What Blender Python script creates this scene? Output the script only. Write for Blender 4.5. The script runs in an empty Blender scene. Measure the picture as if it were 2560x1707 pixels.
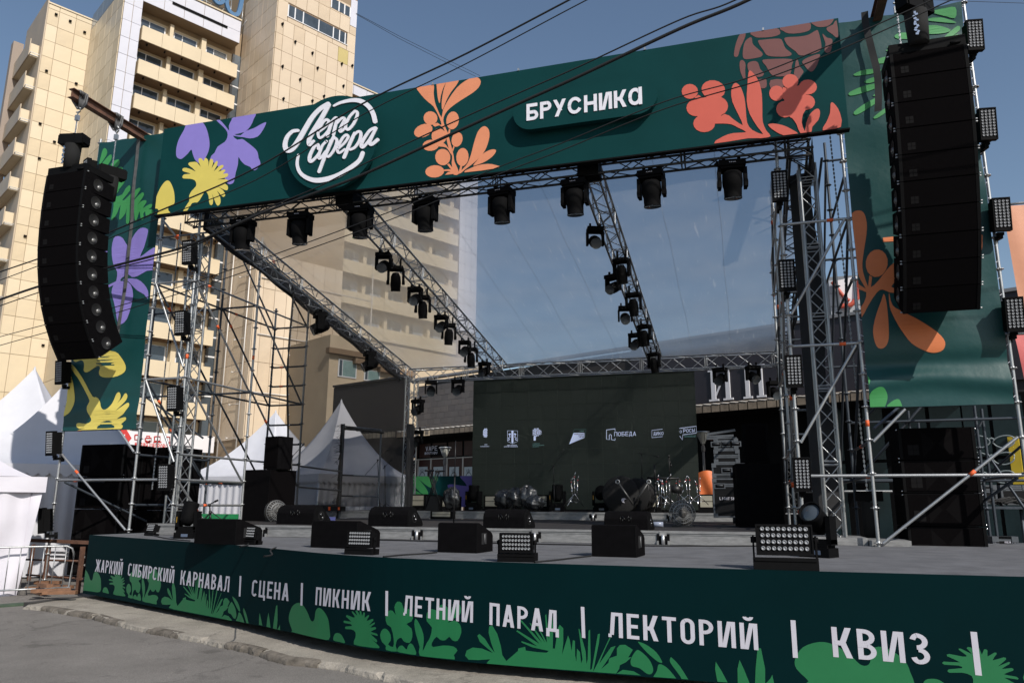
import bpy, math, random
from mathutils import Vector, Matrix
from mathutils.geometry import tessellate_polygon
R = math.radians
random.seed(7)
SC = bpy.context.scene
COL = SC.collection
# ---------------------------------------------------------------- camera
F, YAW, PIT, ROLL, HC = 1908.0, R(17.0), R(12.12), R(.31), 1.65      # focal length in photo pixels (2560 wide)
_f = Vector((-math.sin(YAW)*math.cos(PIT), math.cos(YAW)*math.cos(PIT), math.sin(PIT)))
_r0 = Vector((math.cos(YAW), math.sin(YAW), 0)); _u0 = _r0.cross(_f)
_r = math.cos(ROLL)*_r0 + math.sin(ROLL)*_u0; _u = -math.sin(ROLL)*_r0 + math.cos(ROLL)*_u0
CAM = Vector((0, 0, HC))
cd = bpy.data.cameras.new('camera'); cam = bpy.data.objects.new('camera', cd); COL.objects.link(cam)
cd.sensor_width = 36; cd.lens = F/2560*36; cd.clip_start = .1; cd.clip_end = 2000
cam.matrix_world = Matrix(((_r.x, _u.x, -_f.x, 0), (_r.y, _u.y, -_f.y, 0), (_r.z, _u.z, -_f.z, HC), (0, 0, 0, 1)))
SC.camera = cam
# ---------------------------------------------------------------- sky, sun, exposure
SUND = Vector((-1.81, 1.55, -1.85)).normalized()
w = bpy.data.worlds.new("World"); SC.world = w; w.use_nodes = True
nt = w.node_tree; bg = nt.nodes['Background']
sk = nt.nodes.new('ShaderNodeTexSky'); sk.sky_type = 'NISHITA'; sk.sun_disc = False
sk.sun_elevation = math.asin(-SUND.z); sk.sun_rotation = math.atan2(-SUND.x, -SUND.y)
sk.air_density = 1.15; sk.dust_density = 1.0; sk.ozone_density = 1.2; sk.altitude = 150
nt.links.new(sk.outputs[0], bg.inputs[0]); bg.inputs[1].default_value = .108
sl = bpy.data.lights.new('sun', 'SUN'); sun = bpy.data.objects.new('sun', sl); COL.objects.link(sun)
sl.energy = 4.2; sl.angle = R(.5); sl.color = (1, .95, .87)
sun.rotation_euler = SUND.to_track_quat('-Z', 'Y').to_euler(); sun.location = (30, -30, 40)
vs = SC.view_settings; vs.view_transform = 'Standard'; vs.look = 'None'; vs.exposure = 0; vs.gamma = 1; vs.use_curve_mapping = False
SC.render.film_transparent = False
SC.cycles.max_bounces = 8; SC.cycles.transparent_max_bounces = 16

# ---------------------------------------------------------------- measuring: a photo pixel into a point on a plane of the place
def ray(u, v):
    return _r*((u-1280)/F) + _u*(-(v-853.5)/F) + _f
def at(u, v, x=None, y=None, z=None):
    d = ray(u, v)
    t = x/d.x if x is not None else y/d.y if y is not None else (z-HC)/d.z
    return CAM + d*t
def atd(u, v, dist):
    d = ray(u, v); return CAM + d*(dist/math.hypot(d.x, d.y))
def zr(rx, ry, sc):
    return lambda u, v: (rx+u/sc, ry+v/sc)
def D(u, v): return (u*1.08844, v*1.08844)

# ---------------------------------------------------------------- mesh collecting
class MB:
    def __init__(s): s.v = []; s.f = []; s.sm = []
    def add(s, vs, fs, smooth=False):
        n = len(s.v); s.v += [tuple(p) for p in vs]; s.f += [[i+n for i in f] for f in fs]; s.sm += [smooth]*len(fs); return s
    def box(s, c, d, M=None):
        x, y, z = d[0]/2, d[1]/2, d[2]/2
        vs = [Vector((a*x, b*y, e*z)) for e in (-1, 1) for a, b in ((-1, -1), (1, -1), (1, 1), (-1, 1))]
        vs = [(M @ p if M else p) + Vector(c) for p in vs]
        return s.add(vs, [(3, 2, 1, 0), (4, 5, 6, 7), (0, 1, 5, 4), (1, 2, 6, 5), (2, 3, 7, 6), (3, 0, 4, 7)])
    def bb(s, a, b):
        return s.box([(a[i]+b[i])/2 for i in range(3)], [abs(b[i]-a[i]) for i in range(3)])
    def tube(s, a, b, r, n=8, r2=None, caps=True):
        a = Vector(a); b = Vector(b); r2 = r if r2 is None else r2
        q = (b-a).to_track_quat('Z', 'Y'); vs = []
        for p, rr in ((a, r), (b, r2)):
            for k in range(n):
                t = 2*math.pi*k/n; vs.append(p + q @ Vector((rr*math.cos(t), rr*math.sin(t), 0)))
        s.add(vs, [(k, (k+1) % n, n+(k+1) % n, n+k) for k in range(n)], True)
        if caps:
            m = len(s.v)-2*n
            s.f += [[m+k for k in range(n-1, -1, -1)], [m+n+k for k in range(n)]]; s.sm += [False]*2
        return s
    def path(s, pts, r, n=6):
        pts = [Vector(p) for p in pts]; vs = []; m = len(pts)
        for i, p in enumerate(pts):
            t = (pts[min(i+1, m-1)] - pts[max(i-1, 0)]); q = t.to_track_quat('Z', 'Y')
            for k in range(n):
                a = 2*math.pi*k/n; vs.append(p + q @ Vector((r*math.cos(a), r*math.sin(a), 0)))
        fs = [(i*n+k, i*n+(k+1) % n, (i+1)*n+(k+1) % n, (i+1)*n+k) for i in range(m-1) for k in range(n)]
        s.add(vs, fs, True); return s
    def lathe(s, prof, n=16, M=None, smooth=True):
        # profile of (radius, z); turned round z
        vs = []
        for r, z in prof:
            for k in range(n):
                a = 2*math.pi*k/n; p = Vector((r*math.cos(a), r*math.sin(a), z)); vs.append(M @ p if M else p)
        m = len(prof)
        return s.add(vs, [(i*n+k, i*n+(k+1) % n, (i+1)*n+(k+1) % n, (i+1)*n+k) for i in range(m-1) for k in range(n)], smooth)
    def prism(s, poly, vec, smooth=False):
        # closed planar outline pushed along vec
        n = len(poly); P = [Vector(p) for p in poly]; Q = [p+Vector(vec) for p in P]
        tri = tessellate_polygon([P])
        s.add(P+Q, [(i, (i+1) % n, n+(i+1) % n, n+i) for i in range(n)], smooth)
        m = len(s.v)-2*n
        s.f += [[m+i for i in t] for t in tri] + [[m+n+i for i in reversed(t)] for t in tri]; s.sm += [False]*(2*len(tri))
        return s
    def flat(s, poly):
        P = [Vector(p) for p in poly]; return s.add(P, [list(t) for t in tessellate_polygon([P])])
    def grid(s, fn, nu, nv, smooth=True):
        vs = [fn(i/nu, j/nv) for j in range(nv+1) for i in range(nu+1)]
        return s.add(vs, [(j*(nu+1)+i, j*(nu+1)+i+1, (j+1)*(nu+1)+i+1, (j+1)*(nu+1)+i) for j in range(nv) for i in range(nu)], smooth)
    def mesh(s, name, mat):
        me = bpy.data.meshes.new(name); me.from_pydata(s.v, [], s.f)
        me.polygons.foreach_set('use_smooth', s.sm)
        if mat: me.materials.append(mat)
        me.update(); return me

WM = {}                                                             # world matrix of every object as laid out
def link(o, parent, M):
    COL.objects.link(o); WM[o.name] = M
    if parent is not None:
        o.parent = parent; o.matrix_parent_inverse = WM[parent.name].inverted()
    o.matrix_basis = M
    return o
I4 = Matrix.Identity(4)
def P(name, mb, mat, parent=None, M=None, label=None, kind=None, recalc=True):
    me = mb.mesh(name, mat) if isinstance(mb, MB) else mb
    if recalc and isinstance(mb, MB):
        import bmesh
        b = bmesh.new(); b.from_mesh(me); bmesh.ops.recalc_face_normals(b, faces=b.faces); b.to_mesh(me); b.free()
    o = bpy.data.objects.new(name, me); link(o, parent, M or I4)
    if label: o['label'] = label
    if kind: o['kind'] = kind
    return o
def T(name, label, cat, loc=(0, 0, 0), rz=0, group=None):
    o = bpy.data.objects.new(name, None); o.empty_display_size = .2
    link(o, None, Matrix.Translation(loc) @ Matrix.Rotation(rz, 4, 'Z'))
    return tag(o, label, cat, group)
def tag(o, label, cat, group=None):
    o['label'] = label; o['category'] = cat
    if group: o['group'] = group
    return o
def kids(o): return [c for c in list(bpy.data.objects) if c.parent == o]
def proto_tree(o, all_):
    return [(c, proto_tree(c, all_)) for c in all_ if c.parent == o]
def copy_thing(root, tree, M, label, group=None):
    # a copy of a thing with copies of its parts and sub-parts (shared mesh data)
    r = root.copy(); COL.objects.link(r); r.matrix_basis = M; WM[r.name] = M; r['label'] = label
    if group: r['group'] = group
    def rec(ch, par):
        for c, sub in ch:
            d = c.copy(); COL.objects.link(d); d.parent = par; rec(sub, d)
    rec(tree, r); return r
class Proto:
    # first place() moves the prototype itself, later ones copy it
    def __init__(s, root, group): s.root = root; s.group = group; s.tree = proto_tree(root, list(bpy.data.objects)); s.used = False
    def place(s, M, label):
        if not s.used:
            s.used = True; s.root.matrix_basis = M; s.root['label'] = label; s.root['group'] = s.group; WM[s.root.name] = M; return s.root
        return copy_thing(s.root, s.tree, M, label, s.group)
def MT(loc, rz=0, rx=0, ry=0):
    return Matrix.Translation(loc) @ Matrix.Rotation(rz, 4, 'Z') @ Matrix.Rotation(ry, 4, 'Y') @ Matrix.Rotation(rx, 4, 'X')
_cyl = {}
def rod(name, a, b, r, mat, parent, n=8, **k):
    # a straight round bar: one object on a shared cylinder mesh
    key = (mat.name, n)
    if key not in _cyl: _cyl[key] = MB().tube((0, 0, 0), (0, 0, 1), 1, n).mesh('bar', mat)
    a = Vector(a); b = Vector(b); d = b-a
    M = Matrix.Translation(a) @ d.to_track_quat('Z', 'Y').to_matrix().to_4x4() @ Matrix.Diagonal((r, r, d.length, 1))
    return P(name, _cyl[key], mat, parent, M, **k)

# ---------------------------------------------------------------- materials
MATS = {}
def mat(name, col, rough=.6, metal=0, var=.0, scale=4, bump=0, bscale=40, spec=None, coat=0, stretch=None, var2=None, emis=0):
    m = bpy.data.materials.new(name); m.use_nodes = True; t = m.node_tree; b = t.nodes['Principled BSDF']
    b.inputs['Base Color'].default_value = (*col, 1); b.inputs['Roughness'].default_value = rough; b.inputs['Metallic'].default_value = metal
    if spec is not None: b.inputs['Specular IOR Level'].default_value = spec
    if coat: b.inputs['Coat Weight'].default_value = coat
    if emis: b.inputs['Emission Color'].default_value = (*col, 1); b.inputs['Emission Strength'].default_value = emis
    if var or bump:
        tc = t.nodes.new('ShaderNodeTexCoord'); mp = t.nodes.new('ShaderNodeMapping'); t.links.new(tc.outputs['Object'], mp.inputs[0])
        if stretch: mp.inputs['Scale'].default_value = stretch
    if var:
        n = t.nodes.new('ShaderNodeTexNoise'); n.inputs['Scale'].default_value = scale; n.inputs['Detail'].default_value = 6; t.links.new(mp.outputs[0], n.inputs[0])
        n.inputs['Roughness'].default_value = .65
        r = t.nodes.new('ShaderNodeValToRGB'); t.links.new(n.outputs[0], r.inputs[0])
        r.color_ramp.elements[0].position = .3; r.color_ramp.elements[1].position = .7
        c2 = var2 or col
        r.color_ramp.elements[0].color = (*[max(0, c*(1-var)) for c in col], 1); r.color_ramp.elements[1].color = (*[c*(1+var) for c in c2], 1)
        t.links.new(r.outputs[0], b.inputs['Base Color'])
        mr = t.nodes.new('ShaderNodeMapRange'); t.links.new(n.outputs[0], mr.inputs[0]); mr.inputs[3].default_value = max(.02, rough-.12); mr.inputs[4].default_value = min(1, rough+.12)
        t.links.new(mr.outputs[0], b.inputs['Roughness'])
    if bump:
        n2 = t.nodes.new('ShaderNodeTexNoise'); n2.inputs['Scale'].default_value = bscale; n2.inputs['Detail'].default_value = 5; t.links.new(mp.outputs[0], n2.inputs[0])
        bp = t.nodes.new('ShaderNodeBump'); bp.inputs['Strength'].default_value = bump; bp.inputs['Distance'].default_value = .02; t.links.new(n2.outputs[0], bp.inputs['Height'])
        t.links.new(bp.outputs[0], b.inputs['Normal'])
    MATS[name] = m; return m
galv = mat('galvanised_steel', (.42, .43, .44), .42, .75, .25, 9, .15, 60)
dsteel = mat('shade_dark_steel', (.055, .066, .082), .5, .5, .3, 8)  # galvanised tubes in shade, coloured darker; also dark posts and table
alu = mat('aluminium', (.62, .62, .63), .36, .8, .15, 7, .1, 80)
rough_alu = mat('worn_aluminium', (.25, .25, .25), .6, .3, .28, 5, .25, 70, stretch=(1, 1, 4))
blackm = mat('black_paint', (.0045, .0045, .005), .7, 0, .25, 12, spec=.08)
blackbox = mat('black_textured_paint', (.0045, .0042, .0048), .85, 0, .25, 10, .35, 220, spec=.03)
grille_m = mat('black_grille', (.0042, .0036, .004), .9, 0, .2, 60, .5, 400, spec=.02)
rubber = mat('black_rubber', (.01, .01, .011), .7, 0)
chrome = mat('chrome', (.75, .75, .76), .16, 1)
orange_tape = mat('orange_tape', (.75, .12, .03), .6, 0, .15, 30)
green_v = mat('dark_green_vinyl', (.0042, .042, .044), .65, 0, .12, .6, .02, 200, spec=.07)
green_f = mat('fascia_green_vinyl', (.0010, .0135, .0158), .75, 0, .12, .5, .02, 200, spec=.04)
def cloth_mat(name, col):
    m = mat(name, col, .42, 0, .08, 1.2, .25, 6, spec=.4); return m
green_c = cloth_mat('green_banner_cloth', (.0055, .052, .052))
purple = mat('purple_print', (.25, .20, .58), .55, 0, .04, 3)
yellow = mat('yellow_print', (.68, .56, .12), .55, 0, .04, 3)
orange_p = mat('orange_print', (.72, .26, .13), .55, 0, .04, 3)
orange_r = mat('deep_orange_print', (.70, .20, .07), .5, 0, .06, 3)
red_p = mat('coral_print', (.58, .10, .065), .55, 0, .04, 3)
maroon = mat('brick_red_print', (.155, .052, .048), .55, 0, .05, 3)
leaf_g = mat('green_print', (.045, .27, .075), .5, 0, .06, 3)
plant_g = mat('plant_green_print', (.005, .14, .045), .6, 0, .06, 3)
white_l = mat('white_acrylic', (.76, .75, .82), .4, 0, .03, 3)
grey_l = mat('pale_grey_print', (.52, .51, .58), .5, 0, .05, 3)
deck_m = mat('grey_deck_carpet', (.150, .152, .162), .95, 0, .22, 3, .5, 260, spec=.1)
ply_m = mat('dark_stage_ply', (.036, .033, .033), .65, 0, .3, 2.5, .2, 60, spec=.2)
asphalt = mat('worn_asphalt', (.190, .176, .162), .9, 0, .18, .9, .5, 70, spec=.2)
concrete = mat('old_concrete', (.285, .258, .222), .9, 0, .26, 1.1, .6, 26, spec=.2); kerb_m = mat('kerb_stone', (.15, .132, .112), .95, 0, .5, 5, .9, 22, spec=.1)
def rough_ground(m, crack):
    # fine aggregate, dark blotches and cracks over the base colour
    t = m.node_tree; b = t.nodes['Principled BSDF']; lk = b.inputs['Base Color'].links[0].from_socket; tc = t.nodes.new('ShaderNodeTexCoord'); prev = lk
    def mul(fac_sock, lo, hi, p0, p1):
        nonlocal prev
        r = t.nodes.new('ShaderNodeMapRange'); r.inputs[1].default_value = p0; r.inputs[2].default_value = p1; r.inputs[3].default_value = lo; r.inputs[4].default_value = hi; t.links.new(fac_sock, r.inputs[0])
        x = t.nodes.new('ShaderNodeVectorMath'); x.operation = 'MULTIPLY'; t.links.new(prev, x.inputs[0]); t.links.new(r.outputs[0], x.inputs[1]); prev = x.outputs[0]
    n = t.nodes.new('ShaderNodeTexNoise'); n.inputs['Scale'].default_value = 130; n.inputs['Detail'].default_value = 3; t.links.new(tc.outputs['Object'], n.inputs[0]); mul(n.outputs[0], .72, 1.28, .35, .65)
    n2 = t.nodes.new('ShaderNodeTexNoise'); n2.inputs['Scale'].default_value = 3.1; n2.inputs['Detail'].default_value = 5; t.links.new(tc.outputs['Object'], n2.inputs[0]); mul(n2.outputs[0], .72, 1.0, .28, .40)
    v = t.nodes.new('ShaderNodeTexVoronoi'); v.feature = 'DISTANCE_TO_EDGE'; v.inputs['Scale'].default_value = crack; n3 = t.nodes.new('ShaderNodeTexNoise'); n3.inputs['Scale'].default_value = 2.5; n3.inputs['Detail'].default_value = 6; t.links.new(tc.outputs['Object'], n3.inputs[0])
    ad = t.nodes.new('ShaderNodeVectorMath'); ad.operation = 'MULTIPLY_ADD'; t.links.new(n3.outputs['Color'], ad.inputs[0]); ad.inputs[1].default_value = (.8, .8, 0); t.links.new(tc.outputs['Object'], ad.inputs[2]); t.links.new(ad.outputs[0], v.inputs[0]); mul(v.outputs['Distance'], .72, 1.0, .0, .005)
    t.links.new(prev, b.inputs['Base Color'])
rough_ground(asphalt, .28); rough_ground(concrete, .22)
tent_m = mat('white_tent_fabric', (.58, .58, .62), .6, 0, .06, 1.2, .22, 3)
tent_b = mat('white_canopy_fabric', (.62, .60, .66), .65, 0, .05, 1, .3, 3)
rust = mat('rusty_steel', (.115, .055, .035), .8, 0, .4, 7, .4, 40)
wood = mat('weathered_timber', (.20, .10, .055), .8, 0, .4, 6, .3, 30)
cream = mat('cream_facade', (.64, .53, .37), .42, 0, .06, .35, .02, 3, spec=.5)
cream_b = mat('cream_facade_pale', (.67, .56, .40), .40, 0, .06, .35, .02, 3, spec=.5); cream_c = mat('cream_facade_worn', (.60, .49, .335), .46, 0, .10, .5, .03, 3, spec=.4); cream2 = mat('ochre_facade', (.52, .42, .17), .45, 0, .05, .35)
cream3b = mat('tan_facade_pale', (.65, .53, .395), .42, 0, .06, .35, .02, 3); cream3c = mat('tan_facade_worn', (.585, .465, .335), .46, 0, .1, .5, .03, 3); cream3 = mat('tan_facade', (.62, .50, .37), .42, 0, .06, .35, .02, 3)
joint_m = mat('facade_joint', (.30, .22, .14), .9)
white_f = mat('white_facade', (.60, .60, .67), .4, 0, .05, .4)
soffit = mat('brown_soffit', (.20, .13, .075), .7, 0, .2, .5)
glass_w = mat('window_glass', (.05, .065, .08), .06, 0, .5, .35, spec=.9)
blind_m = mat('drawn_blind', (.33, .37, .42), .25, 0, .2, .8)
pvc = mat('white_window_frame', (.74, .74, .76), .4)
conduit = mat('pale_conduit', (.62, .58, .54), .45, .2)
# ---------------------------------------------------------------- plain stroke lettering (flat outlines made of bars and arcs)
def arcs(cx, cy, rx, ry, tx, ty, a0, a1, n=8):
    out = []
    for i in range(n):
        a, b = R(a0+(a1-a0)*i/n), R(a0+(a1-a0)*(i+1)/n)
        o = lambda t, k: (cx+(rx-k*tx)*math.cos(t), cy+(ry-k*ty)*math.sin(t))
        out.append([o(a, 0), o(b, 0), o(b, 1), o(a, 1)])
    return out
def glyph(ch, w, t, rnd=.5):
    # polygons in a box w wide and 1 high; t = stroke
    h = t*.92
    V = lambda x, y0=0, y1=1: [(x, y0), (x+t, y0), (x+t, y1), (x, y1)]
    H = lambda y, x0=0, x1=w: [(x0, y), (x1, y), (x1, y+h), (x0, y+h)]
    def DG(x0, y0, x1, y1, k=1.12): return [(x0, y0), (x0+t*k, y0), (x1+t*k, y1), (x1, y1)]
    def bowl(y0, y1, x1=w, x0=0):
        ry = (y1-y0)/2; rx = min(x1*.62, ry*1.1)
        return [H(y0, x0, x1-rx), H(y1-h, x0, x1-rx)] + arcs(x1-rx, (y0+y1)/2, rx, ry, t, h, -90, 90, 10)
    def ring(gap=None, x=0, ww=w, y0=0, y1=1):
        ry = min(ww/2*1.05, (y1-y0)/2); out = []
        a = [(0, 180, y1-ry), (180, 360, y0+ry)]
        if gap == 'C': a = [(28, 180, y1-ry), (180, 332, y0+ry)]
        for a0, a1, cy in a: out += arcs(x+ww/2, cy, ww/2, ry, t, h, a0, a1, 12)
        if y1-ry > y0+ry+1e-4:
            out.append([(x, y0+ry), (x+t, y0+ry), (x+t, y1-ry), (x, y1-ry)])
            if gap != 'C': out.append([(x+ww-t, y0+ry), (x+ww, y0+ry), (x+ww, y1-ry), (x+ww-t, y1-ry)])
        return out
    A = lambda: [DG(0, 0, w/2-t*.62, 1), DG(w-t*1.12, 0, w/2-t*.5, 1), H(.22, w*.2, w*.8)]
    G = {
     'И': lambda: [V(0), V(w-t), DG(t*.8, 0, w-t*1.8, 1, 1.0)], 'П': lambda: [V(0), V(w-t), H(1-h)],
     'Н': lambda: [V(0), V(w-t), H(.5-h/2)], 'Т': lambda: [V(w/2-t/2), H(1-h)], 'Е': lambda: [V(0), H(1-h), H(0), H(.5-h/2, 0, w*.9)],
     'Р': lambda: [V(0)] + bowl(.44, 1), 'В': lambda: [V(0)] + bowl(.47, 1, w*.95) + bowl(0, .53),
     'Б': lambda: [V(0), H(1-h, 0, w*.92)] + bowl(0, .58), 'Ь': lambda: [V(0)] + bowl(0, .56), 'О': ring, 'С': lambda: ring('C'),
     'З': lambda: bowl(.47, 1, w*.95, w*.42) [1:] + [H(.47, w*.35, w*.5)] + bowl(0, .53, w, w*.42)[:1] + arcs(w-min(w*.62, .29), .265, min(w*.62, .29), .265, t, h, -90, 90, 10) +
                  arcs(w*.45, .735, w*.45, .265, t, h, 90, 165, 6) + arcs(w*.45, .265, w*.45, .265, t, h, 195, 270, 6),
     'А': A, 'Л': lambda: [V(w-t), H(1-h, w*.22), DG(w*.10, .1, w*.22, 1, 1), H(0, 0, w*.22)], 'Д': lambda: [[(w*.82-t, .12), (w*.82, .12), (w*.82, 1), (w*.82-t, 1)], H(1-h, w*.25, w*.82), DG(w*.12, .1, w*.25, 1, 1), H(.05, 0, w), [(0, -.17), (t, -.17), (t, .06), (0, .06)], [(w-t, -.17), (w, -.17), (w, .06), (w-t, .06)]],
     'К': lambda: [V(0), DG(w-t*1.15, 0, w*.34, .55, 1.15), DG(w*.30, .40, w-t*1.15, 1, 1.15), H(.42, t*.5, w*.5)],
     'Ж': lambda: [V(w/2-t/2), DG(0, 0, w*.36, .52), DG(w*.36, .48, 0, 1), DG(w-t*1.12, 0, w*.54, .52), DG(w*.54, .48, w-t*1.12, 1)],
     'Ц': lambda: [V(0), V(w*.86-t), H(0), [(w-t, -.17), (w, -.17), (w, .05), (w-t, .05)]], 'У': lambda: [DG(w*.12, 0, w-t*1.12, 1), DG(w*.44, .33, 0, 1)],
     'Ы': lambda: [V(0), V(w-t)] + bowl(0, .56, w*.68), 'М': lambda: [V(0), V(w-t), DG(w/2-t*.6, .25, t*.2, 1), DG(w/2-t*.5, .25, w-t*1.3, 1)],
     'V': lambda: [DG(w/2-t*.6, 0, 0, 1), DG(w/2-t*.5, 0, w-t*1.12, 1)], 'U': lambda: [V(0, .3), V(w-t, .3)] + arcs(w/2, .3, w/2, .3, t, h, 180, 360, 10),
     'L': lambda: [V(0), H(0)], 'G': lambda: ring('C') + [H(.4, w*.5), V(w-t, .15, .45)], 'I': lambda: [V(w/2-t/2)], 'Q': lambda: ring() + [DG(w*.75, -.08, w*.45, .3)],
     'S': lambda: arcs(w/2, .735, w/2, .265, t, h, 20, 270, 12) + arcs(w/2, .265, w/2, .265, t, h, -160, 90, 12),
     'Y': lambda: [V(w/2-t/2, 0, .5), DG(w/2-t*.6, .45, 0, 1), DG(w/2-t*.5, .45, w-t*1.12, 1)], '|': lambda: [V(w/2-t*.45, -.15, 1.18)],
     'N': lambda: [V(0), V(w-t), DG(w-t*1.6, 0, t*.55, 1, 1.05)], '1': lambda: [V(w/2)],
     'а': lambda: ring(None, 0, w*.97, 0, 1) + [V(w-t)],
    }
    same = {'A': 'А', 'P': 'Р', 'E': 'Е', 'B': 'В', 'O': 'О', 'T': 'Т', 'H': 'Н', 'K': 'К', 'C': 'С'}
    if ch == 'Й': return G['И']() + arcs(w/2, 1.24, w*.30, .15, t*.85, h*.85, 180, 360, 8)
    return G[same.get(ch, ch)]()
def text_polys(s, height, cw=.44, t=.15, gap=.13, space=.3, widths={}):
    # list of (letter index, polygons) with the advance in metres
    x = 0; out = []
    for ch in s:
        if ch == ' ': x += space*height; continue
        w = widths.get(ch, cw)
        out.append([[((px+x/height)*height, py*height) for px, py in pl] for pl in glyph(ch, w, t)]); x += (w+gap)*height
    return out, x-gap*height
def smooth_loop(pts, n=4):
    out = []; m = len(pts)
    for i in range(m):
        p0, p1, p2, p3 = [pts[(i+k) % m] for k in (-1, 0, 1, 2)]
        for j in range(n):
            t = j/n
            out.append(tuple(.5*(2*p1[a]+(p2[a]-p0[a])*t+(2*p0[a]-5*p1[a]+4*p2[a]-p3[a])*t*t+(3*p1[a]-p0[a]-3*p2[a]+p3[a])*t**3) for a in range(2)))
    return out
def smooth_open(pts, n=5):
    out = []; m = len(pts); dim = len(pts[0])
    for i in range(m-1):
        p0, p1, p2, p3 = pts[max(i-1, 0)], pts[i], pts[i+1], pts[min(i+2, m-1)]
        for j in range(n):
            t = j/n
            out.append(tuple(.5*(2*p1[a]+(p2[a]-p0[a])*t+(2*p0[a]-5*p1[a]+4*p2[a]-p3[a])*t*t+(3*p1[a]-p0[a]-3*p2[a]+p3[a])*t**3) for a in range(dim)))
    return out+[tuple(pts[-1])]
def blob(pts, wd, n=5, w0=None, w1=None):
    # a brush stroke: outline of a smooth path with round ends
    q = smooth_open(pts, n); m = len(q); L = []; Rr = []
    for i, p in enumerate(q):
        a = q[max(i-1, 0)]; b = q[min(i+1, m-1)]; dx, dy = b[0]-a[0], b[1]-a[1]; l = math.hypot(dx, dy) or 1
        f = i/(m-1); ww = wd/2
        if w0 is not None and f < .5: ww = (w0+(wd-w0)*min(1, f*2))/2
        if w1 is not None and f > .5: ww = (w1+(wd-w1)*min(1, (1-f)*2))/2
        L.append((p[0]-dy/l*ww, p[1]+dx/l*ww)); Rr.append((p[0]+dy/l*ww, p[1]-dx/l*ww))
    return L, Rr, q
def blob_polys(pts, wd, n=5, w0=None, w1=None):
    L, Rr, q = blob(pts, wd, n, w0, w1); out = []
    for i in range(len(q)-1): out.append([L[i], L[i+1], Rr[i+1], Rr[i]])
    for k, (a, b) in ((0, (L[0], Rr[0])), (-1, (L[-1], Rr[-1]))):
        r = math.hypot(a[0]-b[0], a[1]-b[1])/2; c = q[k]
        out.append([(c[0]+r*math.cos(2*math.pi*i/12), c[1]+r*math.sin(2*math.pi*i/12)) for i in range(12)])
    return out
def ell(cx, cy, rx, ry, rot=0, n=16):
    c, s = math.cos(R(rot)), math.sin(R(rot))
    return [(cx+rx*math.cos(2*math.pi*i/n)*c-ry*math.sin(2*math.pi*i/n)*s, cy+rx*math.cos(2*math.pi*i/n)*s+ry*math.sin(2*math.pi*i/n)*c) for i in range(n)]
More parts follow.
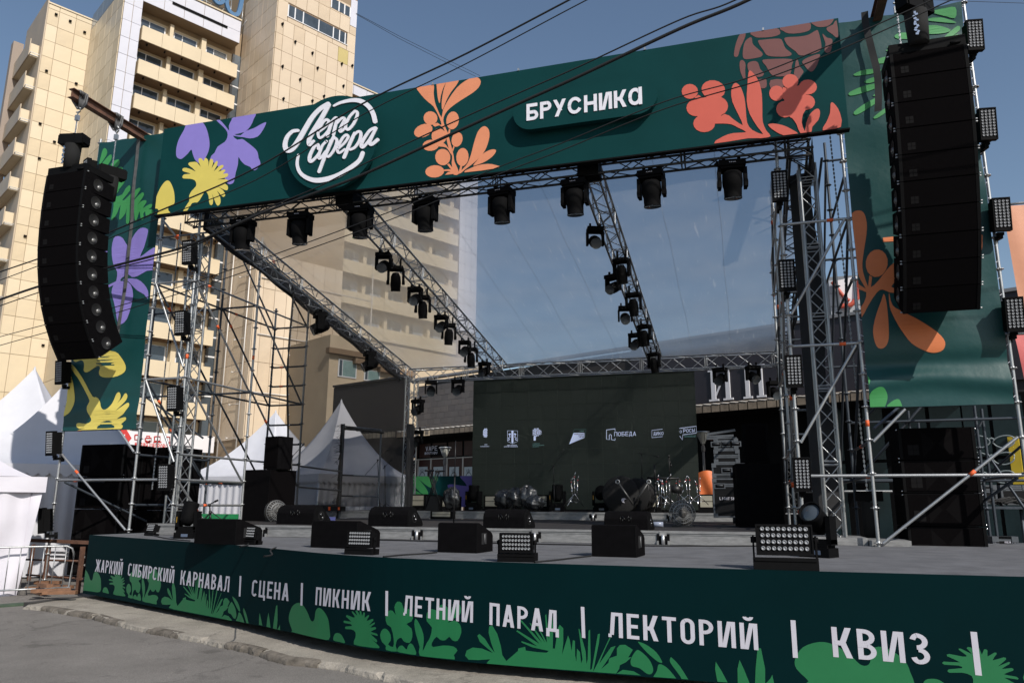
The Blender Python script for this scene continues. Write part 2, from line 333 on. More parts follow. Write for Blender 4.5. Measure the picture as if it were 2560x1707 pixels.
# ================================================================ GROUND
def struct(name, mb, m): return P(name, mb, m, kind='structure')
def make_ground():
    g = MB().flat([(-400, -400, -.135), (400, -400, -.135), (400, 400, -.135), (-400, 400, -.135)])
    struct('ground', g, asphalt)
    Zk = zr(190, 1360, 3.92); Zm = zr(700, 1440, 3.92)
    px = [(60, 1512), (110, 1517), Zk(0, 660), Zk(160, 690), Zk(290, 722), Zk(520, 770), Zk(700, 815), Zk(910, 852), Zk(1130, 895), Zk(1330, 942), Zk(1540, 985), Zk(1760, 1037), Zk(2080, 1110),
          Zm(300, 815), Zm(400, 832), Zm(640, 872), Zm(900, 930), Zm(1130, 975), Zm(1400, 1035)]
    edge = [at(*p, z=-.07).to_2d() for p in px]
    edge = edge + [edge[-1]+Vector((1.2, -.12)), edge[-1]+Vector((3, -.25)), edge[-1]+Vector((9, -.4))]
    rnd = random.Random(3)
    e2 = []
    for i in range(len(edge)-1):
        n = max(2, int((edge[i+1]-edge[i]).length/.06))
        for k in range(n):
            p = edge[i].lerp(edge[i+1], k/n); q_ = len(e2)*.06; e2.append(p+Vector((0, .03*math.sin(q_*1.3)+.02*math.sin(q_*3.1+1)+rnd.uniform(-.006, .006))))
    m = MB(); n = len(e2); ring = []; ln_ = 0; cw_ = 0
    for p in e2:
        ln_ += .06; joint = (ln_ % 1.05) < .07; cw_ = cw_*.8+rnd.gauss(0, .012); b = cw_*.5; chip = max(0, cw_*1.6)+(.05 if joint else 0)
        ring.append([Vector((p.x, p.y+chip+.02, -.07)), Vector((p.x, p.y-.012+chip*.5, -.082-chip*.3+rnd.uniform(-.004, .004))), Vector((p.x, p.y-.022+b+rnd.uniform(-.006, .006), -.125)), Vector((p.x, p.y-.03+b, -.18))])
    vs = [q for r in ring for q in r]; k = 4
    m.add(vs, [(i*k+j, i*k+j+1, (i+1)*k+j+1, (i+1)*k+j) for i in range(n-1) for j in range(k-1)])
    # top: from the edge back under the stage in strips
    top = []
    for p, r in zip(e2, ring):
        for s in (0, .1, .35, .8, 1.6, 9): top.append(Vector((p.x, r[0].y+s, -.07+(rnd.uniform(-.006, .006) if 0 < s < 9 else 0))))
    m.add(top, [(i*6+j, i*6+j+1, (i+1)*6+j+1, (i+1)*6+j) for i in range(n-1) for j in range(5)], True)
    pv = struct('pavement', m, concrete)
    # worn kerb stones let into the broken edge
    tot = 0; acc = []; rk = random.Random(17)
    for a, b in zip(e2, e2[1:]): acc.append(tot); tot += (b-a).length
    acc.append(tot)
    def along(s):
        i = max(k for k in range(len(acc)-1) if acc[k] <= s); t = (s-acc[i])/max(1e-6, acc[i+1]-acc[i]); return e2[i].lerp(e2[i+1], min(1, t)), (e2[min(i+6, len(e2)-1)]-e2[max(0, i-6)]).normalized()
    s = .4
    while s < tot-10:
        L_ = rk.uniform(.75, 1.1)
        if rk.random() < .84:
            ph = [rk.uniform(0, 6) for _ in range(4)]; drop = rk.uniform(-.012, .010); out_ = rk.uniform(-.01, .03)
            nu = 22; prof = [(.10, .006), (.03, .008), (-.012, .0), (-.03, -.02), (-.036, -.05), (-.04, -.10)]; vs = []
            for i in range(nu+1):
                c, d = along(s+.015+(L_-.03)*i/nu); nrm = Vector((d.y, -d.x)); e_ = min(i, nu-i)/nu; rd_ = max(0, .06-e_)*.35
                for k, (o_, z_) in enumerate(prof):
                    jit = .010*math.sin(i*1.9+ph[0]+k)+.008*math.sin(i*.7+ph[1])+rk.uniform(-.007, .007); q = c+nrm*(-o_+out_+jit*(k > 1)-rd_)
                    vs.append((q.x, q.y, -.07+z_+drop*(k > 0)-rd_*.6+(rk.uniform(-.006, .004) if 0 < k < 5 else 0)))
            n6 = len(prof); P('kerb_stone', MB().add(vs, [(i*n6+k, i*n6+k+1, (i+1)*n6+k+1, (i+1)*n6+k) for i in range(nu) for k in range(n6-1)], True), kerb_m, pv, recalc=False)
        s += L_
make_ground()

# ================================================================ FRONT DECK WITH ITS CURVED FASCIA
DZ, PZ, RZ = 1.06, 1.27, 1.48
plan = smooth_open([(-12.03, 11.96), (-10.4, 11.25), (-8.8, 10.55), (-7.2, 9.83), (-6.0, 9.16), (-5.0, 8.60), (-4.0, 8.21), (-2.8, 8.02), (-1.2, 7.95), (.6, 7.95), (2.3, 7.98), (4, 8.0), (5.6, 8.02)], 40)
SV = []; _acc = 0; STEP = .22
_pts = [Vector(p) for p in plan]; SV.append(_pts[0]); last = _pts[0]
for a, b in zip(_pts, _pts[1:]):
    if (b-last).length >= STEP: SV.append(b); last = b
SL = [0]
for a, b in zip(SV, SV[1:]): SL.append(SL[-1]+(b-a).length)
def fas(s, z, off=0):
    s = max(0, min(SL[-1]-1e-6, s)); i = max(k for k in range(len(SL)-1) if SL[k] <= s+1e-9)
    t = (s-SL[i])/(SL[i+1]-SL[i]); p = SV[i].lerp(SV[i+1], t); d = (SV[i+1]-SV[i]).normalized()
    return Vector((p.x+d.y*off, p.y-d.x*off, z))
def fas_px(u, v):
    # where the sight line of a photo pixel meets the fascia
    d = ray(u, v); best = None
    for i in range(len(SV)-1):
        a, b = SV[i], SV[i+1]; e = b-a; den = d.x*e.y-d.y*e.x
        if abs(den) < 1e-9: continue
        t = (a.x*e.y-a.y*e.x)/den; q = (a.x*d.y-a.y*d.x)/den
        if t > 0 and (-.001 <= q <= 1.001 or (i == 0 and q < 0) or (i == len(SV)-2 and q > 1)):
            if best is None or t < best[0]: best = (t, SL[i]+q*(SL[i+1]-SL[i]), HC+d.z*t)
    return best[1], best[2]
def clip_strip(poly, a, b):
    for sgn, lim in ((1, a), (-1, b)):
        out = []
        for i in range(len(poly)):
            p, q = poly[i], poly[(i+1) % len(poly)]; dp, dq = sgn*(p[0]-lim), sgn*(q[0]-lim)
            if dp >= 0: out.append(p)
            if (dp >= 0) != (dq >= 0):
                t = dp/(dp-dq); out.append((lim, p[1]+(q[1]-p[1])*t))
        poly = out
        if len(poly) < 3: return []
    return poly
def on_fascia(mb, poly, off):
    # lay a flat outline (s, z) on the curved fascia
    q = []; zmin = max(zf(fas(p[0], 0).x) for p in poly)*.5+min(zf(fas(p[0], 0).x) for p in poly)*.5+.008
    for i in range(len(poly)):                                     # trim below the lower edge
        p, r = poly[i], poly[(i+1) % len(poly)]
        if p[1] >= zmin: q.append(p)
        if (p[1] >= zmin) != (r[1] >= zmin): t = (zmin-p[1])/(r[1]-p[1]); q.append((p[0]+(r[0]-p[0])*t, zmin))
    poly = q
    if len(poly) < 3: return
    tris = tessellate_polygon([[Vector((p[0], p[1], 0)) for p in poly]])
    for t in tris:
        tri = [poly[i] for i in t]; lo, hi = min(p[0] for p in tri), max(p[0] for p in tri)
        for i in range(len(SL)-1):
            if SL[i+1] < lo or SL[i] > hi: continue
            c = clip_strip(tri, SL[i], SL[i+1])
            if len(c) >= 3: mb.add([fas(min(max(p[0], SL[i]+1e-7), SL[i+1]-1e-7), p[1], off) for p in c], [list(range(len(c)))])
stage = T('stage_deck', 'low grey carpeted front deck with a curved dark green printed fascia', 'stage', (-4, 11, 0))
def zf(x):
    k = [(-13, .005), (-7.6, .012), (-6.4, .05), (-5.4, .075), (-4.4, .07), (-3, .045), (0, .03), (9, .03)]
    for (x0, a), (x1, b) in zip(k, k[1:]):
        if x0 <= x <= x1: return a+(b-a)*(x-x0)/(x1-x0)
    return .03
m = MB()
for i in range(len(SV)-1):
    za, zb = zf(SV[i].x), zf(SV[i+1].x); a0, b0 = fas(SL[i], za), fas(SL[i+1], zb)
    m.add([a0, b0, (b0.x, b0.y, DZ+.004), (a0.x, a0.y, DZ+.004)], [(0, 1, 2, 3)])
    a1, b1 = fas(SL[i], za, -.018), fas(SL[i+1], zb, -.018)
    m.add([a1, b1, (b1.x, b1.y, DZ+.004), (a1.x, a1.y, DZ+.004), (a0.x, a0.y, DZ+.004), (b0.x, b0.y, DZ+.004), a0, b0], [(1, 0, 3, 2), (3, 4, 5, 2), (0, 1, 7, 6)])
m.bb((-12.03, 11.97, .005), (-12.012, 16, DZ+.004))
fascia = P('fascia', m, green_f, stage, recalc=False)
poly = [(p.x, p.y+.02, DZ) for p in SV]+[(5.6, 15.8, DZ), (-12.0, 15.8, DZ)]
P('deck_floor', MB().flat(poly), deck_m, stage)
m = MB()
for x in (-11.5, -10, -8.5, -7, -5.5, -3.5, -1.5, .5, 2.5, 4.5):
    for y in (12.4, 14): m.tube((x, y, -.07), (x, y, DZ-.02), .03, 8)
P('under_frame', m, rust, stage, kind='stuff')
# --- the repeated jungle print, traced once and laid again along the fascia
A_ = zr(700, 1440, 3.92); B_ = zr(1200, 1480, 3.36)
shapes = []
def sh(fn, pts, n=3): shapes.append([fas_px(*fn(*p)) for p in smooth_loop(pts, n)])
def shr(fn, pts): shapes.append([fas_px(*fn(*p)) for p in pts])
sh(A_, [(105, 560), (120, 530), (90, 440), (92, 370), (125, 290), (180, 258), (225, 280), (270, 350), (300, 425), (322, 440), (340, 415), (350, 340), (380, 307), (425, 335), (470, 410), (485, 500), (478, 620), (300, 600)])
sh(A_, [(525, 625), (530, 580), (550, 555), (590, 560), (620, 600), (638, 652), (580, 640)])
sh(A_, [(725, 665), (740, 600), (740, 545), (700, 518), (645, 515), (645, 490), (705, 485), (690, 465), (630, 455), (630, 432), (700, 442), (650, 395), (660, 378), (715, 400), (735, 395), (705, 350), (715, 342), (760, 385), (740, 340), (760, 335), (785, 380), (780, 340), (798, 342), (805, 390), (820, 352), (835, 362), (830, 405), (865, 378), (875, 388), (850, 435), (905, 415), (915, 432), (870, 480), (925, 450), (928, 465), (885, 500), (935, 495), (940, 515), (890, 540), (950, 560), (955, 582), (890, 565), (950, 620), (945, 645), (900, 615), (960, 670), (972, 702), (850, 690)], 2)
sh(A_, [(1040, 720), (1040, 680), (1000, 640), (982, 570), (1010, 515), (1050, 518), (1085, 570), (1085, 630), (1060, 665), (1110, 690), (1115, 610), (1090, 500), (1050, 470), (1035, 400), (1060, 340), (1105, 335), (1135, 375), (1122, 300), (1150, 247), (1195, 260), (1215, 320), (1270, 320), (1305, 380), (1290, 440), (1240, 465), (1290, 510), (1298, 590), (1270, 650), (1215, 635), (1190, 600), (1150, 620), (1135, 680), (1145, 735)], 2)
sh(A_, [(1152, 735), (1165, 690), (1200, 676), (1240, 715), (1255, 680), (1280, 655), (1310, 680), (1335, 765), (1240, 755)])
sh(A_, [(1370, 775), (1370, 690), (1335, 570), (1318, 470), (1330, 412), (1370, 470), (1405, 560), (1410, 640), (1400, 730), (1440, 650), (1470, 600), (1490, 500), (1440, 440), (1440, 360), (1480, 318), (1530, 330), (1550, 300), (1590, 275), (1640, 300), (1660, 360), (1690, 300), (1720, 255), (1765, 280), (1775, 350), (1740, 395), (1690, 415), (1645, 455), (1710, 430), (1765, 470), (1778, 550), (1740, 630), (1690, 625), (1660, 590), (1620, 625), (1570, 620), (1535, 590), (1490, 650), (1500, 690), (1600, 675), (1700, 685), (1740, 725), (1705, 770), (1710, 818), (1550, 800)], 2)
shr(A_, [(2015, 860), (2060, 810), (1950, 818), (1850, 815), (1815, 775), (1830, 725), (1890, 695), (1980, 705), (2090, 750), (2030, 700), (1960, 640), (1935, 580), (1955, 562), (2010, 610), (2060, 690), (2105, 745), (2070, 650), (2045, 550), (2050, 490), (2080, 478), (2130, 560), (2165, 680), (2180, 770), (2215, 828)])
shr(B_, [(50, 605), (140, 512), (185, 520), (222, 575), (320, 490), (322, 470), (380, 455), (385, 487), (480, 500), (560, 505), (580, 490), (440, 460), (350, 420), (350, 408), (480, 450), (305, 325), (315, 316), (500, 430), (340, 240), (350, 232), (520, 420), (415, 255), (425, 258), (548, 420), (465, 250), (472, 250), (562, 420), (548, 190), (558, 182), (578, 400), (590, 185), (605, 185), (615, 300), (612, 470), (630, 470), (655, 300), (670, 270), (700, 300), (700, 420), (690, 520), (740, 360), (755, 400), (770, 490), (780, 400), (798, 405), (800, 530), (810, 580), (815, 470), (840, 500), (850, 595), (862, 560), (828, 305), (835, 305), (888, 495), (895, 600), (905, 560), (912, 320), (925, 312), (930, 560), (925, 650), (940, 640), (990, 350), (1008, 345), (1000, 420), (950, 665), (985, 600), (1090, 375), (1098, 380), (1050, 480), (1000, 600), (1100, 460), (1140, 447), (1090, 540), (1020, 640), (1080, 590), (1085, 555), (1105, 545), (1150, 530), (1150, 470), (1175, 440), (1220, 438), (1285, 480), (1245, 545), (1275, 542), (1225, 585), (1175, 610), (1170, 640), (1140, 685), (1200, 648), (1290, 660), (1360, 700), (1390, 763), (900, 720), (400, 660)])
sh(B_, [(1330, 420), (1345, 417), (1400, 440), (1480, 500), (1530, 580), (1515, 588), (1480, 570), (1400, 500)])
sh(B_, [(1310, 490), (1345, 490), (1420, 560), (1455, 640), (1440, 682), (1400, 680), (1340, 635), (1275, 615), (1268, 560)])
sh(B_, [(1500, 605), (1540, 610), (1600, 660), (1665, 763), (1560, 800), (1455, 763), (1450, 720), (1485, 660)])
sh(B_, [(1600, 548), (1615, 550), (1680, 620), (1765, 763), (1730, 790), (1680, 700), (1600, 590)])
shr(B_, [(1998, 763), (1985, 700), (1975, 640), (1980, 580), (2030, 660), (2085, 763), (2100, 790), (2150, 790), (2165, 763), (2163, 640), (2180, 565), (2220, 650), (2265, 763), (2290, 800), (2310, 763), (2315, 640), (2330, 480), (2345, 465), (2360, 470), (2395, 640), (2395, 770), (2440, 720), (2455, 690), (2470, 760), (2440, 850), (2050, 850)])
C_ = zr(1860, 1480, 3.36)
period = fas_px(*C_(640, 533))[0] - fas_px(*A_(180, 258))[0]
m = MB(); Zk = zr(190, 1360, 3.92)
r0, r1 = fas_px(*A_(322, 440))[0], fas_px(*B_(2340, 465))[0]; t0, t1 = fas_px(*Zk(150, 376))[0], fas_px(*Zk(1972, 530))[0]
for k in (-1, 0, 1):
    for i, s_ in enumerate(shapes):
        q = [(t0+(s-r0)*(t1-t0)/(r1-r0), z) for s, z in s_] if k < 0 else [(s+k*period, z) for s, z in s_]
        if max(p[0] for p in q) < .02 or min(p[0] for p in q) > SL[-1]: continue
        on_fascia(m, [(max(.012, p[0]), p[1]) for p in q], .002+.00012*i)
P('plant_print', m, plant_g, fascia, recalc=False)
# --- lettering: measured first and last letter of every word
Zk = zr(190, 1360, 3.92)
def word(s, pl, pr, ph, cw=.50, t=.15, gap=.15, widths={}):
    s0, z0 = fas_px(*pl); s1, z1 = fas_px(*pr); h = fas_px(*ph)[1]-z0
    G, wd = text_polys(s, h, cw, t, gap, widths=widths); k = (s1-s0)/wd
    for gi, g in enumerate(G):
        for i, pl_ in enumerate(g): on_fascia(letters, [(s0+x*k, z0+y+(z1-z0)*x/wd) for x, y in pl_], .0045+.0003*(i % 8))
letters = MB(); WW = {'Ж': .84, 'Д': .58, 'Л': .54, 'Т': .50, 'И': .60, 'Й': .60, 'К': .54, 'А': .56, 'Ц': .58, 'Е': .45}
word('ЖАРКИЙ', Zk(186, 265), Zk(452, 300), Zk(195, 145), widths=WW); word('СИБИРСКИЙ', Zk(508, 305), Zk(958, 380), Zk(513, 182), widths=WW)
word('КАРНАВАЛ', Zk(1022, 392), Zk(1500, 467), Zk(1030, 252), widths=WW); word('СЦЕНА', Zk(1722, 505), Zk(2085, 555), Zk(1730, 345), widths=WW)
word('ПИКНИК', A_(348, 278), A_(888, 340), A_(352, 103), widths=WW); word('ЛЕТНИЙ', A_(1210, 380), A_(1892, 453), A_(1225, 183), widths=WW)
word('ПАРАД', B_(80, 270), B_(664, 345), B_(80, 85), widths=WW); word('ЛЕКТОРИЙ', B_(1080, 372), B_(2340, 484), B_(1098, 165), widths=WW)
word('КВИЗ', C_(750, 540), C_(1570, 610), C_(732, 287), widths=WW)
def bar(a, b, c, d):
    q = [fas_px(*p) for p in (a, b, c, d)]; on_fascia(letters, q, .0045)
bar(Zk(1607, 308), Zk(1624, 310), Zk(1614, 511), Zk(1598, 508)); bar(Zk(2208, 377), Zk(2228, 379), Zk(2222, 600), Zk(2202, 597))
bar(A_(1036, 140), A_(1062, 143), A_(1060, 388), A_(1034, 384)); bar(B_(847, 119), B_(877, 122), B_(886, 383), B_(857, 379))
bar(C_(390, 231), C_(432, 234), C_(453, 549), C_(411, 546)); bar(C_(1900, 328), C_(1955, 332), C_(1998, 698), C_(1942, 692))
P('lettering', letters, grey_l, fascia, recalc=False)

# ================================================================ MAIN PLATFORM AND REAR RISER
def platform(name, label, x0, x1, y0, y1, z0, z1, joints, latch):
    t = T(name, label, 'stage platform', ((x0+x1)/2, (y0+y1)/2, z0))
    h = z1-z0
    P('floor_board', MB().bb((x0+.05, y0+.05, z0+.004), (x1-.05, y1-.05, z1)), ply_m, t)
    js = [x0]+joints+[x1]
    for a, b in zip(js, js[1:]):
        m = MB().bb((a+.006, y0, z1-.035), (b-.006, y0+.049, z1+.003)).bb((a+.006, y0+.014, z0+.045), (b-.006, y0+.045, z1-.036)).bb((a+.006, y0+.004, z0+.006), (b-.006, y0+.049, z0+.044)).bb((a+.006, y0+.006, z1-.062), (b-.006, y0+.0135, z1-.05))
        P('edge_profile', m, rough_alu, t)
    for x in latch:
        b = P('leg_bracket', MB().bb((x-.10, y0-.004, z0+.003), (x+.10, y0+.012, z1-.05)), blackm, t)
        P('leg_tube', MB().tube((x, y0-.03, z0+.0), (x, y0-.03, z1-.06), .028, 10), alu, b)
        P('latch_plate', MB().bb((x-.055, y0-.012, z1-.075), (x+.055, y0-.0045, z1-.005)).bb((x-.10, y0-.03, z0+.002), (x-.07, y0-.005, z0+.06)).bb((x+.07, y0-.03, z0+.002), (x+.10, y0-.005, z0+.06)), rough_alu, b)
    P('side_profile', MB().bb((x1-.048, y0+.06, z0+.006), (x1, y1-.05, z1+.002)), rough_alu, t)
    return t
lx = [at(*Z_, y=12.55).x for Z_ in [zr(0, 1000, 2.6133)(1705, 850), zr(800, 1000, 2.6133)(628, 880), zr(800, 1000, 2.6133)(1400, 890), zr(800, 1000, 2.6133)(2240, 900)]]
platform('stage_platform', 'raised main stage platform of dark boards with worn aluminium edges', -11.3, .72, 12.6, 20.8, DZ, PZ, [lx[0], lx[1], lx[2], lx[3]], lx)
platform('rear_platform', 'rear band platform with aluminium edge under the screen', -12.4, -.3, 20.8, 25.2, PZ, RZ, [-10.3, -8.2, -6.1, -4.0, -2.0], [-4.05, -2.0])
Zs = zr(2080, 1020, 4.127)
m = MB().bb((.95, 13.5, DZ+.003), (1.75, 14.6, DZ+.12)).bb((1.76, 13.4, DZ+.003), (2.35, 14.4, DZ+.09))
t = T('step_plank', 'low worn aluminium plank lying beside the platform end', 'step', (1.3, 14, DZ)); P('plank_body', m, rough_alu, t)
# ================================================================ HEADER BANNER
HY = 12.8
hd = T('header_banner', 'long dark green printed header board across the stage top', 'banner', (-5.1, HY, 8.9))
HX0, HX1, HZ0, HZ1 = -12.12, 1.93, 7.83, 9.88
P('board', MB().bb((HX0, HY, HZ0), (HX1, HY+.05, HZ1)), green_v, hd)
P('lower_trim', MB().bb((HX0-.02, HY-.004, HZ0-.03), (HX1+.02, HY+.12, HZ0-.004)), blackm, hd)
def art(name, mt, groups, parent, y, off=.003, x0=HX0, x1=HX1, z0=HZ0+.003, z1=HZ1-.003, bend=None):
    # outlines in photo pixels laid on the board, trimmed at its edges
    o = None; k = 0
    for fn, pts, sm in groups:
        m = MB()
        q = smooth_loop(pts, sm) if sm else pts
        w3 = [at(*fn(*p), y=y) for p in q]
        poly = [(p.x, p.z) for p in w3]
        for ax, sgn, lim in ((0, 1, x0), (0, -1, x1), (1, 1, z0), (1, -1, z1)):
            out = []
            for i in range(len(poly)):
                p, r = poly[i], poly[(i+1) % len(poly)]; dp, dr = sgn*(p[ax]-lim), sgn*(r[ax]-lim)
                if dp >= 0: out.append(p)
                if (dp >= 0) != (dr >= 0): tt = dp/(dp-dr); out.append((p[0]+(r[0]-p[0])*tt, p[1]+(r[1]-p[1])*tt))
            poly = out
            if len(poly) < 3: break
        if len(poly) < 3: continue
        if bend: m_tri(m, poly, bend, off+.0002*k)
        else: m.flat([(p[0], y-off-.0002*k, p[1]) for p in poly])
        k += 1; o = P(name, m, mt, parent, recalc=False)
    return o
def m_tri(m, poly, bend, off):
    # on cloth: cut into small bands so that the print follows its folds
    zs = [p[1] for p in poly]; st = 6.87/220; a, b = math.floor((min(zs)-3.2)/st), math.ceil((max(zs)-3.2)/st)
    for i in range(a, b):
        lo, hi = 3.2+st*i, 3.2+st*(i+1)
        for t in tessellate_polygon([[Vector((p[0], p[1], 0)) for p in poly]]):
            c = clip_strip([(poly[j][1], poly[j][0]) for j in t], lo, hi)
            if len(c) >= 3: m.add([bend(p[1], p[0], off) for p in c], [list(range(len(c)))])
H1 = zr(380, 260, 5.228)
art('purple_flower', purple, [
 (H1, [(470, 250), (420, 340), (350, 470), (318, 590), (322, 690), (370, 722), (410, 705), (470, 650), (515, 600), (535, 660), (570, 740), (640, 780), (700, 705), (745, 600), (752, 490), (725, 360), (690, 280), (640, 240)], 3),
 (H1, [(830, 205), (880, 205), (960, 290), (1010, 352), (1005, 290), (1040, 215), (1080, 170), (1350, 110), (1330, 200), (1290, 290), (1210, 370), (1080, 400), (1160, 412), (1220, 360), (1330, 320), (1420, 270), (1485, 242), (1490, 265), (1440, 360), (1380, 430), (1280, 453), (1200, 438), (1130, 430), (1060, 420), (1115, 470), (1180, 460), (1240, 500), (1330, 570), (1380, 630), (1395, 710), (1420, 780), (1370, 855), (1320, 868), (1285, 825), (1215, 795), (1160, 740), (1130, 695), (1125, 790), (1095, 900), (1075, 1010), (1045, 1045), (980, 1035), (900, 850), (760, 720), (820, 640), (860, 560), (950, 500), (985, 440), (985, 370), (930, 300)], 2)], hd, HY)
art('yellow_flower', yellow, [
 (H1, [(28, 1360), (40, 1270), (100, 1120), (160, 1030), (205, 1003), (245, 1030), (285, 1130), (298, 1230), (290, 1310), (225, 1340), (215, 1390), (240, 1440), (75, 1465), (88, 1400), (70, 1370)], 3),
 (H1, [(400, 1420), (470, 1300), (490, 1270), (488, 1200), (520, 1140), (575, 1080), (580, 1040), (560, 1000), (500, 980), (410, 975), (402, 945), (430, 922), (505, 915), (470, 900), (405, 880), (405, 845), (450, 838), (520, 860), (572, 885), (530, 840), (480, 800), (485, 770), (530, 762), (590, 765), (640, 828), (612, 760), (615, 715), (650, 715), (680, 748), (690, 712), (720, 715), (740, 760), (740, 822), (755, 740), (775, 720), (800, 735), (800, 780), (780, 845), (835, 755), (860, 755), (850, 810), (810, 885), (880, 815), (930, 800), (930, 830), (865, 890), (940, 860), (962, 875), (930, 915), (985, 908), (998, 935), (960, 965), (860, 990), (960, 985), (995, 1005), (980, 1030), (935, 1030), (990, 1070), (990, 1125), (950, 1125), (860, 1082), (930, 1130), (960, 1190), (935, 1218), (900, 1190), (850, 1135), (890, 1210), (898, 1290), (870, 1330), (840, 1310), (785, 1170), (800, 1230), (795, 1310), (765, 1322), (748, 1280), (740, 1200), (710, 1150), (680, 1165), (630, 1250), (590, 1290), (525, 1298), (450, 1415)], 2)], hd, HY, .005)
H2 = zr(1020, 180, 5.6)
art('orange_branch', orange_p, [
 (H2, [(110, 180), (345, 145), (360, 300), (378, 430), (420, 540), (470, 640), (490, 540), (560, 400), (680, 230), (800, 130), (910, 78), (985, 85), (1020, 140), (990, 220), (900, 300), (740, 400), (600, 500), (520, 590), (495, 680), (520, 770), (560, 860), (585, 960), (620, 1090), (640, 1180), (652, 1260), (690, 1340), (712, 1430), (640, 1440), (622, 1340), (612, 1270), (620, 1180), (575, 1090), (530, 900), (500, 800), (440, 750), (380, 770), (350, 740), (410, 715), (440, 735), (470, 740), (440, 640), (360, 490), (290, 430), (190, 330)], 2),
 (H2, [(410, 140), (535, 115), (490, 240), (460, 340), (445, 440), (420, 380), (408, 270)], 3), (H2, [(560, 110), (710, 85), (690, 170), (600, 290), (540, 400), (485, 533), (472, 440), (490, 300), (520, 190)], 3),
 (H2, ell(316, 650, 98, 95, 30), 0), (H2, ell(215, 825, 135, 88, -22), 0), (H2, ell(625, 682, 88, 126, 8), 0), (H2, ell(435, 905, 104, 112, -15), 0), (H2, ell(320, 1030, 115, 78, -6), 0),
 (H2, ell(688, 950, 76, 104, 15), 0), (H2, ell(488, 1195, 106, 116, -10), 0), (H2, ell(763, 1195, 86, 128, 5), 0), (H2, ell(375, 1395, 132, 86, -4), 0),
 (H2, [(575, 800), (595, 810), (585, 880), (560, 870)], 0), (H2, [(635, 1045), (655, 1050), (630, 1120), (620, 1090)], 0), (H2, [(550, 1300), (575, 1285), (640, 1360), (630, 1400)], 0), (H2, [(735, 1315), (760, 1320), (750, 1380), (720, 1430), (710, 1410)], 0),
 (H2, [(420, 1020), (500, 1000), (560, 1060), (610, 1130), (600, 1150), (540, 1065), (430, 1045)], 3), (H2, [(505, 1370), (580, 1365), (640, 1380), (640, 1410), (560, 1390), (508, 1392)], 0), (H2, [(520, 1445), (560, 1405), (630, 1395), (640, 1430)], 0),
 (H2, [(712, 1420), (760, 1370), (830, 1290), (880, 1170), (930, 980), (980, 840), (1040, 775), (1090, 768), (1135, 820), (1140, 920), (1100, 1060), (1040, 1160), (930, 1270), (800, 1370), (740, 1420)], 3),
 (H2, [(915, 1315), (970, 1240), (1050, 1150), (1150, 1095), (1220, 1090), (1232, 1120), (1180, 1190), (1080, 1260), (980, 1300)], 3), (H2, [(790, 1410), (880, 1350), (980, 1310), (1120, 1290), (1220, 1305), (1275, 1345)], 2)], hd, HY)
H3 = zr(1690, 30, 4.611)
art('cone_fruit', maroon, [
 (H3, [(740, 255), (800, 250), (790, 310), (740, 420), (715, 510), (680, 520), (668, 490), (690, 370)], 3), (H3, [(850, 298), (875, 310), (890, 380), (990, 470), (990, 510), (940, 530), (810, 548), (772, 520), (775, 420), (800, 340)], 3),
 (H3, [(860, 232), (1140, 185), (1200, 230), (1190, 265), (1100, 292), (960, 300), (900, 285)], 2), (H3, [(1200, 180), (1510, 120), (1555, 170), (1530, 220), (1420, 248), (1300, 252), (1240, 225)], 2), (H3, [(1560, 110), (1805, 65), (1795, 130), (1740, 170), (1650, 178), (1600, 160)], 2), (H3, [(1850, 100), (1870, 300), (1800, 260), (1740, 215), (1745, 180), (1810, 150)], 2),
 (H3, [(945, 345), (1000, 325), (1190, 312), (1230, 350), (1260, 420), (1330, 480), (1310, 510), (1200, 520), (1060, 508), (1010, 450)], 3), (H3, [(1258, 300), (1400, 290), (1520, 270), (1610, 220), (1640, 230), (1675, 380), (1660, 450), (1560, 490), (1430, 505), (1380, 460), (1300, 400), (1262, 350)], 3), (H3, [(1690, 255), (1740, 300), (1800, 320), (1795, 400), (1780, 460), (1740, 475), (1712, 450), (1722, 370), (1700, 300)], 3),
 (H3, [(740, 570), (770, 560), (800, 600), (797, 680), (800, 770), (780, 778), (745, 700), (732, 620)], 3), (H3, [(835, 590), (900, 570), (945, 590), (970, 660), (1012, 710), (990, 745), (930, 750), (850, 700), (825, 640)], 3), (H3, [(995, 570), (1050, 550), (1330, 548), (1335, 620), (1315, 720), (1240, 745), (1130, 742), (1080, 700), (1040, 630)], 3),
 (H3, [(1380, 575), (1405, 560), (1425, 630), (1470, 690), (1440, 740), (1400, 790), (1360, 730), (1370, 650)], 3), (H3, [(1455, 575), (1520, 530), (1655, 490), (1640, 580), (1600, 660), (1560, 692), (1520, 670), (1480, 620)], 3), (H3, [(950, 785), (1030, 778), (1045, 810), (1040, 870), (990, 885), (960, 850)], 3), (H3, [(1090, 790), (1240, 785), (1240, 860), (1180, 900), (1090, 880)], 2)], hd, HY)
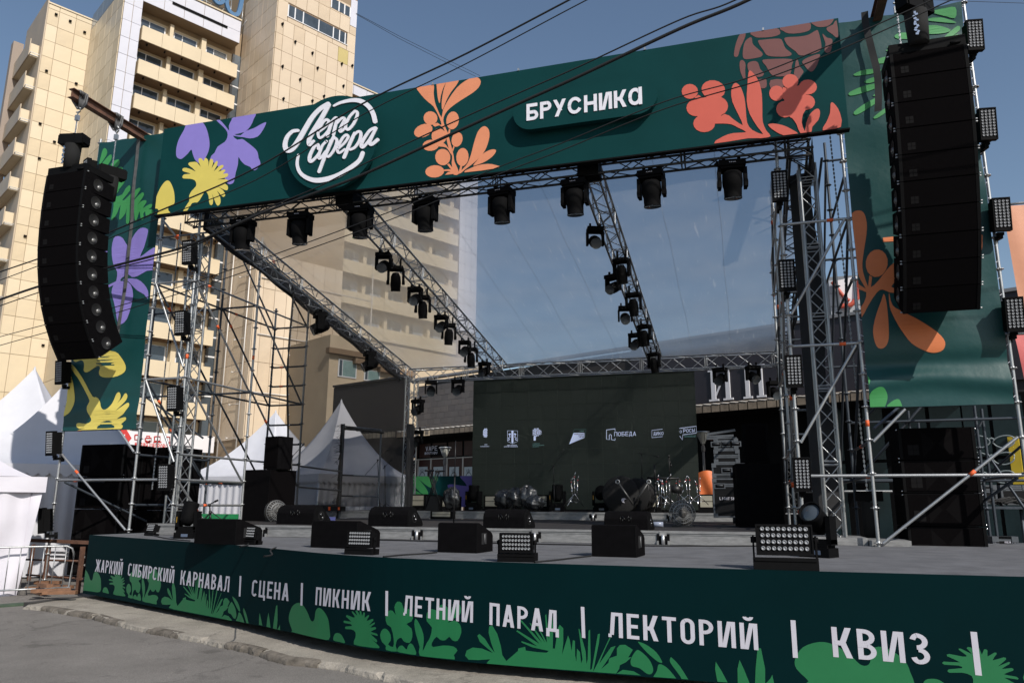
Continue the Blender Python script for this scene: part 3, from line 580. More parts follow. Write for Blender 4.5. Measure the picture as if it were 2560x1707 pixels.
art('coral_flowers', red_p, [
 (H3, ell(160, 920, 94, 86), 0), (H3, ell(430, 900, 137, 108, 8), 0), (H3, ell(230, 1110, 110, 96), 0), (H3, ell(480, 1090, 120, 110), 0), (H3, ell(325, 1290, 126, 100), 0), (H3, ell(380, 1130, 160, 150), 0), (H3, [(215, 990), (260, 960), (370, 1040), (300, 1080)], 0),
 (H3, [(400, 1290), (560, 1180), (660, 1240), (770, 1310), (720, 1190), (650, 1040), (636, 920), (660, 840), (700, 825), (750, 880), (790, 1000), (805, 1130), (820, 1280), (880, 1365), (1005, 1415), (940, 1330), (850, 1180), (815, 1030), (822, 860), (835, 710), (855, 680), (900, 720), (960, 820), (990, 960), (995, 1150), (1000, 1270), (1040, 1370), (1090, 1435), (1000, 1460), (830, 1460), (440, 1520), (540, 1440), (660, 1400), (810, 1390), (720, 1340), (640, 1300), (540, 1290), (440, 1292)], 2),
 (H3, ell(1160, 942, 86, 88), 0), (H3, ell(1318, 805, 92, 84), 0), (H3, ell(1520, 870, 104, 86), 0), (H3, ell(1500, 1045, 102, 88), 0), (H3, ell(1255, 1125, 100, 96), 0), (H3, ell(1370, 980, 130, 130), 0), (H3, [(1230, 870), (1270, 880), (1300, 1000), (1230, 1010)], 0), (H3, [(1400, 855), (1430, 850), (1440, 940), (1380, 950)], 0),
 (H3, [(1300, 1200), (1340, 1090), (1500, 1100), (1465, 1180), (1450, 1280), (1485, 1380), (1500, 1290), (1540, 1190), (1600, 1130), (1645, 1122), (1660, 1170), (1640, 1250), (1570, 1330), (1555, 1400), (1440, 1410), (1390, 1300), (1340, 1230)], 2),
 (H3, [(1062, 1300), (1120, 1290), (1230, 1310), (1320, 1350), (1420, 1420), (1250, 1430), (1130, 1370), (1080, 1330)], 2), (H3, [(1690, 1370), (1730, 1280), (1775, 1170), (1780, 1070), (1800, 1047), (1840, 1080), (1890, 1170), (1900, 1330)], 2)], hd, HY, .006)
# small clips along the top edge
m = MB()
for u, v in ((1082, 207), (1296, 172), (1908, 76), (1612, 121)):
    p = at(u, v, y=HY); m.box((p.x, HY+.01, HZ1+.02), (.03, .05, .05))
P('edge_clip', m, galv, hd, kind='stuff')
# --- round logo
LY = HY-.24
cen = at(828.4, 356.3, y=LY); rad = abs(at(828.4+113, 356.3-18.6, y=LY).x-at(828.4-113, 356.3+18.6, y=LY).x)/2
n = 64
disc = P('logo_disc', MB().prism([(cen.x+rad*math.cos(2*math.pi*k/n), LY, cen.z+rad*math.sin(2*math.pi*k/n)) for k in range(n)], (0, .09, 0)), green_v, hd)
m = MB()
for a in (.7, 2.3, 4.2, 5.6): m.tube((cen.x+rad*.7*math.cos(a), LY+.09, cen.z+rad*.55*math.sin(a)), (cen.x+rad*.7*math.cos(a), HY, cen.z+rad*.55*math.sin(a)), .03)
P('logo_spacer', m, blackm, hd, kind='stuff')
L1 = zr(640, 200, 5.228)
Qz = zr(700, 240, 4.481)
strokes = [([(200, 388), (140, 398), (82, 455), (55, 530), (62, 590), (95, 610), (150, 580), (210, 490), (280, 370), (360, 240), (450, 145), (538, 90)], 60, 34, 48),
 ([(543, 100), (480, 220), (410, 335), (345, 440), (320, 515), (332, 548), (375, 505)], 52, 48, 30),
 ([(430, 405), (500, 352), (543, 300), (532, 268), (490, 285), (440, 365), (424, 430), (445, 472), (495, 440), (545, 380)], 31, 28, 24),
 ([(580, 285), (548, 380), (528, 452)], 36, 32, 32), ([(566, 310), (612, 252), (640, 258), (617, 340), (597, 432)], 35, 28, 32), ([(640, 305), (690, 252), (724, 258), (690, 330), (667, 385), (684, 400), (728, 362)], 33, 26, 26),
 ([(838, 172), (782, 230), (738, 310), (735, 358), (768, 374), (818, 320), (858, 235), (864, 184), (840, 172)], 33, 30, 30),
 ([(428, 592), (424, 545), (384, 570), (338, 655), (328, 718), (352, 733), (410, 680), (452, 615)], 38, 30, 28),
 ([(600, 458), (560, 540), (500, 680), (436, 848)], 37, 34, 36), ([(520, 508), (472, 560), (438, 645), (434, 698), (462, 688), (510, 622)], 32, 28, 26), ([(562, 502), (618, 474), (636, 512), (608, 598), (550, 676), (518, 672)], 33, 26, 28),
 ([(652, 590), (718, 532), (762, 464), (744, 438), (702, 470), (654, 558), (643, 618), (668, 638), (724, 598)], 32, 26, 24), ([(834, 420), (782, 530), (716, 688)], 37, 34, 37), ([(812, 462), (868, 404), (904, 414), (890, 500), (838, 576), (786, 602)], 34, 26, 28),
 ([(1066, 358), (1002, 392), (934, 490), (908, 556), (932, 572), (990, 508), (1058, 392)], 37, 32, 28), ([(1074, 362), (1022, 470), (1002, 528), (1030, 542), (1092, 492)], 35, 32, 40),
 ([(602, 112), (680, 76), (800, 50), (900, 58), (985, 110), (1038, 190), (1064, 285)], 50, 22, 50),
 ([(204, 662), (190, 760), (218, 850), (290, 912), (390, 945), (510, 935), (660, 885), (810, 790), (890, 720), (925, 640)], 56, 24, 44)]
for i, (pts, wd, w0, w1) in enumerate(strokes):
    m = MB()
    for j, pl in enumerate(blob_polys(pts, wd, 4, w0, w1)):
        q = [at(*Qz(*p), y=LY-.02) for p in pl]; m.prism([(a.x, LY-.02-.0003*(j % 5)-.0001*i, a.z) for a in q], (0, .019, 0))
    P('logo_stroke', m, white_l, disc)
# --- long rounded plaque with raised letters
Z2 = zr(800, 0, 2.6133); PY = HY-.20
a, b = at(*Z2(1262, 755), y=PY), at(*Z2(2203, 600), y=PY); tp, bt = at(*Z2(1420, 645), y=PY), at(*Z2(1400, 848), y=PY)
zc = (a.z+b.z)/2; hh = .36
out = [(a.x+hh+hh*math.cos(R(k)), PY, zc+hh*math.sin(R(k))) for k in range(90, 271, 10)] + [(b.x-hh+hh*math.cos(R(k)), PY, zc+hh*math.sin(R(k))) for k in range(-90, 91, 10)]
pq = P('name_plaque', MB().prism(out, (0, .12, 0)), green_v, hd)
P('plaque_spacer', MB().bb((a.x+.4, PY+.12, zc-.12), (b.x-.4, HY-.001, zc+.12)), blackm, hd)
x0, x1 = at(*Z2(1350, 775), y=PY).x, at(*Z2(2106, 670), y=PY).x
G, wd = text_polys('БРУСНИКа', .34, .84, .21, .13, widths={'а': .86, 'С': .95, 'К': .8, 'Р': .76, 'Б': .8})
for g in G:
    m = MB()
    for j, pl in enumerate(g): m.prism([(x0+(x1-x0)/wd*p[0], PY-.014-.0004*j, zc-.185+p[1]) for p in pl], (0, .0138, 0))
    P('letter', m, white_l, pq)
# ================================================================ SIDE BANNERS (cloth with folds)
TY = 13.3
def cloth(x0, x1, z0, z1, seed, fold):
    rnd = random.Random(seed); ph = [rnd.uniform(0, 6) for _ in range(6)]
    def f(x, z, off=0):
        u = (x-x0)/(x1-x0); v = (z-z0)/(z1-z0)
        d = .012*math.sin(5*v*7+ph[0]+2*u)*fold + .008*math.sin(23*v+ph[1]-3*u)*fold + .006*math.sin(9*u+ph[2]+6*v)
        d += .05*math.exp(-((v-.055-.01*math.sin(4*u))/.022)**2)*fold - .03*math.exp(-((v-.10)/.02)**2)*fold
        d += .012*math.sin(40*v+8*u+ph[3])*max(0, (u if fold > 1 else 1-u)-.75)*4*min(1, fold)
        return Vector((x, TY-.055-d-off, z-.012*math.cos((u-.5)*2*math.pi*3)*(v > .97)))
    return f
BL = (-14.40, -12.42, 3.2, 10.07); BR = (1.92, 3.93, 3.2, 10.07)
fl, fr = cloth(*BL, 3, .45), cloth(*BR, 8, 1.25)
def banner(name, label, B, f):
    t = T(name, label, 'banner', ((B[0]+B[1])/2, TY, B[2]))
    g = MB().grid(lambda u, v: f(B[0]+(B[1]-B[0])*u, B[2]+(B[3]-B[2])*v), 30, 220)
    c = P('cloth', g, green_c, t, recalc=False)
    m = MB()
    for k in range(26):
        z = B[2]+.1+(B[3]-B[2]-.2)*k/25
        for x, sx in ((B[0], -1), (B[1], 1)): m.tube(f(x, z)+Vector((0, -.004, 0)), (x+sx*.06, TY, z+.05), .004, 4, caps=False)
    P('lacing', m, white_l, t, kind='stuff')
    return t, c
bl, blc = banner('side_banner', 'green cloth banner with purple lily and yellow daisies behind the speaker column', BL, fl)
br, brc = banner('side_banner', 'wrinkled green cloth banner with orange sprig and green fern tips', BR, fr)
def art_c(name, mt, groups, parent, B, f, off=.007):
    return art(name, mt, groups, parent, TY-.06, off, B[0]+.002, B[1]-.002, B[2]+.01, B[3]-.01, bend=f)
B1 = zr(240, 340, 6.817)
fern = [(B1, [(60, 500), (95, 300), (130, 215), (175, 220), (190, 290), (150, 380)], 3), (B1, [(100, 490), (210, 340), (260, 320), (262, 390), (215, 480), (180, 520)], 3), (B1, [(250, 490), (300, 430), (370, 400), (402, 430), (390, 490), (340, 540), (280, 560)], 3),
 (B1, [(340, 590), (390, 535), (440, 530), (458, 580), (430, 650), (395, 690), (350, 700)], 3), (B1, [(360, 790), (430, 730), (480, 725), (492, 770), (450, 840), (370, 930), (330, 930)], 3),
 (B1, [(0, 900), (150, 1000), (330, 1060), (500, 1110), (700, 1200), (880, 1250), (975, 1260), (970, 1325), (920, 1325), (890, 1385), (850, 1360), (840, 1290), (810, 1330), (820, 1400), (795, 1435), (765, 1410), (745, 1290), (725, 1340), (690, 1440), (660, 1420), (645, 1260), (620, 1250), (600, 1340), (560, 1480), (510, 1480), (520, 1220), (500, 1320), (420, 1420), (392, 1400), (418, 1170), (360, 1320), (290, 1430), (260, 1425), (290, 1290), (300, 1130), (245, 1120), (225, 1050), (0, 1000)], 2),
 (B1, [(225, 970), (340, 950), (400, 920), (320, 1030), (440, 1000), (500, 900), (575, 840), (580, 930), (450, 1085), (480, 1090), (620, 960), (730, 890), (765, 905), (720, 980), (590, 1160), (690, 1050), (790, 965), (822, 1000), (770, 1090), (690, 1200), (760, 1120), (840, 1095), (862, 1130), (800, 1230), (880, 1180), (945, 1158), (955, 1195), (900, 1250), (700, 1260), (450, 1180), (300, 1110)], 2)]
art_c('fern_print', leaf_g, fern, blc, BL, fl)
B2 = zr(90, 560, 3.92)
lily = [(B2, [(740, 240), (760, 140), (800, 118), (850, 140), (905, 225), (940, 140), (1000, 60), (1050, 38), (1100, 55), (1095, 110), (1060, 230), (1020, 325), (1110, 260), (1190, 235), (1190, 430), (1090, 460), (1000, 510), (940, 520), (905, 495), (840, 530), (830, 560), (880, 560), (930, 600), (948, 690), (930, 800), (890, 930), (840, 980), (800, 960), (780, 850), (760, 760), (740, 670), (760, 600), (790, 550), (798, 470), (770, 420), (750, 350)], 2),
 (B2, [(845, 545), (900, 535), (990, 540), (1060, 590), (1100, 660), (1095, 735), (1060, 690), (990, 650), (940, 600), (900, 560)], 2), (B2, [(690, 610), (790, 560), (800, 580), (715, 622)], 0), (B2, [(560, 272), (700, 265), (700, 288), (600, 285)], 0), (B2, [(600, 775), (630, 765), (620, 800)], 0)]
art_c('lily_print', purple, lily, blc, BL, fl)
B3 = zr(150, 860, 6.817)
art_c('daisy_print', yellow, [(B3, [(210, 200), (240, 290), (290, 300), (360, 270), (405, 310), (412, 380), (405, 450), (440, 482), (500, 465), (580, 410), (650, 375), (690, 400), (670, 470), (680, 530), (740, 565), (850, 570), (980, 545), (1090, 480), (1118, 400), (1090, 310), (1020, 200), (940, 130), (700, 100), (400, 120)], 2),
 (B3, [(200, 345), (260, 400), (360, 540), (450, 700), (545, 890), (600, 900), (650, 930), (685, 1000), (710, 1075), (760, 1120), (830, 1090), (890, 1010), (940, 880), (980, 825), (1015, 825), (1028, 880), (1010, 950), (970, 1010), (1040, 930), (1090, 850), (1125, 838), (1142, 880), (1120, 950), (1050, 1040), (960, 1138), (1060, 1060), (1140, 1000), (1175, 1010), (1175, 1060), (1130, 1130), (1080, 1200), (970, 1275), (1060, 1255), (1125, 1245), (1125, 1290), (1045, 1360), (1072, 1385), (1040, 1450), (880, 1445), (960, 1490), (250, 1500), (430, 1430), (330, 1440), (280, 1400), (285, 1355), (330, 1343), (440, 1355), (520, 1320), (530, 1260), (475, 1160), (460, 1060), (490, 980), (480, 930), (400, 750), (300, 570), (205, 440)], 2),
 (B3, [(150, 560), (190, 540), (225, 680), (240, 850), (230, 1020), (190, 1140), (130, 1200), (60, 1210), (80, 900)], 3)], blc, BL, fl)
B4 = zr(2100, 480, 2.8)
art_c('sprig_print', orange_r, [(B4, [(80, 160), (120, 128), (165, 140), (188, 210), (185, 300), (165, 420), (155, 530), (180, 620), (205, 680), (200, 700), (160, 640), (120, 560), (105, 400), (85, 280)], 3), (B4, ell(256, 500, 77, 96, 8), 0), (B4, [(205, 585), (225, 595), (215, 680), (195, 690)], 0),
 (B4, [(125, 640), (180, 675), (240, 650), (300, 580), (350, 520), (420, 470), (520, 440), (520, 500), (430, 580), (360, 660), (420, 680), (400, 700), (350, 700), (300, 680), (260, 700), (200, 790), (150, 880), (120, 850), (170, 770), (185, 700), (130, 680)], 2), (B4, [(310, 710), (330, 790), (340, 950), (335, 1050), (300, 1095), (255, 1080), (230, 980), (250, 870), (290, 760)], 3),
 (B4, [(345, 700), (370, 790), (450, 840), (560, 900), (680, 985), (732, 1050), (720, 1105), (660, 1125), (590, 1110), (500, 1060), (430, 970), (380, 880), (350, 800)], 3), (B4, [(700, 280), (900, 250), (1000, 300), (1000, 330), (700, 330), (300, 350), (300, 320)], 0), (B4, ell(690, 720, 90, 40, 80), 0), (B4, ell(980, 360, 20, 60, 0), 0), (B4, [(800, 100), (870, 60), (880, 160), (800, 180)], 0)], brc, BR, fr)
B5 = zr(2150, 0, 3.92)
art_c('leaf_print', leaf_g, [(B5, [(345, 345), (420, 320), (560, 330), (560, 375), (420, 385), (350, 375)], 3), (B5, [(265, 470), (340, 455), (440, 455), (440, 480), (330, 485)], 3), (B5, [(250, 500), (330, 488), (420, 500), (420, 520), (300, 515)], 3), (B5, [(130, 620), (190, 580), (290, 560), (290, 610), (200, 630)], 3), (B5, [(-60, 730), (40, 690), (190, 680), (190, 705), (60, 735), (-40, 745)], 3), (B5, [(40, 800), (110, 765), (190, 755), (190, 780), (90, 815)], 3), (B5, [(-100, 900), (40, 840), (180, 815), (180, 850), (40, 905), (-90, 935)], 3), (B5, [(130, 935), (190, 890), (200, 925), (150, 940)], 3), (B5, [(-60, 1100), (60, 1010), (200, 940), (200, 980), (90, 1060), (-30, 1130)], 3), (B5, [(130, 1160), (200, 1100), (260, 1060), (250, 1110), (160, 1170)], 3),
 (B5, [(690, 120), (800, 90), (930, 85), (930, 180), (800, 150)], 3), (B5, [(650, 200), (760, 170), (930, 210), (920, 225), (760, 215)], 3), (B5, [(640, 260), (760, 250), (890, 290), (820, 325), (650, 330)], 3), (B5, [(660, 380), (780, 400), (860, 330), (960, 250), (980, 290), (860, 390), (790, 440), (650, 450)], 3), (B5, [(860, 400), (960, 330), (985, 420), (900, 440)], 3),
 (B4, [(205, 1420), (250, 1375), (300, 1370), (330, 1420), (325, 1470), (300, 1510), (210, 1515)], 3), (B4, [(325, 1505), (370, 1460), (410, 1450), (428, 1480), (425, 1505)], 3), (B4, [(190, 1290), (207, 1320), (195, 1355)], 3)], brc, BR, fr, .010)

# ================================================================ SCAFFOLD TOWERS
POLE = .027
ros = MB()
for k in range(8):
    a = R(45*k); ros.tube((.045*math.cos(a), .045*math.sin(a), -.006), (.045*math.cos(a), .045*math.sin(a), .006), .022, 6)
ros.tube((0, 0, -.03), (0, 0, .03), .033, 10); ros.tube((0, 0, -.006), (0, 0, .006), .052, 12)
ros_me = ros.mesh('rosette', galv); ros_me2 = ros.mesh('rosette', dsteel)
tape_me = MB().tube((0, 0, -.05), (0, 0, .05), .0295, 10).mesh('tape_band', orange_tape)
rt = random.Random(11)
def pole(t, x, y, z0, z1, m=None, zr_=.06):
    m = m or galv
    p = rod('pole', (x, y, z0), (x, y, z1), POLE, m, t, 10)
    z = zr_
    while z < z1-.05:
        if z > z0: P('rosette', ros_me if m is galv else ros_me2, m, p, Matrix.Translation((x, y, z)))
        z += .528
    if rt.random() < .8: P('tape_band', tape_me, orange_tape, p, Matrix.Translation((x, y, rt.uniform(z0+.8, z1-.5))))
    return p
def ledger(t, a, b, m=None, tape=.4):
    o = rod('ledger', a, b, .0245, m or galv, t, 8)
    if rt.random() < tape:
        q = Vector(a).lerp(Vector(b), rt.uniform(.2, .4)); d = (Vector(b)-Vector(a)).to_track_quat('Z', 'Y').to_matrix().to_4x4()
        P('tape_band', tape_me, orange_tape, o, Matrix.Translation(q) @ d)
    return o
def brace(t, a, b, m=None):
    o = rod('brace', a, b, .0235, m or galv, t, 8)
    if rt.random() < .5:
        q = Vector(a).lerp(Vector(b), rt.uniform(.15, .4)); d = (Vector(b)-Vector(a)).to_track_quat('Z', 'Y').to_matrix().to_4x4()
        P('tape_band', tape_me, orange_tape, o, Matrix.Translation(q) @ d)
    return o
LV = [2.14, 4.27, 6.42, 8.5]
Y1, Y2, Y3 = 13.3, 15.58, 17.87
def tower(label, xo, xa, xb, loc, left):
    t = T('scaffold_tower', label, 'scaffold', loc)
    z0 = -.06 if left else DZ
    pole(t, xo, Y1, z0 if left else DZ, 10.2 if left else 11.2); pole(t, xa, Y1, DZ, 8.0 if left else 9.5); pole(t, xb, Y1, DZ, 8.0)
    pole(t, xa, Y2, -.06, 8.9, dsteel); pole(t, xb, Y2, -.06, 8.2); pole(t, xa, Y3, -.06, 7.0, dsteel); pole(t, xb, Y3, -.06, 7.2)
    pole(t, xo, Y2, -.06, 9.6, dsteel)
    s = 1 if xb > xa else -1
    for z in LV:
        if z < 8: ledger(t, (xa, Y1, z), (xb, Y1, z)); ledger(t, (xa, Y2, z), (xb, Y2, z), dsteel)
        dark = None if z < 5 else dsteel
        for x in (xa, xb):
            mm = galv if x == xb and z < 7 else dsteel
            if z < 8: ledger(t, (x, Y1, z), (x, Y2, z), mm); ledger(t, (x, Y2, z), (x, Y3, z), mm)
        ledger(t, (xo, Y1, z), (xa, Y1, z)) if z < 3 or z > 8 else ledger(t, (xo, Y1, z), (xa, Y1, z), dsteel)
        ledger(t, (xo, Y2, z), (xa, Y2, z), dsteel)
        ledger(t, (xo, Y1, z), (xo, Y2, z), dsteel)
    for z in ((2.66, 1.62) if left else (2.66, 5.4, 7.2)): ledger(t, (xb, Y1, z), (xb, Y3, z)); ledger(t, (xa, Y1, z), (xa, Y2, z), dsteel)
    ledger(t, (xo, Y1, 10.05), (xa, Y1, 10.05)); ledger(t, (xo, Y1, 3.22), (xa, Y1, 3.22), dsteel)
    for a, b in ((6.42, 4.27), (4.27, 2.14)):
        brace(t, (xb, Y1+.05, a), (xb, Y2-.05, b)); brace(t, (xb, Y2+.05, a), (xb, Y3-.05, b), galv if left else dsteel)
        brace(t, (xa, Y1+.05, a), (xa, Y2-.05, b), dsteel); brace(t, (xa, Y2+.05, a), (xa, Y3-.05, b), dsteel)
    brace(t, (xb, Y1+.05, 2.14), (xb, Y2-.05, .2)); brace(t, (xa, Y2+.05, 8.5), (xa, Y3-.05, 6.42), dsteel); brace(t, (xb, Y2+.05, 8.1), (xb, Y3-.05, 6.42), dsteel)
    # front face
    if left:
        brace(t, (xa+.05, Y1-.03, 6.4), (xb-.05, Y1-.03, 4.5)); brace(t, (xa+.05, Y1-.03, 4.25), (xb-.05, Y1-.03, 2.5)); brace(t, (xa+.05, Y1-.03, 7.9), (xb-.3, Y1+.5, 6.9))
    else:
        brace(t, (xa-.07, Y1-.03, 6.40), (xb+.05, Y1-.03, 4.81)); brace(t, (xa-.07, Y1-.03, 4.23), (xb+.05, Y1-.03, 2.67)); brace(t, (xa-.3, Y1+.3, 7.7), (xa-.5, Y2, 6.2), dsteel)
    brace(t, (xo+s*.06, Y1-.03, 2.70), (xa-s*.06, Y1-.03, 1.11)); brace(t, (xa+(-s)*.06, Y1-.03, 2.67), (xa-s*.56, Y1-.03, 3.17)) if not left else brace(t, (xa-s*.06, Y1-.03, 2.72), (xa-s*.62, Y1-.03, 3.3))
    brace(t, (xo+s*.1, Y1+.1, 2.1), (xo+s*1.1, Y2, 1.0), dsteel); brace(t, (xo+s*.2, Y2, 4.2), (xa-s*.1, Y2, 2.2), dsteel); brace(t, (xo+s*.2, Y1+.3, 4.9), (xa-s*.2, Y2, 3.2), dsteel)
    # rungs between the rear poles
    z = 1.62
    while z < 6.9:
        if min(abs(z-l) for l in LV) > .1: ledger(t, (xa, Y3, z), (xb, Y3, z), dsteel)
        z += .528
    ledger(t, (xa, Y3, 4.27), (xb, Y3, 4.27), dsteel); ledger(t, (xa, Y3, 6.42), (xb, Y3, 6.42), dsteel)
    return t
tl = tower('scaffold tower standing open to the sunny tan building with a rung ladder at its back', -14.43, -12.367, -11.33, (-12.4, 15.5, -.06), True)
tr = tower('scaffold tower beside the stacked road cases and the shaded truss mast', 3.985, 1.87, .80, (2.2, 15.5, -.06), False)
# rope-tied post frame behind the left tower
t = T('fence_frame', 'dark post frame tied with torn black netting before a pointed tent', 'frame', (-10.6, 20.3, RZ))
e0, e1 = at(860, 1062, y=20.3), at(953, 1074, y=21.6)
for q in (e0, e1): rod('post', (q.x, q.y, -.06), (q.x, q.y, q.z), .03, dsteel, t)
for z in (e0.z-.04, 1.9, 2.5): rod('rail', (e0.x, e0.y, z), (e1.x, e1.y, z), .024, dsteel, t)
rod('rail', (-11.33, Y3, 2.64), (e0.x, e0.y, 2.60), .024, galv, t); rod('rail', (-11.33, Y3, 2.1), (e0.x, e0.y, 2.05), .024, galv, t); rod('rail', (-11.33, Y3, 1.62), (e0.x, e0.y, 1.62), .024, dsteel, t)
m = MB(); rn = random.Random(5)
for k in range(60):
    z = rn.uniform(1.2, e0.z); a = rn.uniform(-.4, .4)+math.pi
    p = Vector((e0.x, e0.y, z)); m.path([p, p+Vector((math.cos(a)*.12, 0, rn.uniform(-.03, .1))), p+Vector((math.cos(a)*rn.uniform(.2, .34), 0, rn.uniform(-.12, .12)))], .004, 3)
for k in range(14):
    z = 1.1+(e0.z-1.1)*k/14; m.add([(e0.x-.10-rn.uniform(0, .06), e0.y+.02, z), (e0.x+.02, e0.y+.03, z), (e0.x+.02, e0.y+.03, z+.24), (e0.x-.08-rn.uniform(0, .06), e0.y+.02, z+.24)], [(0, 1, 2, 3)])
P('torn_netting', m, rubber, t, kind='stuff')
m = MB()
for k in range(12):
    p = Vector((e0.x, e0.y, e0.z-.04)).lerp(Vector((e1.x, e1.y, e0.z-.04)), k/12); m.tube(p+Vector((0, 0, -.05-.03*rn.random())), p+Vector((.12, .12, -.05-.03*rn.random())), .045, 6)
P('rolled_netting', m, rubber, t, kind='stuff')

# ================================================================ TRUSSES AND ROOF
def truss(name, a, b, wdt, hgt, parent, m, up=Vector((0, 0, 1)), bay=.5, chord=.025, lace=.0115, kindx=True, label=None):
    # box truss: a, b = centre line ends; four chords are parts, the zig-zag lacing is one piece
    a, b = Vector(a), Vector(b); d = (b-a).normalized(); sd = d.cross(up).normalized(); u = sd.cross(d).normalized(); L = (b-a).length
    root = P(name, MB().tube(a-d*.02+sd*wdt/2+u*hgt/2, a+sd*wdt/2+u*hgt/2, chord*1.3, 8).tube(a-d*.02-sd*wdt/2-u*hgt/2, a-sd*wdt/2-u*hgt/2, chord*1.3, 8), m, parent, label=label)
    cs = [(i*wdt/2, j*hgt/2) for i, j in ((-1, -1), (1, -1), (1, 1), (-1, 1))]
    for x, y in cs: rod('chord', a+sd*x+u*y, b+sd*x+u*y, chord, m, root)
    mb = MB(); n = max(2, round(L/bay)); s = L/n
    for k in range(4):
        (x0, y0), (x1, y1) = cs[k], cs[(k+1) % 4]
        if n > 60 and k in (): continue
        for i in range(n):
            p, q = ((x0, y0), (x1, y1)) if i % 2 == 0 else ((x1, y1), (x0, y0))
            mb.tube(a+d*(i*s)+sd*p[0]+u*p[1], a+d*((i+1)*s)+sd*q[0]+u*q[1], lace, 5, caps=False)
        for L_ in [j*s*4 for j in range(n//4+1)]:
            mb.tube(a+d*L_+sd*x0+u*y0, a+d*L_+sd*x1+u*y1, lace, 5, caps=False); mb.tube(a+d*(L_+.06)+sd*x0+u*y0, a+d*(L_+.06)+sd*x1+u*y1, lace, 5, caps=False)
    P('lacing_bar', mb, m, root, kind='stuff')
    return root
btruss = mat('black_truss', (.055, .056, .058), .42, .6, .3, 8)
gtruss = mat('grey_truss', (.36, .37, .38), .36, .85, .2, 8)
RF0 = (13.3, 7.88); RF1 = (24.0, 6.02); slope = (RF1[1]-RF0[1])/(RF1[0]-RF0[0])
def rz_(y): return RF0[1]+slope*(y-RF0[0])
roof = T('roof_frame', 'stage roof of trusses with a clear film stretched over it', 'stage roof', (-5.2, 18.6, 7))
truss('front_truss', (-11.6, 13.3, 7.87), (1.4, 13.3, 7.87), .30, .30, roof, btruss, bay=.45)
truss('rear_truss', (-11.0, 24.0, 6.02), (1.4, 24.0, 6.02), .35, .42, roof, gtruss, bay=.5)
for x in (-11.1, -7.65, -2.55, 1.2): truss('rafter_truss', (x, 13.5, rz_(13.5)+.02), (x, 23.8, rz_(23.8)+.02), .34, .36, roof, btruss if x == 1.2 else gtruss, bay=.42)
for x in (-7.65, -2.55): P('corner_block', MB().bb((x-.2, 13.12, 7.70), (x+.2, 13.5, 8.06)), blackm, roof)
# dark canvas valance along the two side rafters
m = MB(); rn = random.Random(9)
for x in (-11.32, 1.42):
    for i in range(40):
        y0, y1 = 13.4+i*.26, 13.4+(i+1)*.26; d0 = .02+.03*math.sin(i*.5); d1 = .02+.03*math.sin((i+1)*.5)
        m.add([(x, y0, rz_(y0)+.2), (x, y1, rz_(y1)+.2), (x+.03*math.sin(i+1), y1, rz_(y1)-.22-d1), (x+.03*math.sin(i), y0, rz_(y0)-.22-d0)], [(0, 1, 2, 3)], True)
P('side_valance', m, mat('dark_canvas', (.02, .02, .022), .8, 0, .3, 5), roof)
# clear film: mostly see-through, finely ribbed and scratched, blurs what lies behind it
film = bpy.data.materials.new('clear_film'); film.use_nodes = True; t_ = film.node_tree; t_.nodes.clear()
N = lambda k: t_.nodes.new(k); LK = t_.links.new
out = N('ShaderNodeOutputMaterial'); tc = N('ShaderNodeTexCoord'); mp = N('ShaderNodeMapping'); mp.inputs['Scale'].default_value = (1, 1, 1); LK(tc.outputs['Object'], mp.inputs[0])
tr_ = N('ShaderNodeBsdfTransparent'); tr_.inputs[0].default_value = (.74, .75, .76, 1)
rf = N('ShaderNodeBsdfRefraction'); rf.inputs['IOR'].default_value = 1.08; rf.inputs['Roughness'].default_value = .36; rf.inputs[0].default_value = (.66, .67, .68, 1)
gl = N('ShaderNodeBsdfGlossy'); gl.inputs['Roughness'].default_value = .09; gl.inputs[0].default_value = (.8, .8, .8, 1)
wv = N('ShaderNodeTexWave'); wv.wave_type = 'BANDS'; wv.bands_direction = 'Y'; wv.inputs['Scale'].default_value = 9; wv.inputs['Distortion'].default_value = 1.2; LK(mp.outputs[0], wv.inputs[0])
bp = N('ShaderNodeBump'); bp.inputs['Strength'].default_value = .5; bp.inputs['Distance'].default_value = .01; LK(wv.outputs[1], bp.inputs['Height'])
LK(bp.outputs[0], rf.inputs['Normal']); LK(bp.outputs[0], gl.inputs['Normal'])
ns = N('ShaderNodeTexNoise'); ns.inputs['Scale'].default_value = 1.2; ns.inputs['Detail'].default_value = 7; LK(mp.outputs[0], ns.inputs[0])
mr = N('ShaderNodeMapRange'); mr.inputs[1].default_value = .3; mr.inputs[2].default_value = .75; mr.inputs[3].default_value = .06; mr.inputs[4].default_value = .16; LK(ns.outputs[0], mr.inputs[0])
mp2 = N('ShaderNodeMapping'); mp2.inputs['Scale'].default_value = (9, .8, 1); mp2.inputs['Rotation'].default_value = (0, 0, .5); LK(tc.outputs['Object'], mp2.inputs[0]); ns2 = N('ShaderNodeTexNoise'); ns2.inputs['Scale'].default_value = 2.2; ns2.inputs['Detail'].default_value = 4; LK(mp2.outputs[0], ns2.inputs[0]); mr2 = N('ShaderNodeMapRange'); mr2.inputs[1].default_value = .64; mr2.inputs[2].default_value = .72; mr2.inputs[3].default_value = 0; mr2.inputs[4].default_value = .22; LK(ns2.outputs[0], mr2.inputs[0]); sm_ = N('ShaderNodeMath'); sm_.operation = 'ADD'; LK(mr.outputs[0], sm_.inputs[0]); LK(mr2.outputs[0], sm_.inputs[1]); trl = N('ShaderNodeBsdfTranslucent'); trl.inputs[0].default_value = (.5, .5, .5, 1)
m1 = N('ShaderNodeMixShader'); m1.inputs[0].default_value = .55; LK(tr_.outputs[0], m1.inputs[1]); LK(rf.outputs[0], m1.inputs[2])
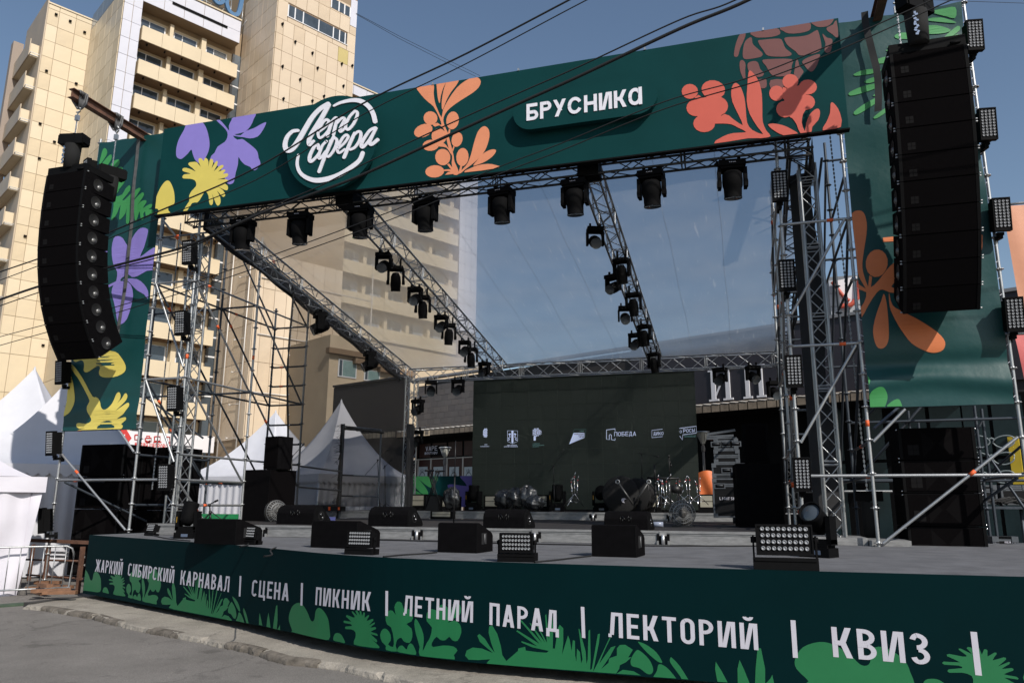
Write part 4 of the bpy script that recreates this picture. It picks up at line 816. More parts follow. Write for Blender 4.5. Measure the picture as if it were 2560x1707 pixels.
lw = N('ShaderNodeLayerWeight'); fr_ = N('ShaderNodeMath'); fr_.operation = 'POWER'; LK(lw.outputs['Facing'], fr_.inputs[0]); fr_.inputs[1].default_value = 4.0; m2 = N('ShaderNodeMixShader'); LK(fr_.outputs[0], m2.inputs[0]); LK(m1.outputs[0], m2.inputs[1]); LK(gl.outputs[0], m2.inputs[2])
m3 = N('ShaderNodeMixShader'); LK(sm_.outputs[0], m3.inputs[0]); LK(m2.outputs[0], m3.inputs[1]); LK(trl.outputs[0], m3.inputs[2]); LK(m3.outputs[0], out.inputs[0])
rn = random.Random(2)
def film_pt(u, v):
    x = -11.25+(1.3+11.25)*u; y = 13.2+10.7*v
    sag = .05*math.sin(math.pi*((u*3.55) % 1.0))
    return (x, y, rz_(y)+.235-sag*.5+.012*math.sin(31*v+5*u)+.006*math.sin(60*u+9*v))
P('clear_film', MB().grid(lambda u, v: film_pt(1-u, v), 40, 90), film, roof, recalc=False)
m = MB()
for k in range(11):
    x = -10.6+k*1.12; m.path([Vector(film_pt((x+11.25)/12.25, j/24))+Vector((.012*math.sin(j*.7+k), 0, .01)) for j in range(25)], .003, 4)
P('film_seam', m, mat('film_seam', (.30, .31, .33), .6), roof, kind='stuff')
# masts that carry the roof
def mast(label, x, y, z0, z1, m, wd=.30):
    t = T('truss_mast', label, 'truss mast', (x, y, z0))
    truss('mast_section', (x, y, z0), (x, y, z1), wd, wd, t, m, up=Vector((0, 1, 0)), bay=.32, chord=.026)
    P('base_plate', MB().bb((x-wd/2-.06, y-wd/2-.06, z0-.03), (x+wd/2+.06, y+wd/2+.06, z0+.004)), galv, t)
    return t
mast('bright truss mast inside the tower of stacked cases', 1.33, 13.9, DZ+.02, 7.7, gtruss, .27)
mast('truss mast inside the tower with the hanging chain', -11.75, 13.9, .2, 7.7, gtruss, .30)
mast('slim rear truss mast at the edge of the grey shop wall', -10.95, 24.0, RZ, 6.0, gtruss, .32)
mast('rear truss mast behind the side fill speakers', 1.2, 24.0, RZ, 6.0, btruss, .32)
# thick black cable wrap and drape along the right mast
m = MB(); rn = random.Random(4)
for k in range(30):
    z0, z1 = 1.3+k*.215, 1.3+(k+1)*.215; a = .22+.03*math.sin(k*.4); b = .22+.03*math.sin((k+1)*.4)
    m.add([(1.05, 14.35, z0), (1.05+a*1.9, 14.3+.03*math.sin(k*.6), z0), (1.05+b*1.9, 14.3+.03*math.sin((k+1)*.6), z1), (1.05, 14.35, z1)], [(0, 1, 2, 3)], True)
o = P('black_drape', m, MATS['dark_canvas']); tag(o, 'narrow black drape hanging beside the bright truss mast', 'drape')
def dr_(u, v):
    a_, b_ = (-10.02, 21.65), (-10.75, 23.9); return (a_[0]+(b_[0]-a_[0])*u+.05*math.sin(16*u+2*v), a_[1]+(b_[1]-a_[1])*u, 1.5+(4.1-1.5)*v+.25*u*v)
o = P('black_backcloth', MB().grid(dr_, 24, 8), MATS['dark_canvas'], recalc=False); tag(o, 'black backcloth between the netting frame and the corner mast', 'drape')
# dark shade net closing the left side of the stage
net = bpy.data.materials.new('shade_net'); net.use_nodes = True; t_ = net.node_tree; b_ = t_.nodes['Principled BSDF']; b_.inputs['Base Color'].default_value = (.02, .016, .012, 1); b_.inputs['Roughness'].default_value = .9
tr2 = t_.nodes.new('ShaderNodeBsdfTransparent'); mx = t_.nodes.new('ShaderNodeMixShader'); mx.inputs[0].default_value = .62
t_.links.new(tr2.outputs[0], mx.inputs[1]); t_.links.new(b_.outputs[0], mx.inputs[2]); t_.links.new(mx.outputs[0], t_.nodes['Material Output'].inputs[0])
nr = T('shade_net', 'brown see-through shade net hung under the roof side before the tan building', 'net', (-11.15, 21, 2))
yn0 = at(722, 900, x=-11.2).y
def netp(u, v):
    y = yn0+.05*math.sin(v*9)+(23.9-yn0)*u; z = 1.6+(rz_(y)-.1-1.6)*v
    return (-11.2+.04*math.sin(7*u+3*v), y+.12*math.sin(v*6)*(1-u), z)
P('net_cloth', MB().grid(netp, 14, 20), net, nr, recalc=False)
m = MB().path([Vector(netp(0, j/24))+Vector((.01, 0, 0)) for j in range(25)], .028, 6)
P('net_hem', m, rubber, nr)
m = MB()
for j in range(22): m.tube(Vector(netp(0, j/22))+Vector((.05, -.01, 0)), Vector(netp(0, j/22))+Vector((.06, -.01, .02)), .012, 6)
P('eyelet', m, white_l, nr, kind='stuff')
# ================================================================ TALL BUILDING
UB = Vector((math.sin(R(28)), math.cos(R(28)))); WB = Vector((UB.y, -UB.x)); S0 = Vector((math.sin(R(-45.7)), math.cos(R(-45.7))))*63
def bp_(s, p, z): q = S0+UB*s+WB*p; return Vector((q.x, q.y, z))
def bbx(mb, s0, s1, p0, p1, z0, z1):
    v = [bp_(s, p, z) for z in (z0, z1) for s, p in ((s0, p0), (s1, p0), (s1, p1), (s0, p1))]
    return mb.add(v, [(3, 2, 1, 0), (4, 5, 6, 7), (0, 1, 5, 4), (1, 2, 6, 5), (2, 3, 7, 6), (3, 0, 4, 7)])
MBD = Matrix(((UB.x, WB.x, 0, S0.x), (UB.y, WB.y, 0, S0.y), (0, 0, 1, 0), (0, 0, 0, 1)))
bt = T('tower_block', 'tall tan panelled block with long balcony rows and a windowless stair tower', 'building', tuple(bp_(8, -4, -.1)))
def bpart(name, mt, *boxes, parent=None, **k):
    m = MB()
    for b in boxes: bbx(m, *b)
    return P(name, m, mt, parent or bt, **k)
FZ = 3.02; ZB = 38.4                                              # height of a floor, underside of the top balcony
bpart('wall', joint_m, (-1.45, 9, -14, -1.55, -.1, 43.9), (17, 37.15, -14, -1.55, -.1, 42.7))
bpart('stair_tower', joint_m, (9.1, 16.95, -12, 4.94, -.1, 60))
bpart('end_block', joint_m, (-4.9, -1.4, -16, -8.56, -.1, 43.6))
rb = random.Random(21)
def panels(fix, a0, a1, z0, z1, aw, zh, mt, axis, name='facade_panel', th=.05, gap=.018, odd=None, parent=None, asplit=None):
    # separate cladding panels with open joints; axis 's' on a front, 'p' on a side face
    ed = asplit or [a0+(a1-a0)*k/round((a1-a0)/aw) for k in range(round((a1-a0)/aw)+1)]
    zs = []; z = z0
    while z < z1-.05: zs.append((z, min(z+zh, z1))); z += zh
    n = 0
    for i in range(len(ed)-1):
        for j, (za, zb) in enumerate(zs):
            d = rb.uniform(-.006, .006); mm = odd[(i, j)] if odd and (i, j) in odd else rb.choice({'cream_facade': [cream, cream, cream_b, cream_c], 'tan_facade': [cream3, cream3, cream3b, cream3c]}.get(mt.name, [mt]))
            w_, h_ = ed[i+1]-ed[i]-2*gap, zb-za-2*gap
            key = (name, axis, round(w_, 3), round(h_, 3), mm.name)
            if key not in _pan:
                t = rb.uniform(-.004, .004)
                c = [(0, 0), (w_, 0), (w_, h_), (0, h_)]
                q = [(x, 0, y) for x, y in c]+[(x, th, y) for x, y in c]
                if axis == 'p': q = [(-b, a, y) if fix[1] < 0 else (b, a, y) for a, b, y in q]
                _pan[key] = MB().add(q, [(4, 5, 6, 7), (0, 1, 5, 4), (1, 2, 6, 5), (2, 3, 7, 6), (3, 0, 4, 7)]).mesh(name, mm)
            loc = (ed[i]+gap, fix[0]+d, za+gap) if axis == 's' else (fix[0]+d*.5, ed[i]+gap, za+gap)
            tilt = Matrix.Rotation(rb.uniform(-.0022, .0022), 4, 'X' if axis == 's' else 'Y') @ Matrix.Rotation(rb.uniform(-.0022, .0022), 4, 'Z')
            P(name, _pan[key], mm, parent or bt, MBD @ Matrix.Translation(loc) @ tilt); n += 1
    return n
_pan = {}
ts = [9.1, 9.75, 10.75, 11.8, 12.95, 14.1, 15.2, 16.25, 16.95]
panels((4.94,), 9.1, 16.95, 33.54, 42.5, 1.1, 1.5, cream3, 's', asplit=ts, odd={(6, 5): cream2})
panels((4.94,), 9.1, 16.95, .5, 21.5, 1.1, 3.0, cream3, 's', asplit=ts)
panels((9.09, -1), -1.4, 4.94, 33.54, 47.0, .95, 1.5, cream3, 'p')
panels((9.09, -1), -1.4, 4.94, 6.5, 24.5, 1.6, 3.0, cream3, 'p')
# window bands high on the tower
z0, z1 = 43.0, 44.35
panels((4.94,), 9.1, 16.95, z1, 47.2, 1.1, 1.5, cream3, 's', asplit=ts)
panels((4.94,), 9.1, 10.05, 42.5, z1, .9, 1.85, cream3, 's'); panels((4.94,), 16.05, 16.95, 42.5, z1, .9, 1.85, cream3, 's'); panels((4.94,), 10.07, 16.03, 42.5, z0, 1.5, .5, cream3, 's')
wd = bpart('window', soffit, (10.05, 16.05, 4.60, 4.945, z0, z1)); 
bpart('pane', glass_w, (10.06, 16.04, 4.946, 4.95, z0+.06, z1-.14), parent=wd)
for s in (10.1, 10.75, 11.55, 13.1, 14.6, 15.25, 15.85): bpart('mullion', pvc, (s-.05, s+.05, 4.951, 4.97, z0+.03, z1-.15), parent=wd)
bpart('sill', pvc, (10.0, 16.1, 4.951, 5.06, z0-.03, z0+.03), parent=wd)
m = MB(); bbx(m, 14.2, 16.2, 4.99, 5.0, 46.0, 47.0); wd2 = P('window', m, glass_w, bt)
for s in (14.2, 15.0, 15.6, 16.2): bpart('mullion', pvc, (s-.06, s+.06, 5.001, 5.02, 46.0, 47.0), parent=wd2)
bpart('corner_panel', white_f, (16.25, 16.93, 5.0, 5.03, 45.2, 48))
# little anchor brackets
m = MB()
for s, z in ((9.6, 42.0), (10.9, 40.9), (12.6, 40.6), (15.6, 40.9), (9.9, 38.1), (11.6, 37.6), (13.2, 39.4), (14.0, 37.0), (15.9, 38.8), (10.2, 35.2), (12.9, 36.1), (15.4, 35.5), (16.6, 37.4), (16.7, 41.2)):
    bbx(m, s-.09, s+.09, 5.0, 5.16, z-.04, z+.04); bbx(m, s-.03, s+.03, 5.0, 5.2, z-.16, z+.10)
for s, z in ((-4.3, 42.6), (-3.2, 42.5), (-2.0, 42.0), (-4.4, 37.2), (-2.1, 37.0), (-4.3, 32.4), (-3.1, 31.2), (-4.0, 29.4), (-2.4, 25.4), (-4.2, 22.6), (-2.6, 18.4), (-1.9, 14)): bbx(m, s-.10, s+.10, -8.5, -8.34, z-.07, z+.07)
P('anchor_bracket', m, blackm, bt, kind='stuff')
# slab: white end strip, roof parapet
panels((0,), -1.45, -.06, 20.0, 44.0, .7, 1.5, white_f, 's'); bpart('strip_back', joint_m, (-1.44, -.07, -1.5, -.002, -.1, 43.95))
for s0, s1, zt in ((-.04, 8.2, 44.05), (17.0, 34.45, 42.9)):
    panels((-.1,), s0, s1, 41.83, zt, 1.6, 1.1, white_f, 's'); bpart('parapet_back', joint_m, (s0, s1, -1.5, -.11, 41.85, zt-.01)); bpart('coping', cream, (s0-.02, s1+.02, -.3, .06, zt, zt+.12))
bpart('vent_slot', blackm, (2.2, 7.0, -.02, .0, 42.7, 42.95))
panels((-1.46, -1), -8.45, -.02, 23, 44.0, 1.4, 1.5, cream, 'p', odd={(i, 13): mat('glazed_panel', (.22, .25, .27), .2, 0, .2, .5) for i in range(6)})
panels((-8.56,), -4.9, -1.5, 1.0, 13.0, 1.15, 3.0, cream, 's', asplit=[-4.9, -4.05, -2.75, -1.5]); panels((-1.46, -1), -8.45, -.02, 2, 23, 2.8, 3.0, cream, 'p'); panels((0,), -1.45, -.06, 2, 20, .7, 3.0, white_f, 's'); panels((-8.56,), -4.9, -1.5, 13.0, 43.4, 1.15, 1.5, cream, 's', asplit=[-4.9, -4.05, -2.75, -1.5])
bpart('coping', cream, (-4.95, -1.5, -8.7, -8.44, 43.42, 43.55))
# end block: balconies poking out of its far side
bal_end = []
m = MB(); bbx(m, -5.0, -4.9, -15.5, -8.5, 0, 44); P('end_wall', m, mat('shaded_panel', (.45, .36, .26), .5, 0, .1, .5), bt)  # darker cream: the shade of this far side is put into the colour
for k in range(9):
    z = 40.6-k*FZ
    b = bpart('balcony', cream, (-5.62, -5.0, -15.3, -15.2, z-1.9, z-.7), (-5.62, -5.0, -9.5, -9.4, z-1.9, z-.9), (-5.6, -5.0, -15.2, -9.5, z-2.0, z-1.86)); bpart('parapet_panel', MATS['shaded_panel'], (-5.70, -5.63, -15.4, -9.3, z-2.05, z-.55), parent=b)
    bpart('drying_rack', galv, (-5.6, -5.0, -9.3, -9.26, z-2.0, z-1.96), (-5.6, -5.0, -8.9, -8.86, z-2.0, z-1.96), (-5.65, -5.6, -9.3, -8.86, z-2.0, z-1.96), parent=b)
bpart('end_stack', mat('brown_stack', (.30, .24, .2), .7), (-6.0, -5.2, -15.6, -14.7, 0, 42.2))
# balcony floors: one is built, the others share its meshes
def floor_parts(s0, s1, wins, tag_):
    out = []
    m = MB(); bbx(m, s0, s1, -1.5, -.07, .03, .12); bbx(m, s0, s0+.06, -1.5, -.07, .1, 1.25); bbx(m, s1-.06, s1, -1.5, -.07, .1, 1.25); bbx(m, s0, s1, -.12, -.07, 0, .14)
    out.append(('balcony', m.mesh('balcony', cream), None))
    m = MB(); bbx(m, s0+.01, s1-.01, -1.49, -.13, -.01, .028); out.append(('soffit', m.mesh('soffit', soffit), 0))  # underside box coloured dark brown for the shade beneath the balcony
    n = round((s1-s0)/1.55); e = [s0+(s1-s0)*k/n for k in range(n+1)]
    for i in range(n):
        m = MB(); bbx(m, e[i]+.012, e[i+1]-.012, -.069, 0, 0, 1.27); out.append(('parapet_panel', m.mesh('parapet_panel', cream), 0))
    m = MB()
    for k in range(6):
        s = s0+.6+(s1-s0-1)*k/5; bbx(m, s-.04, s+.04, -.5, -.3, -.14, -.001); bbx(m, s-.1, s+.02, -.35, -.25, -.2, -.12)
    out.append(('soffit_lamp', m.mesh('soffit_lamp', blackm), 0))
    m = MB(); bbx(m, s0, s1, -1.549, -1.5, .12, FZ); out.append(('back_wall', m.mesh('back_wall', cream), None))
    for a, b in wins:
        m = MB(); bbx(m, a-.06, b+.06, -1.499, -1.40, 1.22, 2.72); out.append(('window', m.mesh('window', pvc), None)); wi = len(out)-1
        c = [a, a+(b-a)*.36, b] if rb.random() < .7 else [a, a+(b-a)*.33, a+(b-a)*.66, b]
        for k in range(len(c)-1):
            m = MB(); bbx(m, c[k]+.03, c[k+1]-.05, -1.399, -1.38, 1.29, 2.66); out.append(('pane', m.mesh('pane', glass_w if (k == 0 or rb.random() < .5) else blind_m), wi))
    for i in range(len(wins)+1):
        a = wins[i-1][1]+.25 if i else s0; b = wins[i][0]-.25 if i < len(wins) else s1
        if b-a > .3: m = MB(); bbx(m, a, b, -1.499, -.9, 1.2, FZ-.02); out.append(('pillar', m.mesh('pillar', cream), None))
    return out
def lay(parts, z):
    made = []
    for n, me, par in parts:
        o = P(n, me, None, bt if par is None else made[par], Matrix.Translation((0, 0, z))); made.append(o)
FL = floor_parts(.12, 8.2, [(.35, 2.3), (3.1, 5.0), (5.9, 7.7)], 0)
for k in range(13): lay(FL, ZB-k*FZ)
FR = [floor_parts(17.05, 34.4, [(18+i*2.75+o, 19.85+i*2.75+o) for i in range(6)], 1) for o in (0,)]
for k in range(13): lay(FR[0], ZB-k*FZ)
panels((0,), 34.47, 37.12, 20.0, 42.9, .88, 1.5, white_f, 's'); bpart('strip_back', joint_m, (34.48, 37.1, -1.5, -.002, -.1, 42.85))
bpart('ground_floor', soffit, (-1.4, 8.2, -1.5, -.3, -.1, 1.0)); bpart('glazed_strip', glass_w, (8.3, 9.05, -1.54, -1.46, 2, 41.5))
for k in range(24): bpart('mullion', pvc, (8.28, 9.06, -1.455, -1.42, 2+k*1.65, 2.12+k*1.65))
for s, p in ((9.0, 1.0), (9.0, 4.2)): P('downpipe', MB().tube(bp_(s-.1, p, 2), bp_(s-.1, p, 26), .055, 8), conduit, bt)
for k in range(9):
    z = 4+k*2.6; P('pipe_bracket', MB().tube(bp_(8.9, 4.2, z), bp_(8.9, 2.7, z+.05), .03, 6).tube(bp_(8.9, 2.7, z+.05), bp_(8.7, 2.7, z+.05), .06, 6), conduit, bt)
for k in range(4):
    z = 5.5+k*4.6; P('conduit_run', MB().tube(bp_(9.5, 5.08, z), bp_(20, 5.08, z+.02), .05, 6), conduit, bt)
P('conduit_run', MB().tube(bp_(20.0, 5.08, 2), bp_(20.0, 5.08, 22), .06, 6), conduit, bt)
# low wing beside the stair tower, seen through the shade net
wp = [at(843, 905, x=-11), at(890, 945, x=-11)]
def onwing(u, v, p=11.06):
    d = ray(u, v); q = S0+WB*p; den = d.x*UB.y-d.y*UB.x; t = (q.x*UB.y-q.y*UB.x)/den; sx = CAM+d*t
    return (Vector((sx.x, sx.y))-S0).dot(UB), sx.z
bpart('low_wing', mat('tan_render', (.50, .40, .28), .8, 0, .1, .5), (onwing(824, 900)[0], onwing(824, 900)[0]+17, 2, 11, -.1, 14.2))
for (ua, va, ub, vb) in ((849, 899, 888, 944), (913, 925, 947, 953), (974, 945, 1000, 962), (870, 1000, 905, 1040)):
    s0, za = onwing(ua, va); s1, zb = onwing(ub, vb)
    wq = bpart('window', pvc, (s0-.08, s1+.08, 11.001, 11.08, zb-.08, za+.08)); bpart('pane', mat('green_blind', (.20, .30, .29), .2, 0, .2, 1) if 'green_blind' not in MATS else MATS['green_blind'], (s0+.35*(s1-s0)*.6, s1, 11.081, 11.09, zb, za), parent=wq)
    bpart('pane', glass_w, (s0, s0+.35*(s1-s0)*.5, 11.081, 11.09, zb, za), parent=wq)
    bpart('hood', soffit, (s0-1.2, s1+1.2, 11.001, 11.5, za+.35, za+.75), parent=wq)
# roof sign with blue letters on a frame
sg = T('roof_sign', 'blue script roof sign on a steel frame above the white parapet', 'sign', tuple(bp_(5.5, -1, 44)))
m = MB()
for k in range(7): m.tube(bp_(2+k*1.1, -.9, 44), bp_(2+k*1.1, -.9, 46.5), .04, 6).tube(bp_(2+k*1.1, -.9, 44), bp_(3.1+k*1.1, -.9, 46.5), .03, 6)
m.tube(bp_(1.8, -.9, 45), bp_(8.8, -.9, 45), .04, 6); P('sign_frame', m, galv, sg, kind='stuff')
blue = mat('blue_sign_paint', (.07, .17, .33), .4)
for pts in ([(5.6, 46.6), (5.7, 45.6), (6.1, 45.1), (6.6, 45.5), (6.8, 46.6)], [(6.9, 46.7), (6.95, 45.4), (7.4, 44.75), (8.05, 45.0), (8.3, 46.8)]):
    L, Rr, q = blob(pts, .34, 5); out = [bp_(x, -.7, z) for x, z in L]+[bp_(x, -.7, z) for x, z in reversed(Rr)]
    P('sign_letter', MB().prism(out, tuple((WB*.25).to_3d())), blue, sg)
# ground-floor shop sign: red arrow and white board with line icons
def onslab(u, v, p=.35):
    d = ray(u, v); q = S0+WB*p; den = d.x*UB.y-d.y*UB.x; t = (q.x*UB.y-q.y*UB.x)/den; sx = CAM+d*t
    return (Vector((sx.x, sx.y))-S0).dot(UB), sx.z
gs = T('shop_sign', 'long white shop board with red arrow and line drawings of office machines', 'sign', tuple(bp_(4, .35, 6)))
s0, zt = onslab(280, 1074); s1, zb = onslab(455, 1122)
zt = onslab(330, 1077)[1]; zb = onslab(345, 1122)[1]
signred = mat('sign_red', (.55, .04, .035), .45); signwhite = mat('sign_white', (.72, .70, .72), .4)
m = MB(); bbx(m, s0-3, s1+2.5, .2, .35, zb, zt); P('board', m, signwhite, gs)
def onb(pts, off): return [bp_(*(lambda q: (q[0], .35+off, q[1]))(onslab(*p))) for p in pts]
P('arrow', MB().flat(onb([(277, 1073), (316, 1073), (329, 1095), (315, 1113), (300, 1111)], .01)), signred, gs)
a, b = onslab(284, 1101), onslab(311, 1101); G, wd_ = text_polys('СИТИ', abs(onslab(284, 1084)[1]-a[1]), .62, .2, .14); m = MB()
for g in G:
    for j, pl in enumerate(g): m.flat([bp_(a[0]+(b[0]-a[0])*x/wd_, .365+.001*j, a[1]+y) for x, y in pl])
P('lettering', m, signwhite, gs, recalc=False)
m = MB()
def icon(pts, c=True):
    q = onb(pts, .02); m.path(q+([q[0]] if c else []), .05, 4)
icon([(337, 1087), (353, 1087), (353, 1099), (337, 1099)]); icon([(342, 1104), (349, 1104)], 0)
icon([(363, 1095), (378, 1095), (378, 1103), (363, 1103)]); icon([(366, 1095), (366, 1090), (374, 1090), (374, 1095)], 0); icon([(366, 1100), (366, 1106), (374, 1106), (374, 1100)], 0)
icon([(386, 1091), (400, 1091), (400, 1102), (386, 1102)]); icon([(383, 1105), (403, 1105)], 0); icon([(416, 1092), (424, 1092), (424, 1106), (418, 1106)], 0)
P('line_icon', m, signred, gs, kind='stuff')
a, b = onslab(336, 1116), onslab(425, 1118); G, wd_ = text_polys('МАЗИН ЦИФРОВОЙ'.replace('Ф', 'О'), .42, .6, .16, .16); m = MB()
for g in G:
    for j, pl in enumerate(g): m.flat([bp_(a[0]+(b[0]-a[0])*x/wd_, .37+.001*j, a[1]-.1+y) for x, y in pl])
P('lettering', m, signred, gs, recalc=False)
# ================================================================ SHOP BUILDING BEHIND THE STAGE
q0 = atd(1020, 1095, 37.8).to_2d(); q1 = atd(2150, 1018, 26.0).to_2d()
UM = (q1-q0).normalized(); WM_ = Vector((UM.y, -UM.x))
def mp_(s, p, z): q = q0+UM*s+WM_*p; return Vector((q.x, q.y, z))
def onmall(u, v, p=0):
    d = ray(u, v); q = q0+WM_*p; den = d.x*UM.y-d.y*UM.x; t = (q.x*UM.y-q.y*UM.x)/den; sx = CAM+d*t
    return (Vector((sx.x, sx.y))-q0).dot(UM), sx.z
def mbx(mb, s0, s1, p0, p1, z0, z1):
    v = [mp_(s, p, z) for z in (z0, z1) for s, p in ((s0, p0), (s1, p0), (s1, p1), (s0, p1))]
    return mb.add(v, [(3, 2, 1, 0), (4, 5, 6, 7), (0, 1, 5, 4), (1, 2, 6, 5), (2, 3, 7, 6), (3, 0, 4, 7)])
ml = T('shop_building', 'low dark shop building with a grey stone wall and a ribbed awning', 'building', tuple(mp_(12, -4, -.1)))
def mpart(name, mt, *bx, parent=None, **k):
    m = MB()
    for b in bx: mbx(m, *b)
    return P(name, m, mt, parent or ml, **k)
ZA = 4.95; ZT = 7.75
darkclad = mat('dark_cladding', (.022, .019, .025), .5, 0, .2, 1); darkwall = mat('dark_side_wall', (.022, .019, .018), .7, 0, .2, 1)
mpart('wall', darkwall, (.9, 42, -6, -.6, -.1, ZT-.1))
sw = [atd(833, 1000, 41.6).to_2d(), atd(1010, 1000, 37.6).to_2d()]; nrm = Vector((-(sw[1]-sw[0]).y, (sw[1]-sw[0]).x)).normalized()*.4
P('side_wall', MB().prism([(sw[0].x, sw[0].y, -.1), (sw[1].x, sw[1].y, -.1), (sw[1].x+nrm.x, sw[1].y+nrm.y, -.1), (sw[0].x+nrm.x, sw[0].y+nrm.y, -.1)], (0, 0, ZT+.1)), darkwall, ml)
P('side_coping', MB().prism([(sw[0].x-.02, sw[0].y-.1, ZT+.02), (sw[1].x, sw[1].y-.1, ZT+.02), (sw[1].x+nrm.x, sw[1].y+nrm.y, ZT+.02), (sw[0].x+nrm.x, sw[0].y+nrm.y, ZT+.02)], (0, 0, .1)), MATS['dark_canvas'], ml)
m = MB(); s0_ = sw[0].lerp(sw[1], .3)
for k in range(14):
    a_, b_ = s0_.lerp(sw[1], k/14), s0_.lerp(sw[1], (k+.9)/14); m.add([(a_.x-nrm.x*1.2, a_.y-nrm.y*1.2, ZA-.1), (b_.x-nrm.x*1.2, b_.y-nrm.y*1.2, ZA-.1), (b_.x-nrm.x*1.2, b_.y-nrm.y*1.2, ZA+.14), (a_.x-nrm.x*1.2, a_.y-nrm.y*1.2, ZA+.18)], [(0, 1, 2, 3)])
P('side_awning_edge', m, mat('side_awning', (.2, .17, .13), .8, 0, .4, 3), ml, kind='stuff')
stone = [mat('grey_stone', (.115, .104, .10), .8, 0, .12, 1), mat('grey_stone_dark', (.102, .091, .088), .8, 0, .12, 1), mat('grey_stone_warm', (.122, .108, .101), .8, 0, .12, 1)]
sA = 0; sB = onmall(1200, 1000)[0]; rs = random.Random(31); zs = ZA+.25; row = 0
while zs < ZT-.3:
    s = sA-(.24 if row % 2 else 0)
    while s < sB:
        a, b = max(s, sA), min(s+.48, sB)
        if b-a > .05: mpart('stone_tile', rs.choice(stone), (a+.006, b-.006, -.6, -.55+rs.uniform(-.004, .006), zs+.004, min(zs+.28, ZT-.3)-.004))
        s += .48
    zs += .28; row += 1
sC = onmall(1740, 1000)[0]
mpart('sign_band', darkclad, (sC-3, 42, -.6, -.5, ZA+.25, ZT))
mpart('coping', mat('grey_coping', (.2, .2, .21), .5), (-.1, 42.1, -.75, -.42, ZT, ZT+.1))
# ribbed awning edge
m = MB(); aw = mat('old_awning', (.20, .16, .12), .8, 0, .4, 3); k = 0; s = -.1
while s < 24:
    m.add([mp_(s, .65, ZA-.12), mp_(s+.30, .65, ZA-.12), mp_(s+.30, .65, ZA+.13), mp_(s, .65, ZA+.17)], [(0, 1, 2, 3)])
    m.add([mp_(s, .66, ZA+.17), mp_(s+.30, .66, ZA+.13), mp_(s+.30, -.6, ZA+.33), mp_(s, -.6, ZA+.37)], [(0, 1, 2, 3)]); s += .33
P('awning_edge', m, aw, ml, kind='stuff')
m = MB(); s = -.1
while s < 24:
    m.add([mp_(s, .67, ZA+.172), mp_(s+.30, .67, ZA+.132), mp_(s+.30, .45, ZA+.17), mp_(s, .45, ZA+.21)], [(0, 1, 2, 3)]); s += .33
P('awning_flashing', m, mat('pale_flashing', (.55, .53, .5), .5), ml, kind='stuff')
mpart('awning_soffit', blackm, (-.1, 24, -.55, .6, ZA-.16, ZA-.13))
# letters on the sign band
def serif_I(s0, z0, w, h):
    return [(s0, z0, s0+w, z0+.06*h), (s0+w*.28, z0+.06*h, s0+w*.72, z0+.94*h), (s0, z0+.94*h, s0+w, z0+h)]
pa, pb = onmall(1774, 1004, -.48), onmall(1834, 999, -.48); pc, pd = onmall(1860, 997, -.48), onmall(1916, 992, -.48); hh_ = onmall(1777, 925, -.48)[1]-pa[1]
wh = mat('sign_letter_white', (.62, .62, .66), .5)
for (s0, z0), (s1, z1), kind in ((pa, pb, 'И'), (pc, pd, 'П')):
    w_ = (s1-s0)*.40; bx = [(r[0], r[2], -.499, -.44, r[1], r[3]) for x in (s0, s1-w_) for r in serif_I(x, z0, w_, hh_)]
    if kind == 'П': bx.append((s0+w_*.3, s1-w_*.3, -.499, -.445, z0+hh_*.93, z0+hh_*.999))
    m = MB()
    for b in bx: mbx(m, *b)
    if kind == 'И': m.add([mp_(s0+w_*.72, -.46, z0+.1*hh_), mp_(s0+w_*.72, -.46, z0+.24*hh_), mp_(s1-w_*.72, -.46, z0+.92*hh_), mp_(s1-w_*.72, -.46, z0+.78*hh_)], [(0, 1, 2, 3)])
    P('sign_letter', m, wh, ml)
# glazed shop front: posts, panes, posters
shopglass = mat('shop_glass_brown', (.05, .022, .018), .35, 0, .3, .6, spec=.15); framew = mat('pale_shop_frame', (.42, .38, .33), .5); teal = mat('teal_shop_glass', (.018, .032, .036), .2, 0, .5, .5, spec=.3)
e = [onmall(u, 1170)[0] for u in (1000, 1026, 1058, 1098, 1138, 1176)]
mpart('dark_front', blackm, (0, 42, -.6, -.5, -.1, ZA-.1))
zt2, zm, zb2 = onmall(1080, 1105)[1], onmall(1080, 1143)[1], onmall(1080, 1205)[1]
for i in range(len(e)-1):
    mpart('shop_pane', shopglass, (e[i]+.09, e[i+1]-.04, -.5, -.47, zm+.05, zt2)); mpart('shop_pane', shopglass, (e[i]+.09, e[i+1]-.04, -.5, -.47, .2, zm-.06))
    mpart('shop_post', framew, (e[i], e[i]+.08, -.5, -.44, .2, zm)); mpart('shop_rail', framew, (e[i]+.08, e[i+1]-.02, -.5, -.45, zm-.055, zm-.01))
post = mat('poster_paper', (.42, .46, .46), .6); ink = mat('poster_ink', (.03, .03, .035), .7)
